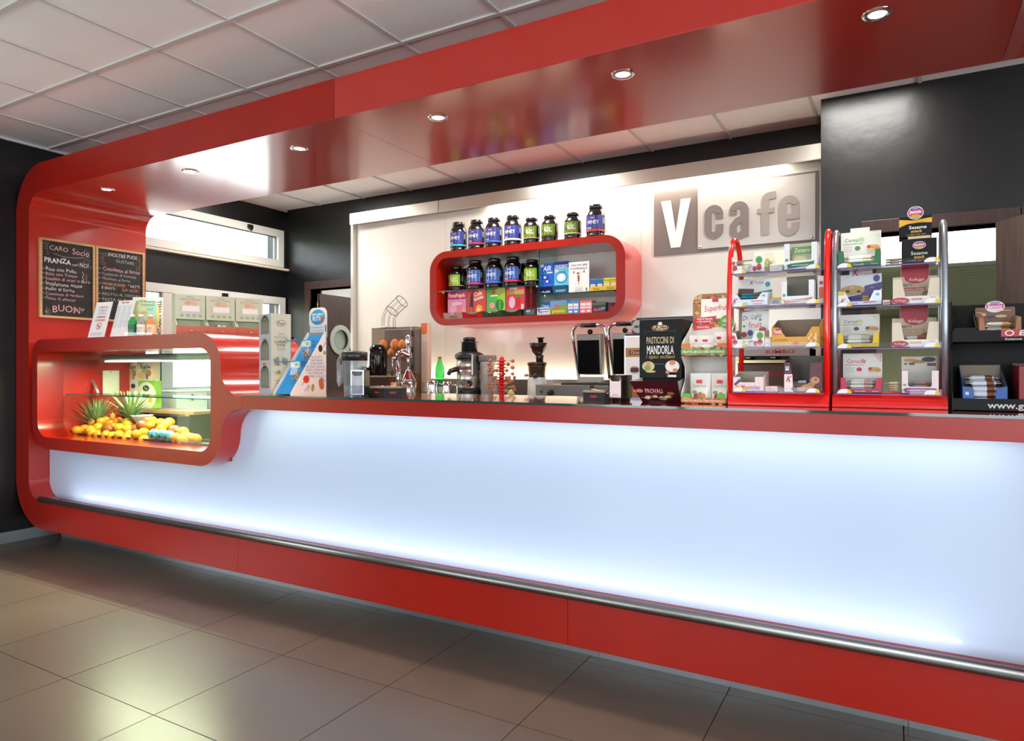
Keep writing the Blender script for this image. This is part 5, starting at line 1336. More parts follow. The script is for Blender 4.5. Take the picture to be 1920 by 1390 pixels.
# two open panini grills
def grill(uL, uR, vt, label, g):
    Y = 4.66
    # front elevation in pixels relative to the first grill, converted at depth Y
    xl, xr = XU(uL, Y), XU(uR, Y); w = xr - xl; xm = (xl + xr) / 2
    um = (uL + uR) / 2; Z = lambda v: ZV(um, v, Y) - ZW
    o = thing('panini_grill', label, 'panini grill', (xm, Y + .02, ZW), 0, 'panini grills on the back worktop')
    GR = mat((134, 132, 128), .35, metal=.5)
    xb0, xb1 = (-w / 2 - .165, w / 2 - .01) if g == 0 else (-w / 2 + .015, w / 2 - .02)
    MB().box(xb0, xb1, -.18, .22, .02, .135, GR).build('body', o, .006)
    MB().box(xb0 + .012, xb0 + .165, -.184, -.18, .035, .125, mat((120, 118, 106), .45)).build('control_panel', o, .002)
    MB().lathe([(.024, -.02), (.026, 0)], BLACK, (xb0 + .13, -.185, .08), 12, 'y').build('knob', o)
    MB().box(xb0 + .045, xb0 + .065, -.19, -.184, .072, .092, mat((20, 80, 60), .3)).build('switch', o)
    MB().lathe([(.006, -.006), (.007, 0)], C('e08830'), (xb0 + .10, -.184, .082), 10, 'y').build('lamp', o)
    MB().box(-w / 2 + .03, w / 2 - .03, -.14, .14, .135, .15, mat((40, 40, 40), .5)).build('lower_plate', o, .002)
    z0, z1 = Z(vt + 112 - 5), Z(vt + 37 - 20)
    pl0, pl1 = -w / 2 + w * .13, w / 2 - w * .17
    MB().box(pl0, pl1, .13, .20, Z(720), Z(707), mat((176, 170, 160), .4, metal=.4)).build('hinge_block', o, .004)
    zA, zB = Z(703), Z(vt + 19)
    M = Matrix.Translation((0, .16, zA)) @ Matrix.Rotation(.07, 4, 'X')
    H = zB - zA
    MB(M).box(pl0, pl1, -.02, .05, 0, H, mat((150, 146, 140), .35, metal=.6)).build('lid_shell', o, .006)
    MB(M).box(pl0 + .012, pl1 - .014, -.032, -.02, .008, H - .045, mat((9, 9, 9), .7, spec=.1)).build('upper_plate', o, .002)
    rib = [MB(M).box(pl0 + .02 + k * .0185, pl0 + .026 + k * .0185, -.036, -.032, .02, H - .055, mat((10, 10, 10), .7, spec=.1)).build('rib', o) for k in range(int((pl1 - pl0 - .04) / .0185))]
    MB(M).ball(((pl0 + pl1) / 2, .02, H + .018), .021, BLACK, 12, 8).build('ball_knob', o)
    # bow handle
    zt = Z(vt + 2) - zA; r = .055
    pts = [(-w / 2 + .045, -.01, -.03), (-w / 2 + .008, -.02, zt - r * 1.6)] + [(-w / 2 + .008 + r - r * math.cos(t), -.02, zt - r + r * math.sin(t)) for t in [i / 6 * PI / 2 for i in range(1, 7)]]
    pts += [(w / 2 - .008 - r + r * math.sin(t), -.02, zt - r + r * math.cos(t)) for t in [i / 6 * PI / 2 for i in range(0, 7)]] + [(w / 2 + .012, -.01, -.03)]
    MB(M).tube(pts, .012, CHROME, 12).build('bow_handle', o)
    MB(M).tube([(-w * .22, -.02, zt), (w * .22, -.02, zt)], .0165, BLACK, 12).build('grip', o)
grill(1058, 1124, 606, 'open panini grill beside the slow juicer', 0)
grill(1126, 1190, 603, 'open panini grill beside the coffee dispenser', 1)

# coffee dispenser with lit pictures
Y0 = 4.42
xa = XU(1171, Y0); w = .50; zt = ZV(1171, 627, Y0) - ZW
o = thing('coffee_dispenser', 'black coffee dispenser with lit drink pictures behind the almond pastry box', 'coffee machine', (xa + w / 2, Y0 + .25, ZW))
MB().box(-w / 2, w / 2, -.25, .25, 0, zt, mat((24, 22, 22), .35)).build('body', o, .006)
MB().box(-w / 2 + .03, w / 2, -.10, .24, zt, zt + .12, mat((30, 26, 26), .3)).build('hopper', o, .004)
LP = mat((214, 208, 204), .3, emit=(226, 222, 220), estr=.35)
MB().box(-w / 2 + .004, w / 2 - .01, -.256, -.25, .03, zt - .02, LP).build('front_panel', o)
MB().box(-w / 2 + .001, -w / 2 + .008, -.258, -.25, .03, zt - .01, glow((240, 244, 255), 1.1)).box(-w / 2 + .001, w / 2 - .01, -.258, -.25, zt - .02, zt - .012, glow((240, 244, 255), 1.1)).build('light_edge', o)
prints(MB(), [('r', .16, .76, .28, .14, 'c88838'), ('r', .45, .76, .28, .14, 'd06a30'), ('r', .16, .76, .18, .07, '6a4030'), ('t', 'Orzo', .16, .76, .05, 'f0e4d8', dict(bold=0)), ('r', .42, .76, .16, .07, '6a4030'), ('t', 'Ginseng', .42, .76, .05, 'f0e4d8', dict(bold=0, maxw=.14)),
              ('e', .38, .92, .14, .05, 'd85a4c'), ('e', .38, .93, .05, .06, 'd85a4c'), ('e', .15, .49, .07, .06, 'c8b8a8'), ('r', .15, .49, .11, .07, '4a2c20'), ('e', .48, .50, .08, .07, 'd8c8b4'), ('r', .3, .30, .5, .05, '6a9ae0'), ('r', .16, .14, .28, .18, 'c47832'), ('r', .46, .14, .3, .18, 'cc5026')]
       + [('e', a, .17, .025, .02, 'e8dcd0') for a in (.16, .42)] + [('e', a, .09, .025, .02, 'e8dcd0') for a in (.42,)], w, zt - .05, -.256, -w / 2, .03).build('picture_print', o)
# small round sign above it
o = thing('card_sign', 'grey round logo card standing on the coffee dispenser', 'sign', (XU(1193, 4.52), 4.52, ZW + zt + .001))
MB().box(-.03, .05, -.004, 0, .0, .10, C('5c4440')).build('card', o)
m = MB(); m.ell(.015, .055, .045, .045, -.0045, C('b8bcb8')); m.text('iMAC', .02, .055, .02, -.005, C('38302c'), maxw=.07); m.build('print', o)

# espresso machine behind the red rack
Y0 = 4.40
xa, xb = XU(1378, Y0), XU(1512, Y0)
o = thing('espresso_machine', 'grey espresso machine with red lettering behind the red rack', 'espresso machine', ((xa + xb) / 2, Y0 + .28, ZW))
w = xb - xa; z1 = ZV(1450, 675, Y0) - ZW; z2 = ZV(1450, 668, Y0) - ZW; z3 = ZV(1450, 655, Y0) - ZW
MB().box(-w / 2, w / 2, -.2, .28, .0, z1 - .02, mat((96, 62, 48), .35)).build('body', o, .006)
MB().box(-w / 2 - .01, w / 2, -.28, .28, z1 - .02, z1, mat((210, 196, 150), .3, metal=.5)).build('tray_edge', o, .002)
MB().box(-w / 2, w / 2, -.10, .28, z1, z3 + .01, mat((24, 22, 22), .4)).build('group_bay', o)
MB().box(-w / 2 - .01, w / 2, -.285, .28, z2, z3 + .012, mat((170, 166, 160), .35)).build('top_panel', o, .003)
MB().text('KIMBO', .06, (z2 + z3) / 2 + .006, .022, -.2862, mat((190, 30, 30), .4), w=.17).build('lettering', o)
MB().text('KIMBO', -.03, z1 * .72, .03, -.2012, mat((170, 28, 28), .4), w=.2).build('front_lettering', o)
for x in (-.15, .0, .13): MB().cyl(x, -.16, z1 + .002, z1 + .03, .02, CHROME, 14).build('filter_head', o)
# ================================================================== ON AND IN THE WALL SHELF
def wrapcyl(mb, r):
    for k, (x, y, z) in enumerate(mb.v):
        a = x / r; rad = r - y
        mb.v[k] = (rad * math.sin(a), -rad * math.cos(a), z)
    return mb
def wstrip(mb, x0, x1, z0, z1, y, m, n=8):
    for i in range(n):
        a = x0 + (x1 - x0) * i / n; b = x0 + (x1 - x0) * (i + 1) / n
        mb.add([(a, y, z0), (b, y, z0), (b, y, z1), (a, y, z1)], [(0, 1, 2, 3)], m)
JAR = mat((16, 15, 16), .22, coat=.5)
def jar(kind, band, loc, label, rz=.0, lite=0, group='protein jars on the red wall shelf'):
    r, h = (.073, .255) if kind == 'WHEY' else (.068, .217)
    o = thing('protein_jar', label, 'jar', loc, rz, group)
    MB().lathe([(r * .86, 0), (r * .97, .006), (r, .018), (r, .022), (r * .965, .026), (r * .965, .034), (r, .038), (r, h * .66), (r * .97, h * .72), (r * .80, h * .82), (r * .66, h * .865), (r * .64, h * .885)], JAR, seg=32).build('body', o)
    MB().lathe([(r * .70, h * .875), (r * .73, h * .88), (r * .73, h * .985), (r * .69, h), (0, h)], JAR, seg=28).build('lid', o)
    m = MB()
    z0, z1 = .042, h * .655
    if kind == 'WHEY':
        bgc = '2c3c8c' if not lite else '3a62b8'
        wstrip(m, -.095, .115, z0, z1, -.0005, C('17172e'))
        wstrip(m, -.075, .075, z0 + .02, z1, -.0008, C(bgc), 6)
        for k in range(5): m.rect(-.055 + .03 * k, (z0 + z1) / 2 + .012, .008, z1 - z0 - .03, -.001, C('4c50a0' if not lite else '6f9ae0'))
        wstrip(m, -.095, .115, z0 + .004, z0 + .018, -.0012, C(band))
        m.text('WHEY', -.012, h * .45, .027, -.0014, C('d6d8dc'), w=.098)
        m.rect(-.012, h * .375, .085, .003, -.0014, C('9a9cb0')); m.text('PROTEIN', -.045, h * .27, .011, -.0014, C('d8dade'), w=.045, it=.2)
    else:
        bgc = '5a7416' if not lite else '8cb820'
        wstrip(m, -.09, .11, z0, z1, -.0005, C('1b2212'))
        wstrip(m, -.07, .06, z0 + .014, z1, -.0008, C(bgc), 6)
        for k in range(4): m.rect(-.05 + .028 * k, (z0 + z1) / 2, .007, z1 - z0 - .02, -.001, C('7c9628' if not lite else 'b4d838'))
        wstrip(m, -.09, .11, z0 + .003, z0 + .011, -.0012, C(band))
        m.text('SOY', -.005, h * .47, .023, -.0014, C('d8dccc'), w=.062); m.text('PROTEIN', .005, h * .385, .013, -.0014, C('d0d4c4'), w=.06); m.text('V', -.05, h * .44, .03, -.0014, C('2c3a14'), w=.025)
        m.rect(-.035, h * .30, .05, .004, -.0014, C('c8ccb8'))
    m.rect(-.012, z1 - .012, .03, .007, -.0014, C('b04038')); m.rect(-.012, z1 - .021, .025, .005, -.0014, C('c8ccd0'))
    m.rect(.085, h * .5, .016, .045, -.0014, C('8e9298'))
    wrapcyl(m, r).build('wrap_label', o)
    return o
YJ = 4.875
tops = [('WHEY', '30b4d8', 860, 'cyan'), ('WHEY', 'd8285c', 894, 'pink'), ('WHEY', '4868d0', 926.5, 'blue'), ('WHEY', 'e4e0dc', 962, 'white'), ('SOY', 'c89878', 997, 'copper'), ('SOY', '2c3018', 1031, 'black'), ('SOY', 'd8c49c', 1074, 'cream'), ('WHEY', 'd83020', 1117, 'red')]
for kind, band, u, cname in tops:
    jar(kind, band, (XU(u, YJ), YJ, sz1 + .0005), 'black %s protein jar with %s band standing on top of the red shelf' % (kind.lower(), cname), rz=.2)
ZB1 = 1.9765; YJ2 = 4.90
ins = [('SOY', 'd0a080', 856, 'soy jar with copper band in the shelf, beside its rounded red end'), ('WHEY', 'e02878', 891.5, 'whey jar with magenta band inside the red shelf'), ('WHEY', '4c6cdc', 927, 'whey jar with violet blue band inside the red shelf'), ('WHEY', 'd83040', 962, 'whey jar with crimson band inside the red shelf'), ('SOY', 'd8b878', 998, 'soy jar with golden band inside the red shelf, beside the glass divider')]
for kind, band, u, lab in ins:
    jar(kind, band, (XU(u, YJ2), YJ2, ZB1), 'black ' + lab, rz=.16, lite=1)
for u, lab in ((876, 'black soy jar in the second row behind the magenta band jar'), (986, 'black soy jar in the second row behind the crimson band jar')):
    jar('SOY', 'b0a080', (XU(u, 5.055), 5.055, ZB1), lab, lite=0)

ZB0 = sz0 + .0555
def shelfbox(u0, u1, v0, z, Y, d, col, decs, name, label, cat='box', group=None, rz=0):
    xa, xb = XU(u0, Y), XU(u1, Y)
    h = ZV((u0 + u1) / 2, v0, Y) - z
    return carton(name, label, cat, ((xa + xb) / 2, Y + d / 2, z), rz, xb - xa, d, h, col, decs, group=group, bevel=.001)
def candy(u0, u1, v0, col, decs, label, tcol, trim, content, cl):
    Y = 4.86; xa, xb = XU(u0, Y), XU(u1, Y); w = xb - xa; h = ZV((u0 + u1) / 2, v0, Y) - ZB0
    o = carton('candy_box', label, 'candy box', ((xa + xb) / 2, Y + .05, ZB0), 0, w, .10, h, col, decs, group='candy boxes in the red shelf')
    t = tray('chute', '', 'x', (0, -.075, 0), 0, w * 1.03, .05, .055, .06, .06, [(0, 1), (.1, .98), (.3, .72), (.5, .62), (.7, .72), (.9, .98), (1, 1)], tcol, C('8c8474'), [('t', 'FINI', .5, .3, .3, trim, dict(w=.42, it=.2))], slant=.02)
    # the chute belongs to the box
    for k in list(t.keys()): del t[k]
    for ch in list(t.children):
        ch.parent = o; ch.location = (0, -.075, 0); ch.name = {'tray': 'front_chute', 'print': 'chute_print'}.get(ch.name.split('.')[0], ch.name)
    bpy.data.objects.remove(t)
    if content:
        random.seed(u0)
        m = MB()
        for k in range(22): m.ball((random.uniform(-w * .38, w * .38), -.075 + random.uniform(-.018, .018), .036 + random.uniform(0, .012) * (1 - abs(k % 5 - 2) * .3)), random.uniform(.008, .011), C(random.choice(content)), 6, 4, sx=1.4)
        q = m.build('sweets', None); q.location = ((xa + xb) / 2, Y + .05, ZB0); tag(q, cl, 'sweets', kind='stuff')
candy(839.5, 873.5, 546, C('e090b0'), [('r', .5, .86, 1.0, .3, 'b83078'), ('t', 'PannaFragola', .5, .85, .13, 'f4e8a0', dict(w=.9)), ('e', .3, .38, .2, .14, 'e8a8b4'), ('e', .66, .40, .16, .18, 'e87898'), ('r', .85, .3, .12, .2, 'd8b080'), ('e', .5, .55, .3, .06, 'f0c8d4')], 'pink strawberry cream candy box beside the rounded shelf end', C('b8a898'), '402020', ['6a2c28', 'c8a8a0', 'a03838'], 'dark and pink sweets in the chute of the pink box')
candy(875, 911, 542.5, C('d04848'), [('p', [(.12, .1), (.2, .72), (.3, .95), (.34, .72), (.36, .12)], '3c2018'), ('e', .24, .3, .09, .12, 'c05838'), ('t', 'Cola', .58, .84, .13, 'f4ece4', dict(w=.42, rot=.25, it=.2)), ('t', 'bottles', .62, .70, .12, 'f4ece4', dict(w=.5, rot=.25, it=.2)), ('e', .66, .32, .17, .15, 'e0a838'), ('e', .62, .28, .1, .08, 'f0d070')], 'red cola bottle candy box between the pink and green boxes', C('b82828'), '601010', None, '')
candy(912.5, 947.5, 540, C('5cb050'), [('p', [(.45, 0), (1, 0), (1, .85), (.6, .7)], '9ac838'), ('t', 'MELON', .64, .86, .14, 'e83838', dict(w=.66)), ('r', .4, .74, .4, .04, 'e8f0d8'), ('e', .30, .42, .15, .1, 'e89898'), ('e', .70, .42, .22, .2, '2c7c34'), ('e', .72, .42, .06, .2, '5ca84c'), ('e', .87, .16, .07, .06, 'e8d040')], 'green melon candy box between the red boxes', C('24502c'), '10281a', ['8a2c2c', '2c5c34', 'b8b0a0'], 'red and green sweets in the chute of the green box')
candy(949, 984, 537, C('d83c54'), [('r', .5, .12, 1.0, .24, '50a088'), ('t', 'STRAWBERRIES', .5, .81, .13, 'a8d848', dict(w=.92)), ('r', .38, .92, .4, .04, 'f4d8d8'), ('e', .32, .48, .17, .19, 'e8b8d0'), ('e', .63, .47, .13, .19, 'd82818'), ('e', .66, .68, .12, .05, '3c8c30'), ('r', .88, .3, .14, .22, 'e8c8b8')], 'red strawberry candy box beside the plain red box', C('1c3424'), '30301c', None, '')
shelfbox(985, 997.5, 537, ZB0, 4.95, .08, C('b03038'), [('r', .5, .85, 1.0, .14, '8c8a30'), ('e', .5, .5, .35, .16, 'd85030'), ('e', .5, .2, .2, .06, '803030')], 'candy_box', 'narrow dark red candy box standing deeper in the shelf', 'candy box')
GUM = 'gum boxes on the bottom of the red shelf'
shelfbox(982, 1005, 577.5, ZB0, 4.80, .08, C('242a30'), [('t', 'AIR', .35, .6, .3, 'd8dce0', dict(it=.2)), ('t', 'ACTION', .55, .28, .2, '40b0a8', dict(it=.2)), ('r', .74, .6, .28, .3, 'b03030')], 'gum_box', 'dark low gum box reading AIR ACTION beside the glass divider', 'gum box', GUM)
shelfbox(1007, 1030.5, 577, ZB0, 4.80, .06, C('dfe4ec'), [('r', .5, .8, 1.0, .14, '2c4c94'), ('t', 'Vigorsol', .5, .5, .36, '20408c', dict(w=.86)), ('r', .5, .12, 1.0, .16, 'c8ccd4')], 'gum_box', 'white low gum box reading Vigorsol', 'gum box', GUM)
shelfbox(1015, 1031, 566.5, ZB0, 4.875, .06, C('2a62a8'), [('t', 'Vigor', .5, .72, .24, 'e8ecf4', dict(w=.9))], 'gum_box', 'blue gum box reading Vigor behind the white Vigorsol box', 'gum box', GUM)
shelfbox(1031.5, 1063, 563.5, ZB0, 4.81, .08, C('6898c0'), [('p', [(0, .45), (1, .75), (1, 0), (0, 0)], '7a9838'), ('t', '20', .4, .55, .3, 'd83038'), ('t', 'goleador', .52, .26, .2, 'e8d830', dict(w=.8)), ('t', 'goleador', .53, .25, .2, '202418', dict(w=.0001))], 'gum_box', 'blue and green candy box reading goleador', 'candy box', GUM)
for (u0, u1, v0, col, c2, t, lab) in ((1063.5, 1086, 565, '3f8cc8', 'e4e8ea', 'Vigorsol', 'blue and white twin gum box beside the goleador box'), (1087, 1110, 563.5, 'd87c84', 'ece4e0', 'Vigorsol', 'pink and white twin gum box beside the dark green box')):
    shelfbox(u0, u1, v0, ZB0, 4.81, .09, C(col), [('r', .27, .6, .4, .42, c2), ('r', .73, .6, .4, .42, c2), ('t', t, .27, .58, .14, 'c03848', dict(w=.34)), ('t', t, .73, .58, .14, 'c03848', dict(w=.34)), ('e', .27, .18, .16, .08, c2), ('e', .73, .18, .16, .08, c2)], 'gum_box', lab, 'gum box', GUM)
shelfbox(1111, 1136, 567, ZB0, 4.81, .08, C('2c3c34'), [('t', 'Brooklyn', .45, .35, .3, 'e05890', dict(w=.7, rot=.08)), ('r', .8, .42, .3, .2, '6a8cb8'), ('r', .5, .85, 1.0, .2, '4a6a50')], 'gum_box', 'dark green gum box with pink lettering', 'gum box', GUM)
shelfbox(1137.5, 1150, 568, ZB0, 4.84, .09, C('4a2430'), [('r', .5, .6, .5, .5, '6a3440'), ('e', .6, .5, .2, .2, '8a3848')], 'gum_box', 'dark maroon gum box in the rounded shelf corner', 'gum box', GUM)
ZB2 = 1.8965
def airbox(u0, u1, v0, vm, col, decs, label, tcol, tdec):
    Y = 4.86; xa, xb = XU(u0, Y), XU(u1, Y); w = xb - xa; z0 = ZV((u0 + u1) / 2, vm, Y) - ZB2; h = ZV((u0 + u1) / 2, v0, Y) - ZB2
    o = thing('gum_dispenser', label, 'gum dispenser', ((xa + xb) / 2, Y + .05, ZB2), 0, 'gum dispensers on the glass board')
    MB().box(-w / 2, w / 2, -.05, .05, z0, h, col).box(-w / 2, w / 2, -.03, .05, 0, z0, col).build('box', o, .001)
    prints(MB(), decs, w, h - z0, -.05, -w / 2, z0).build('print', o)
    m = MB().add([(-w / 2, -.05, 0), (w / 2, -.05, 0), (w / 2 + .004, -.085, z0 + .004), (-w / 2 - .004, -.085, z0 + .004)], [(0, 1, 2, 3)], tcol).add([(-w / 2, -.048, 0), (-w / 2 - .004, -.083, z0 + .004), (-w / 2, -.03, z0), (-w / 2, -.03, 0)], [(0, 1, 2, 3)], C('c8bfae')).add([(w / 2, -.048, 0), (w / 2 + .004, -.083, z0 + .004), (w / 2, -.03, z0), (w / 2, -.03, 0)], [(3, 2, 1, 0)], tcol)
    m.text(tdec, 0, z0 * .4, z0 * .26, -.068, C('e4e8ee'), w=w * .7, it=.2); m.build('chute', o)
airbox(1012, 1038, 494.5, 540, C('1c5ed0'), [('r', .16, .92, .24, .12, 'e8e4e4'), ('t', 'AIR', .52, .80, .2, 'f0f2f6', dict(w=.56, it=.25)), ('r', .3, .62, .4, .07, '208c70'), ('r', .72, .62, .4, .06, 'e0e4ee'), ('r', .45, .42, .4, .14, '1a3c94'), ('e', .38, .43, .1, .05, 'd8dce4'), ('r', .62, .26, .36, .12, '1a3c94'), ('e', .55, .26, .1, .05, 'd8dce4'), ('r', .5, .1, .9, .02, '30a0a8')], 'blue gum dispenser reading AIR with chute', C('1c2c5c'), 'AIR')
airbox(1039, 1066, 490.5, 537, C('6cc4dc'), [('r', .5, .88, 1.0, .24, '1c3ca0'), ('t', 'ViViDENT', .5, .81, .12, 'f0f4f8', dict(w=.92)), ('r', .18, .63, .24, .1, 'e8d0d0'), ('e', .5, .36, .42, .24, '2c80b8'), ('e', .5, .36, .34, .18, 'b8e0ec'), ('e', .5, .36, .22, .12, 'e8f2f6'), ('t', 'Xylit', .58, .58, .1, '2490b8', dict(w=.5, rot=.15, it=.2))], 'pale blue gum dispenser reading VIVIDENT with chute', C('2880a8'), 'VIVIDENT')
Y = 4.80; xa, xb = XU(1066.5, Y), XU(1104.5, Y); h = ZV(1085, 491, Y) - ZB2; w = xb - xa
o = thing('joke_card', 'white card with a cartoon weightlifter and Italian lettering', 'card', ((xa + xb) / 2, Y, ZB2))
MB().box(-w / 2, w / 2, 0, .004, 0, h, C('eceae4')).build('card', o)
MB().prism([(.004, 0), (.07, 0), (.004, h * .7)], -.002, .002, C('d0ccc4'), axis='x').build('easel_strut', o)
prints(MB(), [('t', "UN'ALTRA SERIE", .5, .89, .065, '3a3634', dict(w=.84)), ('t', 'DI DORSAAALI!?', .5, .78, .065, '3a3634', dict(w=.84)), ('l', [(.25, .66), (.75, .67)], .008, '9a9a9e'), ('r', .25, .66, .05, .09, '505868'), ('r', .76, .67, .05, .09, '505868'), ('l', [(.38, .66), (.47, .54)], .012, 'c88070'), ('l', [(.62, .66), (.52, .54)], .012, 'c88070'), ('e', .47, .62, .05, .03, '5a4038'), ('r', .49, .50, .10, .11, 'b84048'), ('r', .49, .40, .07, .09, '38404c'), ('r', .49, .30, .05, .09, 'd0a898'), ('e', .49, .14, .2, .05, 'd8d4cc'), ('r', .88, .08, .07, .1, '6870a0'), ('r', .5, .03, .4, .015, 'a09c94')], w, h, 0, -w / 2).build('print', o)
# lozenge boxes in a yellow tray
Y = 4.80; xa, xb = XU(1105, Y), XU(1157, Y); w = xb - xa
o = thing('lozenge_tray', 'yellow cardboard tray for lozenge boxes on the glass board', 'tray', ((xa + xb) / 2, Y + .03, ZB2))
MB().box(-w / 2, w / 2, -.03, -.028, 0, .035, C('e0b428')).box(-w / 2, w / 2, .028, .03, 0, .035, C('e0b428')).box(-w / 2, w / 2, -.03, .03, 0, .002, C('e0b428')).build('tray', o)
m = MB(); m.text('Ricola', -w * .25, .017, .013, -.0306, C('5a5c28'), w=.05, it=.2); m.text('Ricola', w * .25, .017, .013, -.0306, C('5a5c28'), w=.05, it=.2); m.build('print', o)
for k in range(4):
    ww = w / 4; cx = (xa + xb) / 2 - w / 2 + ww * (k + .5)
    blue = k < 2
    carton('lozenge_box', ('blue lozenge box in the yellow tray', 'yellow lozenge box in the yellow tray')[not blue], 'lozenge box', (cx, Y + .03, ZB2 + .0025), 0, ww - .003, .05, .092, C('3a78c0' if blue else 'd8cc40'), [('t', 'Ricola', .5, .82, .12, '20305c' if blue else '4a5c28', dict(w=.8)), ('r', .5, .62, 1.0, .1, '2c5ca0' if blue else 'b8c838'), ('r', .5, .44, .7, .22, 'ece8e4'), ('t', 'pearls', .5, .44, .1, 'd03838', dict(w=.5))], group='lozenge boxes in the yellow tray')
# ================================================================== RIGHT PART OF THE COUNTER
# ---- almond pastry dispenser
Y = 2.90
xa, xb = XU(1199, Y), XU(1278, Y); w = xb - xa
M1 = w / 79.0                                       # metres per pixel at this place
o = thing('pastry_dispenser', 'black almond pastry dispenser box with gold lettering and open chute', 'dispenser', ((xa + xb) / 2, Y + .09, ZCT))
h = ZV(1238, 599, Y) - ZCT; zl = ZV(1238, 709, Y) - ZCT
DKC = mat((10, 10, 11), .5, spec=.25)
MB().box(-w / 2, w / 2, -.09, .09, zl, h, DKC).box(-w / 2, w / 2, -.045, .09, 0, zl, DKC).build('box', o, .001)
MB().box(-w / 2 + .001, w / 2 + .0, -.089, .09, h, h + .001, C('9a9a96')).build('lid', o)
prints(MB(), [('e', .5, .855, .21, .058, '8a5a30'), ('e', .5, .855, .18, .046, '2c1c14'), ('t', 'FURCO', .5, .86, .06, 'e8c890', dict(w=.32)), ('e', .5, .925, .05, .03, 'e0dcd4'), ('t', 'DOLCERIA', .5, .82, .02, 'd8c8b0', dict(bold=0, w=.16)), ('l', [(.14, .74), (.14, .80), (.86, .80), (.86, .74)], .003, '605c54'),
              ('t', 'PASTICCINI DI', .5, .645, .11, 'b8a880', dict(w=.66)), ('t', 'MANDORLA', .5, .48, .14, 'e4e4e0', dict(w=.64)), ('t', 'i tipici siciliani', .5, .365, .06, 'c8a850', dict(w=.68, bold=0, it=.2)),
              ('e', .22, .20, .15, .085, 'c0b890'), ('e', .2, .17, .08, .05, '7c9450'), ('e', .22, .24, .06, .03, 'd08848'), ('e', .28, .11, .12, .02, 'c8b050'), ('e', .79, .20, .165, .10, 'e4dcd8'), ('e', .79, .26, .075, .045, 'd88450'), ('e', .86, .13, .06, .035, 'd87040'), ('e', .68, .10, .05, .03, 'd87040'), ('l', [(.36, .24), (.6, .24)], .004, '908868'), ('t', '\u20ac', .70, .035, .04, 'e8e8e4'), ('r', .80, .035, .17, .035, 'e8e8e4')], w, h - zl, -.09, -w / 2, zl).build('print', o)
# flared chute
cw_ = w * 1.06
m = MB().add([(-w * .42, -.095, 0), (w * .5, -.095, 0), (w * .52, -.165, zl * .88), (-w * .62, -.165, zl * .88)], [(0, 1, 2, 3)], mat((58, 18, 26), .4))
m.add([(-w * .42, -.093, .0), (w * .5, -.093, 0), (w * .52, -.163, zl * .88), (-w * .62, -.163, zl * .88)], [(3, 2, 1, 0)], C('9a9c90'))
m.add([(-w * .42, -.093, 0), (-w * .62, -.163, zl * .88), (-w * .5, -.045, zl), (-w * .42, -.045, 0)], [(0, 1, 2, 3)], C('b0b2a6')).add([(w * .5, -.093, 0), (w * .52, -.163, zl * .88), (w * .5, -.045, zl), (w * .5, -.045, 0)], [(3, 2, 1, 0)], C('a0a296'))
m.build('chute', o)
m = MB(Matrix.Translation((0, -.095, 0)) @ Matrix.Rotation(math.atan2(.07, zl * .88), 4, 'X'))
prints(m, [('t', 'PROVALI', .42, .62, .22, 'e8b8b0', dict(w=.42)), ('t', 'TUTTI', .42, .45, .07, 'b03038', dict(w=.2)), ('e', .08, .62, .09, .10, 'd88888'), ('e', .26, .30, .08, .09, 'd87838'), ('e', .62, .22, .08, .08, 'd8a0a8'), ('e', .80, .5, .09, .09, '9a6030'), ('r', .45, .07, .4, .02, 'a08088')], w, zl * .98, -.0008, -w * .5, 0).build('chute_print', o)
random.seed(9)
for k in range(4):
    me = bar_mesh(.05, .03, .016, 'c8b890', 'e8e0d0'); q = bpy.data.objects.new('wrapped_pastry', me); COL.objects.link(q)
    q.location = ((xa + xb) / 2 - .05 + .032 * k, Y - .02, ZCT + .012 + .006 * (k % 2)); q.rotation_euler = (0, 0, k * .9)
    tag(q, 'small wrapped pastry lying in the chute of the black pastry box', 'pastry', 'wrapped pastries in the chute')

# ---- dried fruit stand, two tiers
Y = 2.85
xa, xb = XU(1277, Y), XU(1362, Y); w = xb - xa
Zp = lambda v: ZV(1320, v, Y) - ZCT
o = thing('dried_fruit_stand', 'two tier cardboard dried fruit stand with nut patterned header', 'display', ((xa + xb) / 2, Y + .09, ZCT))
WS = C('e4dfd8'); dF = .18
NUTS = ['b87a3c', 'c89858', '8c3028', '5c7434', 'd8b070', '7a4a28', 'a83c30', 'cfa468']
def nutty(m, x0, x1, z0, z1, y, n, seed):
    random.seed(seed)
    for k in range(n): m.ell(random.uniform(x0, x1), random.uniform(z0, z1), random.uniform(.006, .014), random.uniform(.005, .010), y - .0003 - .000015 * k, C(random.choice(NUTS)), 9, rot=random.uniform(0, 3))
side = [(-dF / 2, 0), (dF / 2, 0), (dF / 2, Zp(600)), (dF / 2 - .05, Zp(615)), (-dF / 2 + .02, Zp(640)), (-dF / 2, Zp(652)), (-dF / 2, Zp(668)), (-dF / 2 + .06, Zp(690)), (-dF / 2 + .06, Zp(715)), (-dF / 2, Zp(738))]
MB().prism(side, -w / 2, -w / 2 + .003, WS, axis='x').build('side_panel', o)
MB().prism(side, w / 2 - .003, w / 2, WS, axis='x').build('side_panel', o)
MB().box(-w / 2, w / 2, dF / 2 - .003, dF / 2, 0, Zp(610), C('d6d0c8')).build('back_panel', o)
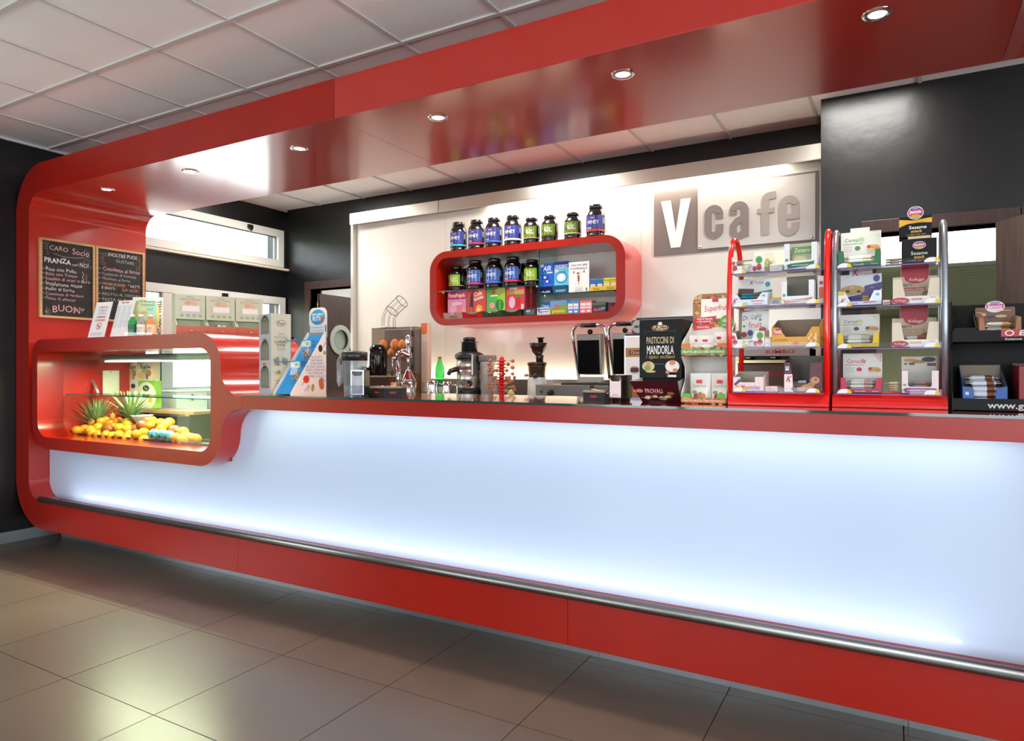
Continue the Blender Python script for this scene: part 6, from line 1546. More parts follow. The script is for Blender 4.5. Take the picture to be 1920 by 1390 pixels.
for z, band, vt, vb in ((0, 'd87828', 746.5, 757), (Zp(668), '5aa038', 652, 668)):
    z1 = Zp(vt); z0 = Zp(vb) if z else 0.0
    MB().box(-w / 2, w / 2, -dF / 2, -dF / 2 + .003, z0, z1, C('b88850')).box(-w / 2, w / 2, -dF / 2, dF / 2, z0, z0 + .003, WS).build('tier', o)
    hh = z1 - z0; m = MB(); nutty(m, -w / 2 + .01, w / 2 - .01, z0 + .006, z1 - .005, -dF / 2, 45, int(z0 * 1000))
    m.rect(0, z0 + hh * .52, w, hh * .55, -dF / 2 - .0022, C(band)); m.text('FRUTTA SECCA 100% NATURALE', 0, z0 + hh * .52, hh * .26, -dF / 2 - .0026, C('f0f0e8'), w=w * .92)
    m.build('tier_print', o)
    for x in (-w / 2 + .018, w / 2 - .02):
        MB().box(x - .018, x + .02, -dF / 2 + .003, -dF / 2 + .005, z1 - .004, z1 + .018, C(('d87828', '62b02c')[z == 0])).build('corner_tab', o)
# header card
hx0_, hx1_ = XU(1297, Y + .16) - (xa + xb) / 2, XU(1374, Y + .16) - (xa + xb) / 2; hz0_, hz1_ = Zp(622), Zp(548) + .012
wH = hx1_ - hx0_
MB().prism([(hx0_, hz0_), (hx1_, hz0_), (hx1_, hz1_ - .025)] + arc(hx1_ - .025, hz1_ - .025, .025, 0, .5 * PI, 5)[1:] + arc(hx0_ + .04, hz1_ - .04, .04, .5 * PI, PI, 6), dF / 2 + .0005, dF / 2 + .004, C('9c6a3c')).build('header_card', o)
m = MB(); nutty(m, hx0_ + .014, hx1_ - .014, hz0_ + .01, hz1_ - .014, dF / 2, 150, 77)
prints(m, [('r', .58, .62, .74, .5, 'f0ece6'), ('r', .56, .83, .15, .09, 'c82c34'), ('t', 'Superfruit', .58, .64, .14, 'c83038', dict(w=.60, bold=0, it=.15, rot=.06)), ('p', [(.02, .40), (.60, .44), (.54, .30), (.02, .24)], 'c82838'), ('t', 'Fonte di Vitamine', .30, .375, .045, 'f0e4e0', dict(w=.38)), ('t', 'e Sali minerali', .28, .31, .045, 'f0e4e0', dict(w=.34)), ('p', [(.02, .21), (.54, .25), (.48, .13), (.02, .09)], 'c82838'), ('t', 'Ricchi di fibre', .26, .17, .045, 'f0e4e0', dict(w=.30)), ('e', .84, .28, .17, .17, '58a03c'), ('t', '100%', .84, .32, .075, 'f0f4e8', dict(rot=.15)), ('t', 'naturale', .84, .22, .05, 'f0f4e8', dict(rot=.15, bold=0))], wH, hz1_ - hz0_, dF / 2 - .0026, hx0_, hz0_).build('header_print', o)
def pouch(x, z, hgt, wid, yoff, rz, label, c2, up):
    q = thing('fruit_pouch', label, 'snack pouch', ((xa + xb) / 2 + x, Y + .09 + yoff, ZCT + z), rz, 'pouches in the dried fruit stand')
    n = 7; vs = []; rows = [(0, .022), (.25, .026), (.6, .018), (.88, .004), (1, .002)]
    for t, th in rows:
        for s_ in (-1, 1):
            for k in range(n):
                f = k / (n - 1) * 2 - 1
                vs.append((f * wid / 2, s_ * th * (1 - f * f) ** .6 - .02 * 0, t * hgt))
    fs = []
    for r in range(len(rows) - 1):
        for si in (0, 1):
            b0 = r * 2 * n + si * n; b1 = b0 + 2 * n
            for k in range(n - 1): fs.append((b0 + k, b0 + k + 1, b1 + k + 1, b1 + k) if si == 0 else (b0 + k + 1, b0 + k, b1 + k, b1 + k + 1))
    fs.append(tuple(range(n)) + tuple(reversed(range(n, 2 * n))))
    MB().add(vs, fs, mat((232, 228, 222), .3, coat=.3), True).build('pouch', q)
    m = MB()
    prints(m, [('r', .5, .72, .28, .12, 'c82c34'), ('t', 'Superfruit', .5, .58, .09, c2, dict(w=.66, bold=0, it=.1)), ('e', .5, .22, .36, .18, 'd8e0c8'), ('e', .34, .22, .13, .11, '8c2c28'), ('e', .55, .25, .14, .12, 'b07038'), ('e', .7, .22, .12, .10, 'c08048'), ('e', .28, .36, .12, .06, '6c8c4c')], wid, hgt, -.0275, -wid / 2).build('print', q)
for k, (u, wpx, vtop) in enumerate(((1313, 37, 702), (1352, 36, 702))):
    pouch(XU(u, Y + .03) - (xa + xb) / 2, .004, Zp(vtop), wpx * w / 85 * 1.04, -.055, .04 - .05 * k, 'white dried fruit pouch in the lower tier of the cardboard stand', '8cb86c', 0)
zup = Zp(668) + .0035
for k, (u, wpx, vtop, ya) in enumerate(((1303, 26, 627, -.03), (1324, 34, 628, -.055), (1352, 28, 622, -.05))):
    pouch(XU(u, Y + .03) - (xa + xb) / 2, zup, Zp(vtop) - zup, wpx * w / 85 * 1.04, ya, .25 - .22 * k, 'white dried fruit pouch in the upper tier of the cardboard stand', 'd08048', 1)

# ---- wire racks with product trays
RBASE = mat((206, 14, 12), .3)
LIP = pane((246, 247, 250), .0, ior=1.3, haze=.015)
def hoop_path(px, X): return [atX(u, v, X) for u, v in px]
def smooth(pts, n=3):
    out = []
    for i in range(len(pts) - 1):
        p0 = pts[max(i - 1, 0)]; p1 = pts[i]; p2 = pts[i + 1]; p3 = pts[min(i + 2, len(pts) - 1)]
        for k in range(n):
            t = k / n
            out.append(.5 * ((2 * p1) + (p2 - p0) * t + (2 * p0 - 5 * p1 + 4 * p2 - p3) * t * t + (3 * p1 - p0 - 3 * p2 + p3) * t ** 3))
    return out + [pts[-1]]
def rack(label, Y, uL, uR, hoops, tubemat, lips, group):
    o = thing('counter_rack', label, 'display rack', (0, 0, 0), 0, group)
    xl, xr = XU(uL, Y), XU(uR, Y)
    return o, xl, xr
# red rack
Y1 = 2.82
rr = thing('counter_rack', 'red hooped counter rack with four clear shelves', 'display rack', (0, 0, ZCT), 0, 'hooped counter racks')
xl, xr = XU(1373, Y1), XU(1543, Y1)
RT = mat((226, 26, 16), .22, coat=.4)
def hoop(parent, x, yf, yb, ztop, zbot, bulge, m, r=.0105):
    ym = (yf + yb) / 2; hw = (yb - yf) / 2
    pts = []
    for k in range(0, 25):
        t = k / 24
        # superellipse from front foot over the top to the rear foot
        a = PI * t
        c_, s_ = math.cos(a), math.sin(a)
        yy = ym - hw * math.copysign(abs(c_) ** .75, c_)
        zz = zbot + (ztop - zbot) * abs(s_) ** .42
        pull = (1 - (zz - zbot) / (ztop - zbot)) ** 6 * bulge
        yy += pull if c_ > 0 else -pull
        pts.append(Vector((x, yy, zz)))
    MB().tube(pts, r, m, 10).build('hoop', parent)
hoop(rr, xl - .012, Y1 - .005, Y1 + .26, atX(1380, 447, xl).z - ZCT, .012, .03, RT)
hoop(rr, xr + .012, Y1 - .005, Y1 + .26, atX(1546, 431, xr).z - ZCT, .012, .03, RT)
MB().prism([(Y1 - .01, 0), (Y1 + .27, 0), (Y1 + .27, .02), (Y1 + .03, .062), (Y1 + .022, .062), (Y1 - .005, .02), (Y1 - .01, .012)], xl - .015, xr + .02, RBASE, axis='x').build('base', rr, .003)
def shelf_at(parent, xl, xr, Y, z, d=.20, tabs=()):
    MB().box(xl, xr, Y, Y + d, z - .003, z, LIP).box(xl, xr, Y - .002, Y, z - .004, z + .018, LIP).box(xl, xr, Y - .0025, Y - .0005, z - .006, z - .003, C('7a5aa0')).build('clear_shelf', parent)
    for x in tabs:
        m = MB()
        m.flat([(x - .025, z - .001)] + [(x - .025 * math.cos(a), z - .001 + .017 * math.sin(a)) for a in [PI * k / 8 for k in range(1, 8)]] + [(x + .025, z - .001)], Y - .0035, C('eceae4'))
        m.flat([(x + .008, z - .001), (x + .025, z - .001), (x + .02, z + .012), (x + .012, z + .014)], Y - .004, C('e0c020'))
        m.build('price_tab', parent)
Zr = lambda v: ZV(1457, v, Y1)                       # height of a pixel row at the rack's middle
zsh = [Zr(508), Zr(571.5), Zr(650.5), Zr(735)]
for z in zsh: shelf_at(rr, xl, xr, Y1, z - ZCT, tabs=[(xl + .03), (xr - .035)])
PXM = (xr - xl) / 170.0
def rk(u0, u1, zs, hf, hs, hb, cut, col, inner, fdec, hdec, head, name, label, cat, d=.13, Yo=.006, Y=None, rz=0, grp=None):
    Y = Y1 if Y is None else Y
    xa, xb = XU(u0, Y), XU(u1, Y)
    loc = ((xa + xb) / 2, Y + Yo + d / 2, zs + .0008)
    tray(name, label, cat, loc, rz, xb - xa, d, hf * PXM, hs * PXM, hb * PXM, cut, col, inner, fdec, hdec, head, group=grp)
    return loc, xb - xa
VCUT = [(0, 1), (.18, 1), (.30, .42), (.72, .42), (.86, 1), (1, 1)]
UCUT = [(0, 1), (.17, 1), (.17, .34), (.84, .34), (.84, 1), (1, 1)]
LOWC = [(0, 1), (.12, 1), (.2, .55), (.78, .55), (.85, 1), (1, 1)]
FULLH = [(0, .0), (1, .0), (1, 1), (0, 1)]
BERRY = [('e', .10, .32, .08, .18, 'b83848'), ('e', .06, .62, .06, .13, 'c05060'), ('e', .16, .12, .07, .15, 'b03040'), ('e', .74, .22, .07, .16, 'c03848'), ('e', .88, .30, .08, .2, 'b82c40'), ('e', .88, .72, .10, .22, '4c9c40'), ('t', 'Dr. Light', .50, .36, .18, '303438', dict(w=.34, bold=0, it=.2, rot=.08)), ('t', 'fruit', .52, .13, .15, 'd05830', dict(w=.18, bold=0))]
# shelf 1
l1, w1 = rk(1371.5, 1430, zsh[0], 34, 30, 36, [(0, .95), (.12, .85), (.16, .45), (.62, .45), (.74, 1), (1, 1)], C('e8e6e0'), C('8a8274'), BERRY, [], None, 'bar_tray', 'white fruit bar tray with red berries on the top shelf of the red rack', 'bar tray')
bars(l1, 0, [(0, -.02, .004, .05), (-.01, .01, .018, -.06), (.01, -.01, .034, .08), (0, .02, .044, .02)], w1 * .8, .034, .014, 'c8c8b8', '8aa860', 'silver fruit bar in the top berry tray of the red rack', 'bars in the top berry tray')
cbx = atY(1447, 480, Y1 + .08)
o = thing('open_carton_lid', 'white open carton lid leaning behind the berry tray', 'carton', (cbx.x - .02, Y1 + .15, zsh[0] + .001))
MB(Matrix.Rotation(-.5, 4, 'X')).box(-.07, .06, 0, .003, 0, .13, C('e6dfce')).build('flap', o)
MB().box(-.07, .06, -.01, .04, 0, .03, C('cfc4ae')).build('body', o)
o = thing('snack_packet', 'clear packet of dried apricots beside the top berry tray', 'snack packet', (XU(1439, Y1 + .03), Y1 + .06, zsh[0] + .001), .3)
MB().add([(-.02, -.02, 0), (.02, -.02, 0), (.025, -.01, .045), (.018, 0, .085), (-.018, 0, .085), (-.025, -.01, .045), (-.02, .02, 0), (.02, .02, 0), (.025, .012, .045), (-.025, .012, .045)], [(0, 1, 2, 5), (5, 2, 3, 4), (7, 6, 9, 8), (8, 9, 4, 3), (1, 7, 8, 2), (6, 0, 5, 9), (2, 8, 3), (9, 5, 4), (0, 6, 7, 1)], pane((240, 240, 236), .08, haze=.15)).build('bag', o)
mm_ = MB(); random.seed(31)
for k in range(14): mm_.ball((random.uniform(-.014, .014), random.uniform(-.01, .01), random.uniform(.008, .055)), .008, C(random.choice(['e8a040', 'd88c50', '9ab070'])), 6, 4)
mm_.build('dried_fruit', o)['kind'] = 'stuff'
carton('wafer_box', 'small white wafer box between the two top trays of the red rack', 'box', (XU(1454, Y1), Y1 + .05, zsh[0] + .001), 0, 24 * PXM, .07, 14 * PXM, C('e4e0dc'), [('r', .5, .75, .9, .12, 'c8a040'), ('r', .4, .4, .6, .08, 'b8b8bc')])
l2, w2 = rk(1470, 1531, zsh[0], 52, 52, 62, UCUT, C('e6e8ea'), C('a8a294'), [('p', [(.08, .20), (.22, .24), (.78, .27), (.94, .30), (.90, .14), (.12, .04)], '2f7044'), ('r', .5, .16, .5, .03, 'c8d8c8'), ('e', .08, .38, .05, .06, '5a9a60')], [], None, 'bar_tray', 'white sesame bar tray with green ribbon on the top shelf of the red rack', 'bar tray')
o = carton('ginger_box', 'pale green ginger bar carton standing inside the green ribbon tray', 'box', (l2[0] + .0, l2[1] + .02, l2[2] + .0035), 0, w2 * .62, .06, 50 * PXM, C('a8b088'), [('r', .5, .8, 1.0, .28, '6a9460'), ('t', 'Zenzero', .5, .8, .17, 'e0ead8', dict(w=.8, bold=0, it=.2)), ('e', .4, .45, .3, .12, 'c8c098'), ('r', .5, .12, 1.0, .2, '8a9a68')])
bars(l2, 0, [(0, -.045, .004, .03), (0, -.03, .017, -.03)], w2 * .6, .03, .012, 'd8dcc8', '90b060', 'pale bar lying in the green ribbon tray', 'bars in the green ribbon tray')
# shelf 2
l3, w3 = rk(1369, 1438, zsh[1], 26, 34, 62, [(0, 1), (.17, .98), (.29, .5), (.72, .5), (.86, 1), (1, 1)], C('e6e4e8'), C('9a9080'),
            [('t', 'K', .10, .38, .5, 'a81c34', dict(w=.12, it=.35)), ('t', 'Protein', .34, .22, .22, 'a86070', dict(w=.26, bold=0)), ('r', .74, .35, .34, .1, 'c87888'), ('r', .74, .15, .25, .08, 'c87888'), ('r', .91, .75, .07, .16, '58a8d8')],
            [('p', [(0, .35), (.3, .5), (1, .62), (1, .2), (0, .1)], '1f8090'), ('p', [(.02, .42), (.48, .45), (.5, .66), (.06, .7)], '5c3420'), ('e', .8, .36, .17, .1, 'b88c50'), ('t', 'K', .42, .88, .12, 'b83828', dict(w=.1, it=.35)), ('t', 'Protein', .64, .88, .11, 'b87060', dict(w=.26, bold=0)), ('e', .88, .80, .07, .09, '2f8c94'), ('t', 'Protein', .42, .28, .1, 'd8e4e8', dict(w=.28, bold=0))],
            (FULLH, C('e4e2e0')), 'bar_tray', 'white and teal protein bar tray on the second shelf of the red rack', 'bar tray')
bars(l3, 0, [(0, -.04, .004, 0), (0, -.02, .018, .02), (.005, 0, .032, -.03), (0, .02, .045, .02)], w3 * .82, .034, .014, '1f8494', '8a5c38', 'teal wrapped protein bar in the second shelf tray of the red rack', 'teal protein bars')
o = carton('biscuit_packet', 'yellow and blue biscuit packet between the second shelf trays of the red rack', 'packet', (XU(1453, Y1), Y1 + .07, zsh[1] + .001), 0, 22 * PXM, .06, 16 * PXM, C('d8b030'), [('e', .4, .4, .35, .3, '283c98'), ('r', .5, .1, 1.0, .2, 'e8e4dc')])
l4, w4 = rk(1465, 1526, zsh[1], 46, 46, 62, UCUT, C('e6e8ea'), C('7c7264'), [('p', [(.04, .22), (.14, .16), (.85, .24), (.96, .28), (.92, .14), (.10, .02)], 'd07838'), ('r', .5, .13, .55, .03, 'f0dcc8'), ('e', .08, .38, .05, .06, '5a9a60')], [], None, 'bar_tray', 'white sesame bar tray with orange ribbon on the second shelf of the red rack', 'bar tray')
bars(l4, 0, [(0, -.04, .004, .03), (.0, -.02, .018, -.05)], w4 * .6, .034, .013, 'd8d4c8', 'd8b830', 'yellow and silver bar lying in the orange ribbon tray', 'bars in the orange ribbon tray')
o = carton('sesame_packet', 'tall pale packet leaning at the hoop beside the orange ribbon tray', 'packet', (XU(1534, Y1), Y1 + .09, zsh[1] + .001), .2, 13 * PXM, .05, 56 * PXM, C('e8dcd8'), [('r', .5, .4, .6, .4, 'd06848'), ('r', .5, .75, .5, .12, 'c84858')])
# shelf 3
l5, w5 = rk(1371.5, 1432, zsh[2], 32, 38, 80, [(0, .95), (.12, .92), (.18, .5), (.62, .5), (.74, 1), (1, 1)], C('e8e6e0'), C('8a7c68'), BERRY,
            [('t', 'Dr. Light', .44, .82, .12, '34343a', dict(w=.62, bold=0, it=.3, rot=.14)), ('t', 'fruit', .56, .62, .16, 'd86030', dict(w=.42, bold=0, rot=.06)), ('e', .2, .58, .05, .03, '5c9a50'), ('e', .72, .74, .05, .03, '3c8c40'), ('e', .4, .40, .09, .08, '3c4890'), ('e', .8, .48, .12, .07, 'c04050'), ('e', .2, .36, .1, .07, 'b03848')],
            ([(.1, 0), (.96, 0), (1.0, .97), (.62, 1.0), (.14, .95)], C('e4e4e4')), 'bar_tray', 'white fruit bar tray with tall lettered header on the third shelf of the red rack', 'bar tray')
bars(l5, 0, [(0, -.04, .004, .03), (0, -.01, .018, -.06), (.01, .01, .03, .1)], w5 * .75, .034, .014, 'b8b8a8', '98a858', 'silver fruit bar in the third shelf berry tray of the red rack', 'bars in the third shelf berry tray')
carton('wafer_box', 'small white wafer box beside the yellow crunch tray', 'box', (XU(1438.5, Y1), Y1 + .05, zsh[2] + .001), 0, 12 * PXM, .07, 20 * PXM, C('e4e0dc'), [('r', .5, .9, .9, .16, 'd8a030'), ('r', .5, .4, .6, .08, 'b8b8bc')])
l6, w6 = rk(1446, 1536, zsh[2], 38, 58, 58, [(0, 1), (.15, 1), (.30, .5), (.72, .5), (.85, 1), (1, 1)], C('dc9c28'), C('7c6448'), [('r', .12, .78, .18, .32, 'c83030'), ('t', 'Moretti', .13, .79, .24, 'f4ece4', dict(w=.17)), ('t', 'croccante', .20, .36, .12, '8a4c20', dict(w=.3, bold=0)), ('r', .52, .16, .1, .14, 'c03030')] + [('e', .80 + .045 * (k % 5), .25 + .17 * (k // 5), .035, .09, c) for k, c in enumerate(['d88c38', 'e8c890', 'c87828', 'e4b868', 'd08030', 'e8c890', 'd08030', 'e0a850', 'e8d0a0', 'c87828', 'd89040', 'e4b868', 'd08030', 'e8c890', 'd88c38'])], [], None, 'bar_tray', 'yellow almond crunch tray on the third shelf of the red rack, empty', 'bar tray', d=.16)
# shelf 4
l7, w7 = rk(1374, 1431, zsh[3], 29, 40, 40, [(0, .97), (.24, 1), (.25, .62), (.72, .62), (.73, 1), (1, 1)], C('ecd8d4'), C('a09684'), [('p', [(.03, .5), (.22, .88), (.26, .7), (.08, .36)], '3c2c6c'), ('t', 'Mucositas', .58, .28, .28, '8a4a9a', dict(w=.62, it=.1)), ('t', 'Mucos', .44, .30, .26, 'e08828', dict(w=.36, it=.1)), ('e', .16, .28, .07, .14, 'e8b030')] + [('l', [(.02 + .12 * k, .02), (.02 + .12 * k, .98 if k in (0, 1, 7, 8) else .6)], .012, 'd8b0b8') for k in range(9)], [], None, 'gum_tray', 'pink checked chewing gum tray on the lowest shelf of the red rack', 'gum tray')
bars(l7, 0, [(-.01, -.03, .012, 0), (.0, -.01, .022, .05)], w7 * .55, .03, .012, 'e0a030', '8a5aa0', 'colourful gum stick in the pink checked tray', 'gum sticks in the pink tray')
for u, tl, c1, c2, lab in ((1447, 22, 'ecd8d4', 'd8a828', 'yellow topped soft candy packet beside the pink checked tray'),):
    o = carton('candy_packet', lab, 'candy packet', (XU(u, Y1), Y1 + .06, zsh[3] + .001), -.1, 23 * PXM, .09, 10 * PXM, C(c1), [('p', [(0, 0), (1, 0), (.8, .5), (.3, .9), (0, .6)], 'e0b0b0')], topcol=C(c2))
l8, w8 = rk(1470, 1541, zsh[3], 58, 70, 72, [(0, 1), (.16, 1), (.24, .30), (.66, .30), (.70, 1), (1, 1)], C('5a2430'), C('4a3c30'), [('p', [(0, 0), (.24, 0), (.22, .6), (0, .6)], 'ecdcd8'), ('t', 'K', .10, .44, .2, 'a81c34', dict(w=.13, it=.35)), ('r', .08, .80, .09, .14, 'd8e4ec'), ('e', .08, .82, .025, .04, '4090c0'), ('p', [(.18, .1), (.34, .26), (.36, .1), (.26, .02)], '44201c'), ('e', .82, .40, .12, .12, 'b88858'), ('e', .62, .18, .16, .08, 'b88858'), ('e', .46, .1, .12, .07, 'c09868'), ('e', .72, .26, .1, .07, 'a87848'), ('e', .84, .42, .03, .03, '4a2c20')], [], None, 'bar_tray', 'dark maroon chocolate bar tray on the lowest shelf of the red rack', 'bar tray', d=.15)
bars(l8, 0, [(0, -.045, .004, 0), (.0, -.03, .018, .03), (.0, -.01, .031, -.02)], w8 * .6, .034, .013, 'd0d4d8', '4a2c2c', 'white and brown bar in the maroon tray', 'bars in the maroon tray')

# grey rack
Y2 = 2.86
gr = thing('counter_rack', 'grey hooped counter rack with red base and four clear shelves', 'display rack', (0, 0, ZCT), 0, 'hooped counter racks')
xl, xr = XU(1567, Y2), XU(1766, Y2)
GT = mat((150, 156, 164), .3, metal=.7)
hoop(gr, xl - .004, Y2 - .005, Y2 + .26, atX(1569, 426, xl).z - ZCT - .012, .012, .03, GT)
hoop(gr, xr + .010, Y2 - .005, Y2 + .26, atX(1762, 404, xr).z - ZCT - .03, .012, .03, GT)
MB().prism([(Y2 - .01, 0), (Y2 + .27, 0), (Y2 + .27, .02), (Y2 + .03, .062), (Y2 + .022, .062), (Y2 - .005, .02), (Y2 - .01, .012)], xl - .012, xr + .018, RBASE, axis='x').build('base', gr, .003)
Zg = lambda v: ZV(1668, v, Y2)
zsg = [Zg(496), Zg(571), Zg(651.5), Zg(738.5)]
for z in zsg: shelf_at(gr, xl, xr, Y2, z - ZCT, tabs=[(xl + .03), (xr - .03)])
PXM = (xr - xl) / 199.0
CUTB = [(0, 1), (.12, 1), (.15, .36), (.20, .27), (.80, .27), (.85, .36), (.88, 1), (1, 1)]
def cerealfit(u0, u1, zs, hf, hb, col, tcol, acc, label, lab2, blab, tab=None):
    hd = [('t', 'Cereal', .28, .80, .10, tcol, dict(w=.36, bold=0)), ('t', 'fit', .52, .80, .11, acc, dict(w=.12, it=.2, bold=1)), ('r', .3, .70, .5, .012, tcol), ('e', .42, .585, .07, .055, tcol), ('r', .18, .62, .22, .012, 'a8a8a4'), ('r', .18, .57, .22, .012, 'a8a8a4'), ('r', .18, .52, .22, .012, 'a8a8a4'), ('e', .80, .60, .16, .05, 'd0a050'), ('e', .70, .60, .05, .045, tcol if tcol != '3c7c44' else 'c04030'), ('e', .86, .56, .12, .04, 'c88c3c'), ('e', .74, .53, .1, .03, 'd8b878')]
    hd += [('p', [(.78 + .055 * i + .05 * j, .985 - .055 * j), (.80 + .055 * i + .05 * j, .985 - .055 * j), (.82 + .055 * i + .05 * j, .955 - .055 * j), (.80 + .055 * i + .05 * j, .955 - .055 * j)], acc) for j in range(4) for i in range(4 - j)]
    head = [(0, 0), (1, 0), (1, 1), (.72, 1)] + ([(.72, 1.10), (.24, 1.10), (.24, 1)] if tab else []) + [(0, 1)]
    l, w = rk(u0, u1, zs, hf, hf * 1.02, hb, CUTB, C(col), C('b0aca0'), [('t', 'Cerealfit', .48, .13, .11, 'e8ece4', dict(w=.26, bold=0)), ('r', .85, .12, .16, .03, 'd0d8cc')], hd, (head, C('deddd8')), 'bar_tray', label, 'bar tray', d=.14, Y=Y2)
    bars(l, 0, [(0, -.045, .004, 0), (0, -.03, .018, .03), (0, -.01, .031, -.03), (0, .015, .04, .02)], w * .78, .034, .014, 'd8d6ce', 'bfbcae' if acc != 'c83050' else 'c8a09c', blab, lab2)
cerealfit(1572, 1651, zsg[0], 36, 90, '1f6c3c', '3c7c44', '8cc840', 'green cereal bar tray with lettered header on the top shelf of the grey rack', 'bars in the green cereal tray', 'silver cereal bar in the green tray', tab=1)
def stack(u, Y, z, n, wpx, label, grp, hpx=5.2, col='d8c49c', c2='e8dcc4'):
    for k in range(n):
        me = bar_mesh(wpx * PXM, .05, hpx * PXM, col, c2); q = bpy.data.objects.new('wafer_pack', me); COL.objects.link(q)
        q.location = (XU(u, Y), Y + .05, z + .001 + k * hpx * PXM); q.rotation_euler = (0, 0, .06 * (k % 2))
        tag(q, label, 'wafer pack', grp)
stack(1676, Y2, zsg[0], 3, 31, 'clear wrapped sesame wafer pack stacked between the top trays of the grey rack', 'wafer packs on the top shelf')
# sesame snack: two black boxes, upper one tilted back
JL = [('e', .5, .5, .5, .5, 'e8e4dc'), ('e', .5, .5, .46, .44, '6c3060'), ('r', .5, .56, .9, .32, 'c83880'), ('t', 'Jannis', .5, .58, .24, 'f4ece4', dict(w=.7)), ('e', .5, .24, .32, .14, 'c89838'), ('e', .5, .86, .2, .12, '8c80b8')]
xa, xb = XU(1691, Y2), XU(1757, Y2); w = xb - xa; hS = 51 * PXM
o = carton('sesame_box', 'lower black sesame snack box on the top shelf of the grey rack', 'box', ((xa + xb) / 2, Y2 + .07, zsg[0] + .001), 0, w, .12, hS, mat((10, 10, 12), .5, spec=.25), [('t', 'Sesame', .5, .40, .14, 'e8e8e4', dict(w=.48, bold=0)), ('t', 'snack', .50, .24, .13, 'e0a020', dict(w=.30)), ('t', '3 x CRISPY AND TASTY', .46, .09, .05, 'b0b0ac', dict(w=.6, bold=0))])
prints(MB(), JL, w * .38, hS * .32, -.062, -w * .19, hS * .56).build('emblem', o)
MB().box(-w * .32, w * .32, -.055, .0, hS, hS + .010, C('c8b088')).build('wafers', o)
xa2, xb2 = XU(1686, Y2), XU(1748, Y2); w2_ = xb2 - xa2
o = thing('sesame_box', 'upper black sesame snack box with yellow wave, standing on the lower one', 'box', ((xa2 + xb2) / 2, Y2 + .075, zsg[0] + hS + .012), 0)
hU = 44 * PXM
MB().box(-w2_ / 2, w2_ / 2, -.05, .05, 0, hU, mat((10, 10, 12), .5, spec=.25)).build('box', o, .001)
prints(MB(), [('p', [(0, .86), (.4, .78), (1, .86), (1, .62), (.6, .66), (.25, .62), (0, .48)], 'e0a420'), ('t', 'Sesame', .57, .44, .15, 'ecece8', dict(w=.54)), ('t', 'snack', .53, .26, .14, 'e8a820', dict(w=.34)), ('t', '3 x CRISPY AND TASTY', .53, .09, .05, 'c0c0bc', dict(w=.6, bold=0))], w2_, hU, -.05, -w2_ / 2).build('print', o)
em = MB().prism([(.0 + .5 * w2_ * .5 * math.cos(2 * PI * k / 20), hU + .010 + .024 * math.sin(2 * PI * k / 20)) for k in range(20)], -.054, -.051, C('e8e4dc'))
prints(em, JL, w2_ * .5, .048, -.054, -w2_ * .25, hU - .014); em.build('emblem_tab', o)
# second shelf
l, w = rk(1571, 1652, zsg[1], 32, 44, 78, [(0, 1), (.16, .98), (.29, .30), (.72, .30), (.84, 1), (1, 1)], C('e4e4ea'), C('9a9488'),
          [('r', .08, .86, .15, .22, 'c8c030'), ('t', 'K', .10, .34, .36, 'a81c34', dict(w=.11, it=.35)), ('t', 'Protein', .33, .17, .18, 'a87080', dict(w=.28, bold=0)), ('r', .74, .22, .3, .08, 'c88090'), ('r', .92, .72, .07, .15, '58a8d8')],
          [('p', [(0, .3), (0, .12), (1, .12), (1, .75), (.6, .66), (.5, .42)], '5a4a88'), ('e', .3, .55, .3, .14, 'c8a060'), ('e', .18, .52, .05, .04, '403430'), ('e', .45, .5, .05, .04, '403430'), ('e', .3, .62, .05, .03, 'd8c090'), ('r', .5, 1.28, .58, .10, 'e8c020'), ('t', 'NOVO', .5, 1.28, .06, 'b86020', dict(w=.2)), ('t', 'K', .36, 1.05, .16, 'b81c34', dict(w=.14, it=.35)), ('t', 'Protein', .60, 1.02, .1, 'b87080', dict(w=.34, bold=0)), ('e', .88, .86, .08, .10, '5a4a88'), ('t', 'bars', .78, .6, .04, 'd8d0e4', dict(bold=0)), ('r', .4, .24, .5, .02, 'd8d0e4')],
          ([(0, 0), (1, 0), (1, 1), (.78, 1), (.78, 1.33), (.22, 1.33), (.22, 1), (0, 1)], C('e2e2e6')), 'bar_tray', 'white and purple protein bar tray on the second shelf of the grey rack', 'bar tray', d=.14, Y=Y2)
bars(l, 0, [(0, -.04, .004, 0), (0, -.02, .018, .02), (0, .0, .03, -.02)], w * .72, .034, .014, '5a4a90', 'b89858', 'purple protein bar in the second shelf tray of the grey rack', 'purple protein bars')
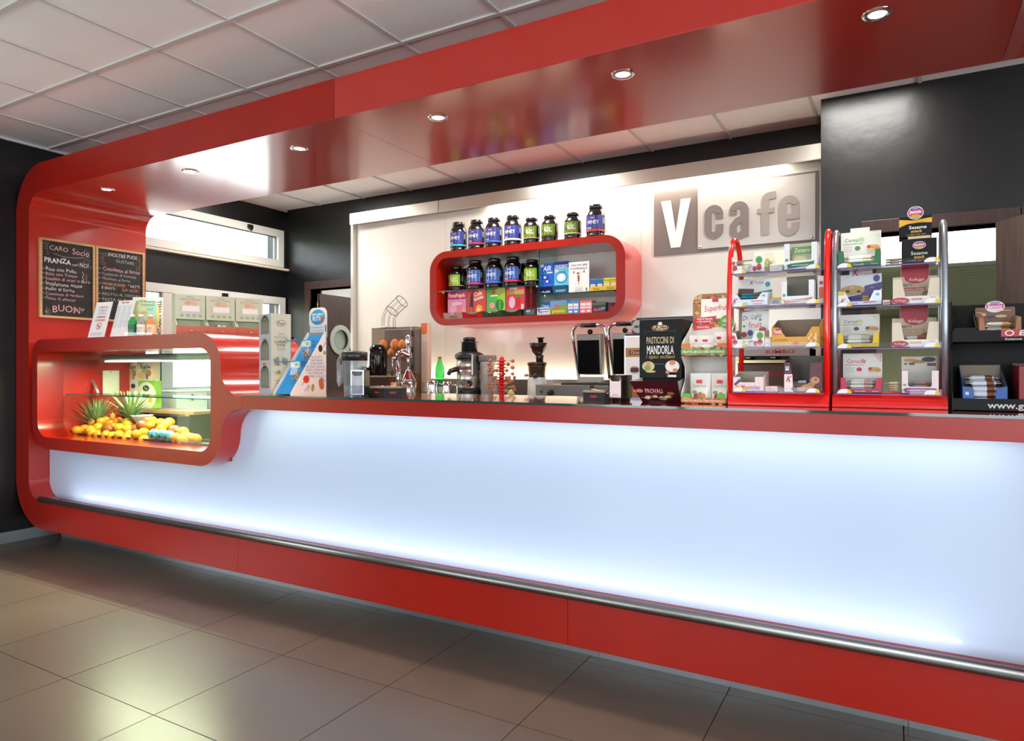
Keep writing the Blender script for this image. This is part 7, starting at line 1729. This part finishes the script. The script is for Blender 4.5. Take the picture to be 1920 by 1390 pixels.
def kell(u0, u1, zs, label, blab, grp, t2, c2, full):
    l, w = rk(u0, u1, zs, 52, 54, 66, [(0, 1), (.19, 1), (.27, .30), (.74, .30), (.80, 1), (1, 1)], C('d8cab4'), C('c8b8a4'),
              [('r', .5, .14, 1.0, .27, 'e4e0da'), ('e', .16, .13, .2, .13, 'c02434'), ('t', 'Kelloggs', .17, .14, .10, 'f0e8e4', dict(w=.26, it=.3, bold=0)), ('r', .52, .17, .24, .08, c2), ('r', .86, .22, .12, .06, 'd8a8b0')],
              [('p', [(.12, 1.0), (.94, 1.0), (.94, .2), (.12, .2)], 'cfb8a0'), ('e', .53, .98, .27, .22, 'b82030'), ('t', 'Kelloggs', .53, .90, .10, 'f0e8e4', dict(w=.34, it=.3, bold=0)), ('t', 'BARRETTA', .30, .72, .08, '5c4038', dict(w=.3)), ('r', .45, .58, .56, .10, c2), ('t', t2, .45, .58, .06, 'f0e8dc', dict(w=.5)), ('e', .80, .40, .14, .12, 'a06c3c'), ('e', .74, .34, .1, .08, 'b88450'), ('e', .84, .46, .05, .04, '5c3020'), ('r', .5, 1.19, .62, .38, 'a81c30')],
              ([(0, 0), (1, 0), (1, 1), (.82, 1), (.82, 1.36), (.78, 1.40), (.22, 1.40), (.18, 1.36), (.18, 1), (0, 1)], C('cbb9a0')), 'bar_tray', label, 'bar tray', d=.14, Y=Y2)
    if full: bars(l, 0, [(0, -.045, .004, .03), (.0, -.03, .018, -.05), (0, .0, .03, .1)], w * .6, .034, .014, 'd8d8d4', 'b85848', blab, grp)
kell(1674, 1762, zsg[1], 'beige and red almond fruit bar tray on the second shelf of the grey rack', '', '', 'Mandorle e Frutta', 'c84c58', 0)
kell(1672.5, 1760, zsg[2], 'beige and orange seed bar tray on the third shelf of the grey rack', 'white seed bar in the beige and orange tray', 'bars in the orange seed tray', 'Mandorle, Miele e Semi', 'd8983c', 1)
o = carton('snack_packet', 'small red and white packet between the second shelf trays of the grey rack', 'packet', (XU(1662, Y2), Y2 + .05, zsg[1] + .001), 0, 14 * PXM, .06, 10 * PXM, C('e0d4cc'), [('r', .5, .4, .8, .3, 'c85060')])
# third shelf
cerealfit(1570, 1648, zsg[2], 32, 78, 'd8b810', '4c4c30', 'd0c020', 'yellow cereal bar tray with lettered header on the third shelf of the grey rack', 'bars in the yellow cereal tray', 'silver and yellow cereal bar in the yellow tray')
# fourth shelf
cerealfit(1576, 1653, zsg[3], 33, 88, 'b81c4c', 'c02c48', 'c83050', 'crimson cereal bar tray with lettered header on the lowest shelf of the grey rack', 'bars in the crimson cereal tray', 'white and red cereal bar in the crimson tray')
stack(1674, Y2, zsg[3], 5, 32, 'clear wrapped sesame wafer pack stacked beside the crimson tray', 'wafer packs on the lowest shelf', 4.8)
l, w = rk(1691, 1760, zsg[3], 49, 52, 80, [(0, 1), (.17, 1), (.17, .36), (.22, .30), (.78, .30), (.82, .36), (.82, 1), (1, 1)], C('e0d4d8'), C('8a8478'), [('p', [(.04, .20), (.12, .25), (.88, .25), (.96, .22), (.9, .06), (.1, .04)], '8a2c74'), ('t', 'BARRETTA DI SESAMO CON SEMI DI CHIA', .5, .15, .06, 'e4d4e0', dict(w=.72)), ('e', .08, .38, .05, .05, '7a9a60')],
          [('e', .25, .90, .2, .05, 'c09858'), ('e', .5, .86, .2, .05, 'b08848'), ('e', .78, .92, .2, .07, '30282c'), ('r', .86, .78, .25, .08, '7a3460'), ('e', .12, .8, .05, .035, '5a9060'), ('e', .3, .8, .1, .04, '6a6258')], (FULLH, C('d8d0c8')), 'bar_tray', 'white chia bar tray with purple ribbon on the grey rack', 'bar tray', d=.14, Y=Y2)
bars(l, 0, [(0, -.045, .004, .0), (0, -.03, .018, .03), (0, -.01, .031, -.03)], w * .62, .034, .014, '8a8888', 'c07850', 'grey sesame bar in the purple ribbon tray', 'bars in the purple ribbon tray')

# ---- black two tier rack at the end
Y3 = 2.83
xa = XU(1787, Y3); w = .44; xb = xa + w
br = thing('energy_rack', 'black two tier cardboard rack with web address lettering', 'display rack', (xa, Y3, ZCT))
Ze = lambda v: ZV(1850, v, Y3) - ZCT
KB = mat((9, 9, 10), .5, spec=.25)
zl1 = Ze(748); zt0, zt1 = Ze(640), Ze(619)
MB().box(0, w, 0, .003, 0, zl1, KB).box(0, w, 0, .26, 0, .003, KB).build('lower_tray', br)
MB().prism([(0, 0), (.26, 0), (.26, Ze(560)), (.06, Ze(560)), (.03, Ze(600)), (.03, zt1), (.03, zt0 - .004), (.05, zt0 - .03), (.02, zl1 + .02), (0, zl1)], -.003, 0, KB, axis='x').build('side_panel', br)
MB().box(w, w + .003, 0, .26, 0, Ze(560), KB).build('side_panel', br)
MB().box(0, w, .257, .26, 0, Ze(560), KB).build('back_panel', br)
MB().box(0, w, .02, .023, zt0, zt1, KB).box(0, w, .023, .257, zt0, zt0 + .003, KB).build('upper_tray', br)
m = MB(); m.text('www.gymlinemuscle.it', .10, zl1 * .5, .021, -.0008, C('d0d0cc'), al='l', w=.32); m.build('lettering', br)
m = MB(); zc_ = (zt0 + zt1) / 2
m.rect(.235, zc_ + .008, .19, .024, .0194, C('b82830')); m.text('ENERVIT', .25, zc_ + .008, .016, .0190, C('f0ecec'), w=.125, it=.2); m.ell(.163, zc_ + .008, .013, .010, .0190, C('f0ecec')); m.ell(.163, zc_ + .008, .009, .007, .0187, C('b82830'))
m.text('Science in Nutrition', .215, zc_ - .012, .007, .0190, C('d8d8d4'), w=.13); m.build('emblem_print', br)
PXM = w / (1920 - 1787) * .88
PXM = (XU(1900, Y3) - XU(1800, Y3)) / 100
# empty black box and honey bar tray on the upper tier
def tr2(u0, u1, yo, z, hf, hs, hb, cut, col, inner, fdec, hdec, head, name, label, cat, d=.14):
    xa_, xb_ = XU(u0, Y3 + yo), XU(u1, Y3 + yo)
    loc = ((xa_ + xb_) / 2, Y3 + yo + d / 2, ZCT + z)
    tray(name, label, cat, loc, 0, xb_ - xa_, d, hf * PXM, hs * PXM, hb * PXM, cut, col, inner, fdec, hdec, head)
    return loc, xb_ - xa_
tr2(1788, 1832, .03, zt0 + .004, 30, 76, 82, [(0, 1), (1, 1)], mat((12, 11, 11), .5, spec=.25), mat((20, 18, 14), .6, spec=.2), [], [], None, 'bar_tray', 'empty black bar tray on the upper tier of the black rack', 'bar tray')
l, w_ = tr2(1836, 1915, .03, zt0 + .004, 52, 62, 82, [(0, 1), (.1, 1), (.16, .40), (.36, .36), (.42, .48), (.58, .48), (.66, .36), (.86, .40), (.9, 1), (1, 1)], C('a0643c'), C('8a7a64'), [('e', .5, .30, .17, .15, 'e8e0d8'), ('r', .5, .31, .26, .10, 'c84888'), ('t', 'Jannis', .5, .31, .08, 'f4ece8', dict(w=.2))],
            [('e', .5, 1.02, .25, .17, 'e4e0e4'), ('r', .5, 1.03, .44, .13, 'c84c94'), ('t', 'Jannis', .5, 1.03, .10, 'f4f0f0', dict(w=.36)), ('e', .5, 1.13, .14, .04, '9890c0'), ('e', .22, .80, .06, .05, 'c89838'), ('e', .42, .72, .16, .04, '2c2c34'), ('e', .65, .74, .15, .04, 'c8a870'), ('r', .7, .9, .4, .02, 'd8b890'), ('l', [(.04, .86), (.17, .84)], .015, 'd8b878')], ([(0, 0), (1, 0), (1, .98), (.72, 1.0), (.68, 1.12), (.5, 1.18), (.32, 1.12), (.28, 1.0), (0, .98)], C('6e4630')), 'bar_tray', 'brown honey sesame bar tray with oval emblem on the upper tier of the black rack', 'bar tray')
bars(l, 0, [(0, -.05, .004, .02), (0, -.035, .018, -.04), (0, -.015, .032, .05), (0, .005, .045, -.02), (.0, -.03, .05, .1)], w_ * .8, .034, .014, 'c8c4bc', 'b88c48', 'silver sesame bar in the brown honey tray', 'bars in the brown honey tray')
l, w_ = tr2(1805, 1889, .02, .0035, 54, 100, 104, [(0, 1), (.24, .96), (.30, .0), (.72, .0), (.76, .96), (1, 1)], C('2458a0'), C('7c6650'), [('p', [(0, 0), (.28, 0), (.26, .46), (0, .46)], 'e4e0e4'), ('t', 'K', .11, .27, .22, 'a81c34', dict(w=.14, it=.35)), ('r', .10, .70, .08, .14, 'b8d0e4'), ('p', [(.73, .0), (1, 0), (1, .46), (.76, .46)], '5a4c94'), ('e', .86, .14, .11, .12, 'b88c50')], [], None, 'bar_tray', 'blue milk chocolate bar tray in the lower tier of the black rack', 'bar tray', d=.17)
bars(l, 0, [(0, -.065, .004, 0), (0, -.06, .022, .02), (0, -.05, .044, -.02), (0, -.045, .062, .02), (.0, -.03, .082, .03), (.0, .01, .088, -.06), (.0, .03, .1, .08)], w_ * .8, .04, .02, 'd4d8e4', '7a4c34', 'white milk chocolate bar in the blue tray of the black rack', 'bars in the blue tray')
tr2(1911, 1960, .02, .0035, 100, 104, 108, [(0, 1), (1, 1)], C('8c1c28'), C('5c2028'), [], [], None, 'bar_tray', 'dark red bar tray beside the blue tray in the black rack', 'bar tray', d=.17)

# ================================================================== sub-parts: print and small fittings belong to the part they sit on
RULES = {'print': ('box', 'tray', 'carton', 'pouch', 'card', 'backboard', 'body', 'paper'), 'side_print': ('box', 'side_panel'), 'lettering': ('body', 'lower_tray', 'top_panel'), 'wrap_label': ('body',), 'header_print': ('header_card',),
         'chute_print': ('chute', 'front_chute'), 'flap_print': ('front_flap',), 'front_print': ('front_panel',), 'emblem': ('box',), 'emblem_tab': ('box',), 'emblem_print': ('upper_tray',), 'chalk_writing': ('slate',), 'knob': ('control_panel',), 'switch': ('control_panel', 'switch_plate'),
         'lamp': ('control_panel',), 'rib': ('upper_plate',), 'grip': ('bow_handle',), 'lever_grip': ('lever',), 'spring': ('spring_housing',), 'clip': ('hood',), 'hood_frame': ('hood',), 'chute_ring': ('chute_collar',), 'picture_print': ('front_panel',), 'light_edge': ('front_panel',),
         'front_lettering': ('body',), 'corner_tab': ('tier',), 'price_tab': ('clear_shelf',), 'screw': ('acrylic_plate',), 'shelf_pin': ('glass_board',), 'bowl_rim': ('feed_bowl',), 'header_label': ('bag',), 'gasket': ('window_frame',), 'latch': ('window_frame', 'lid'), 'porthole_glass': ('porthole_ring',), 'hinge': ('door_leaf',)}
for root in [o for o in list(COL.objects) if o.parent is None and o.type == 'EMPTY']:
    kids = {}
    for ch in root.children: kids.setdefault(ch.name.split('.')[0], []).append(ch)
    for nm, hosts in RULES.items():
        for ch in kids.get(nm, ()):
            for hname in hosts:
                if kids.get(hname):
                    hs_ = kids[hname]
                    # nearest host by height when there are several
                    def zc__(q):
                        zz = [c[2] for c in q.bound_box]; return (min(zz) + max(zz)) / 2
                    host = min(hs_, key=lambda q: abs(zc__(q) - zc__(ch)))
                    if host is not ch and tuple(host.location) == (0, 0, 0):
                        ch.parent = host
                    break
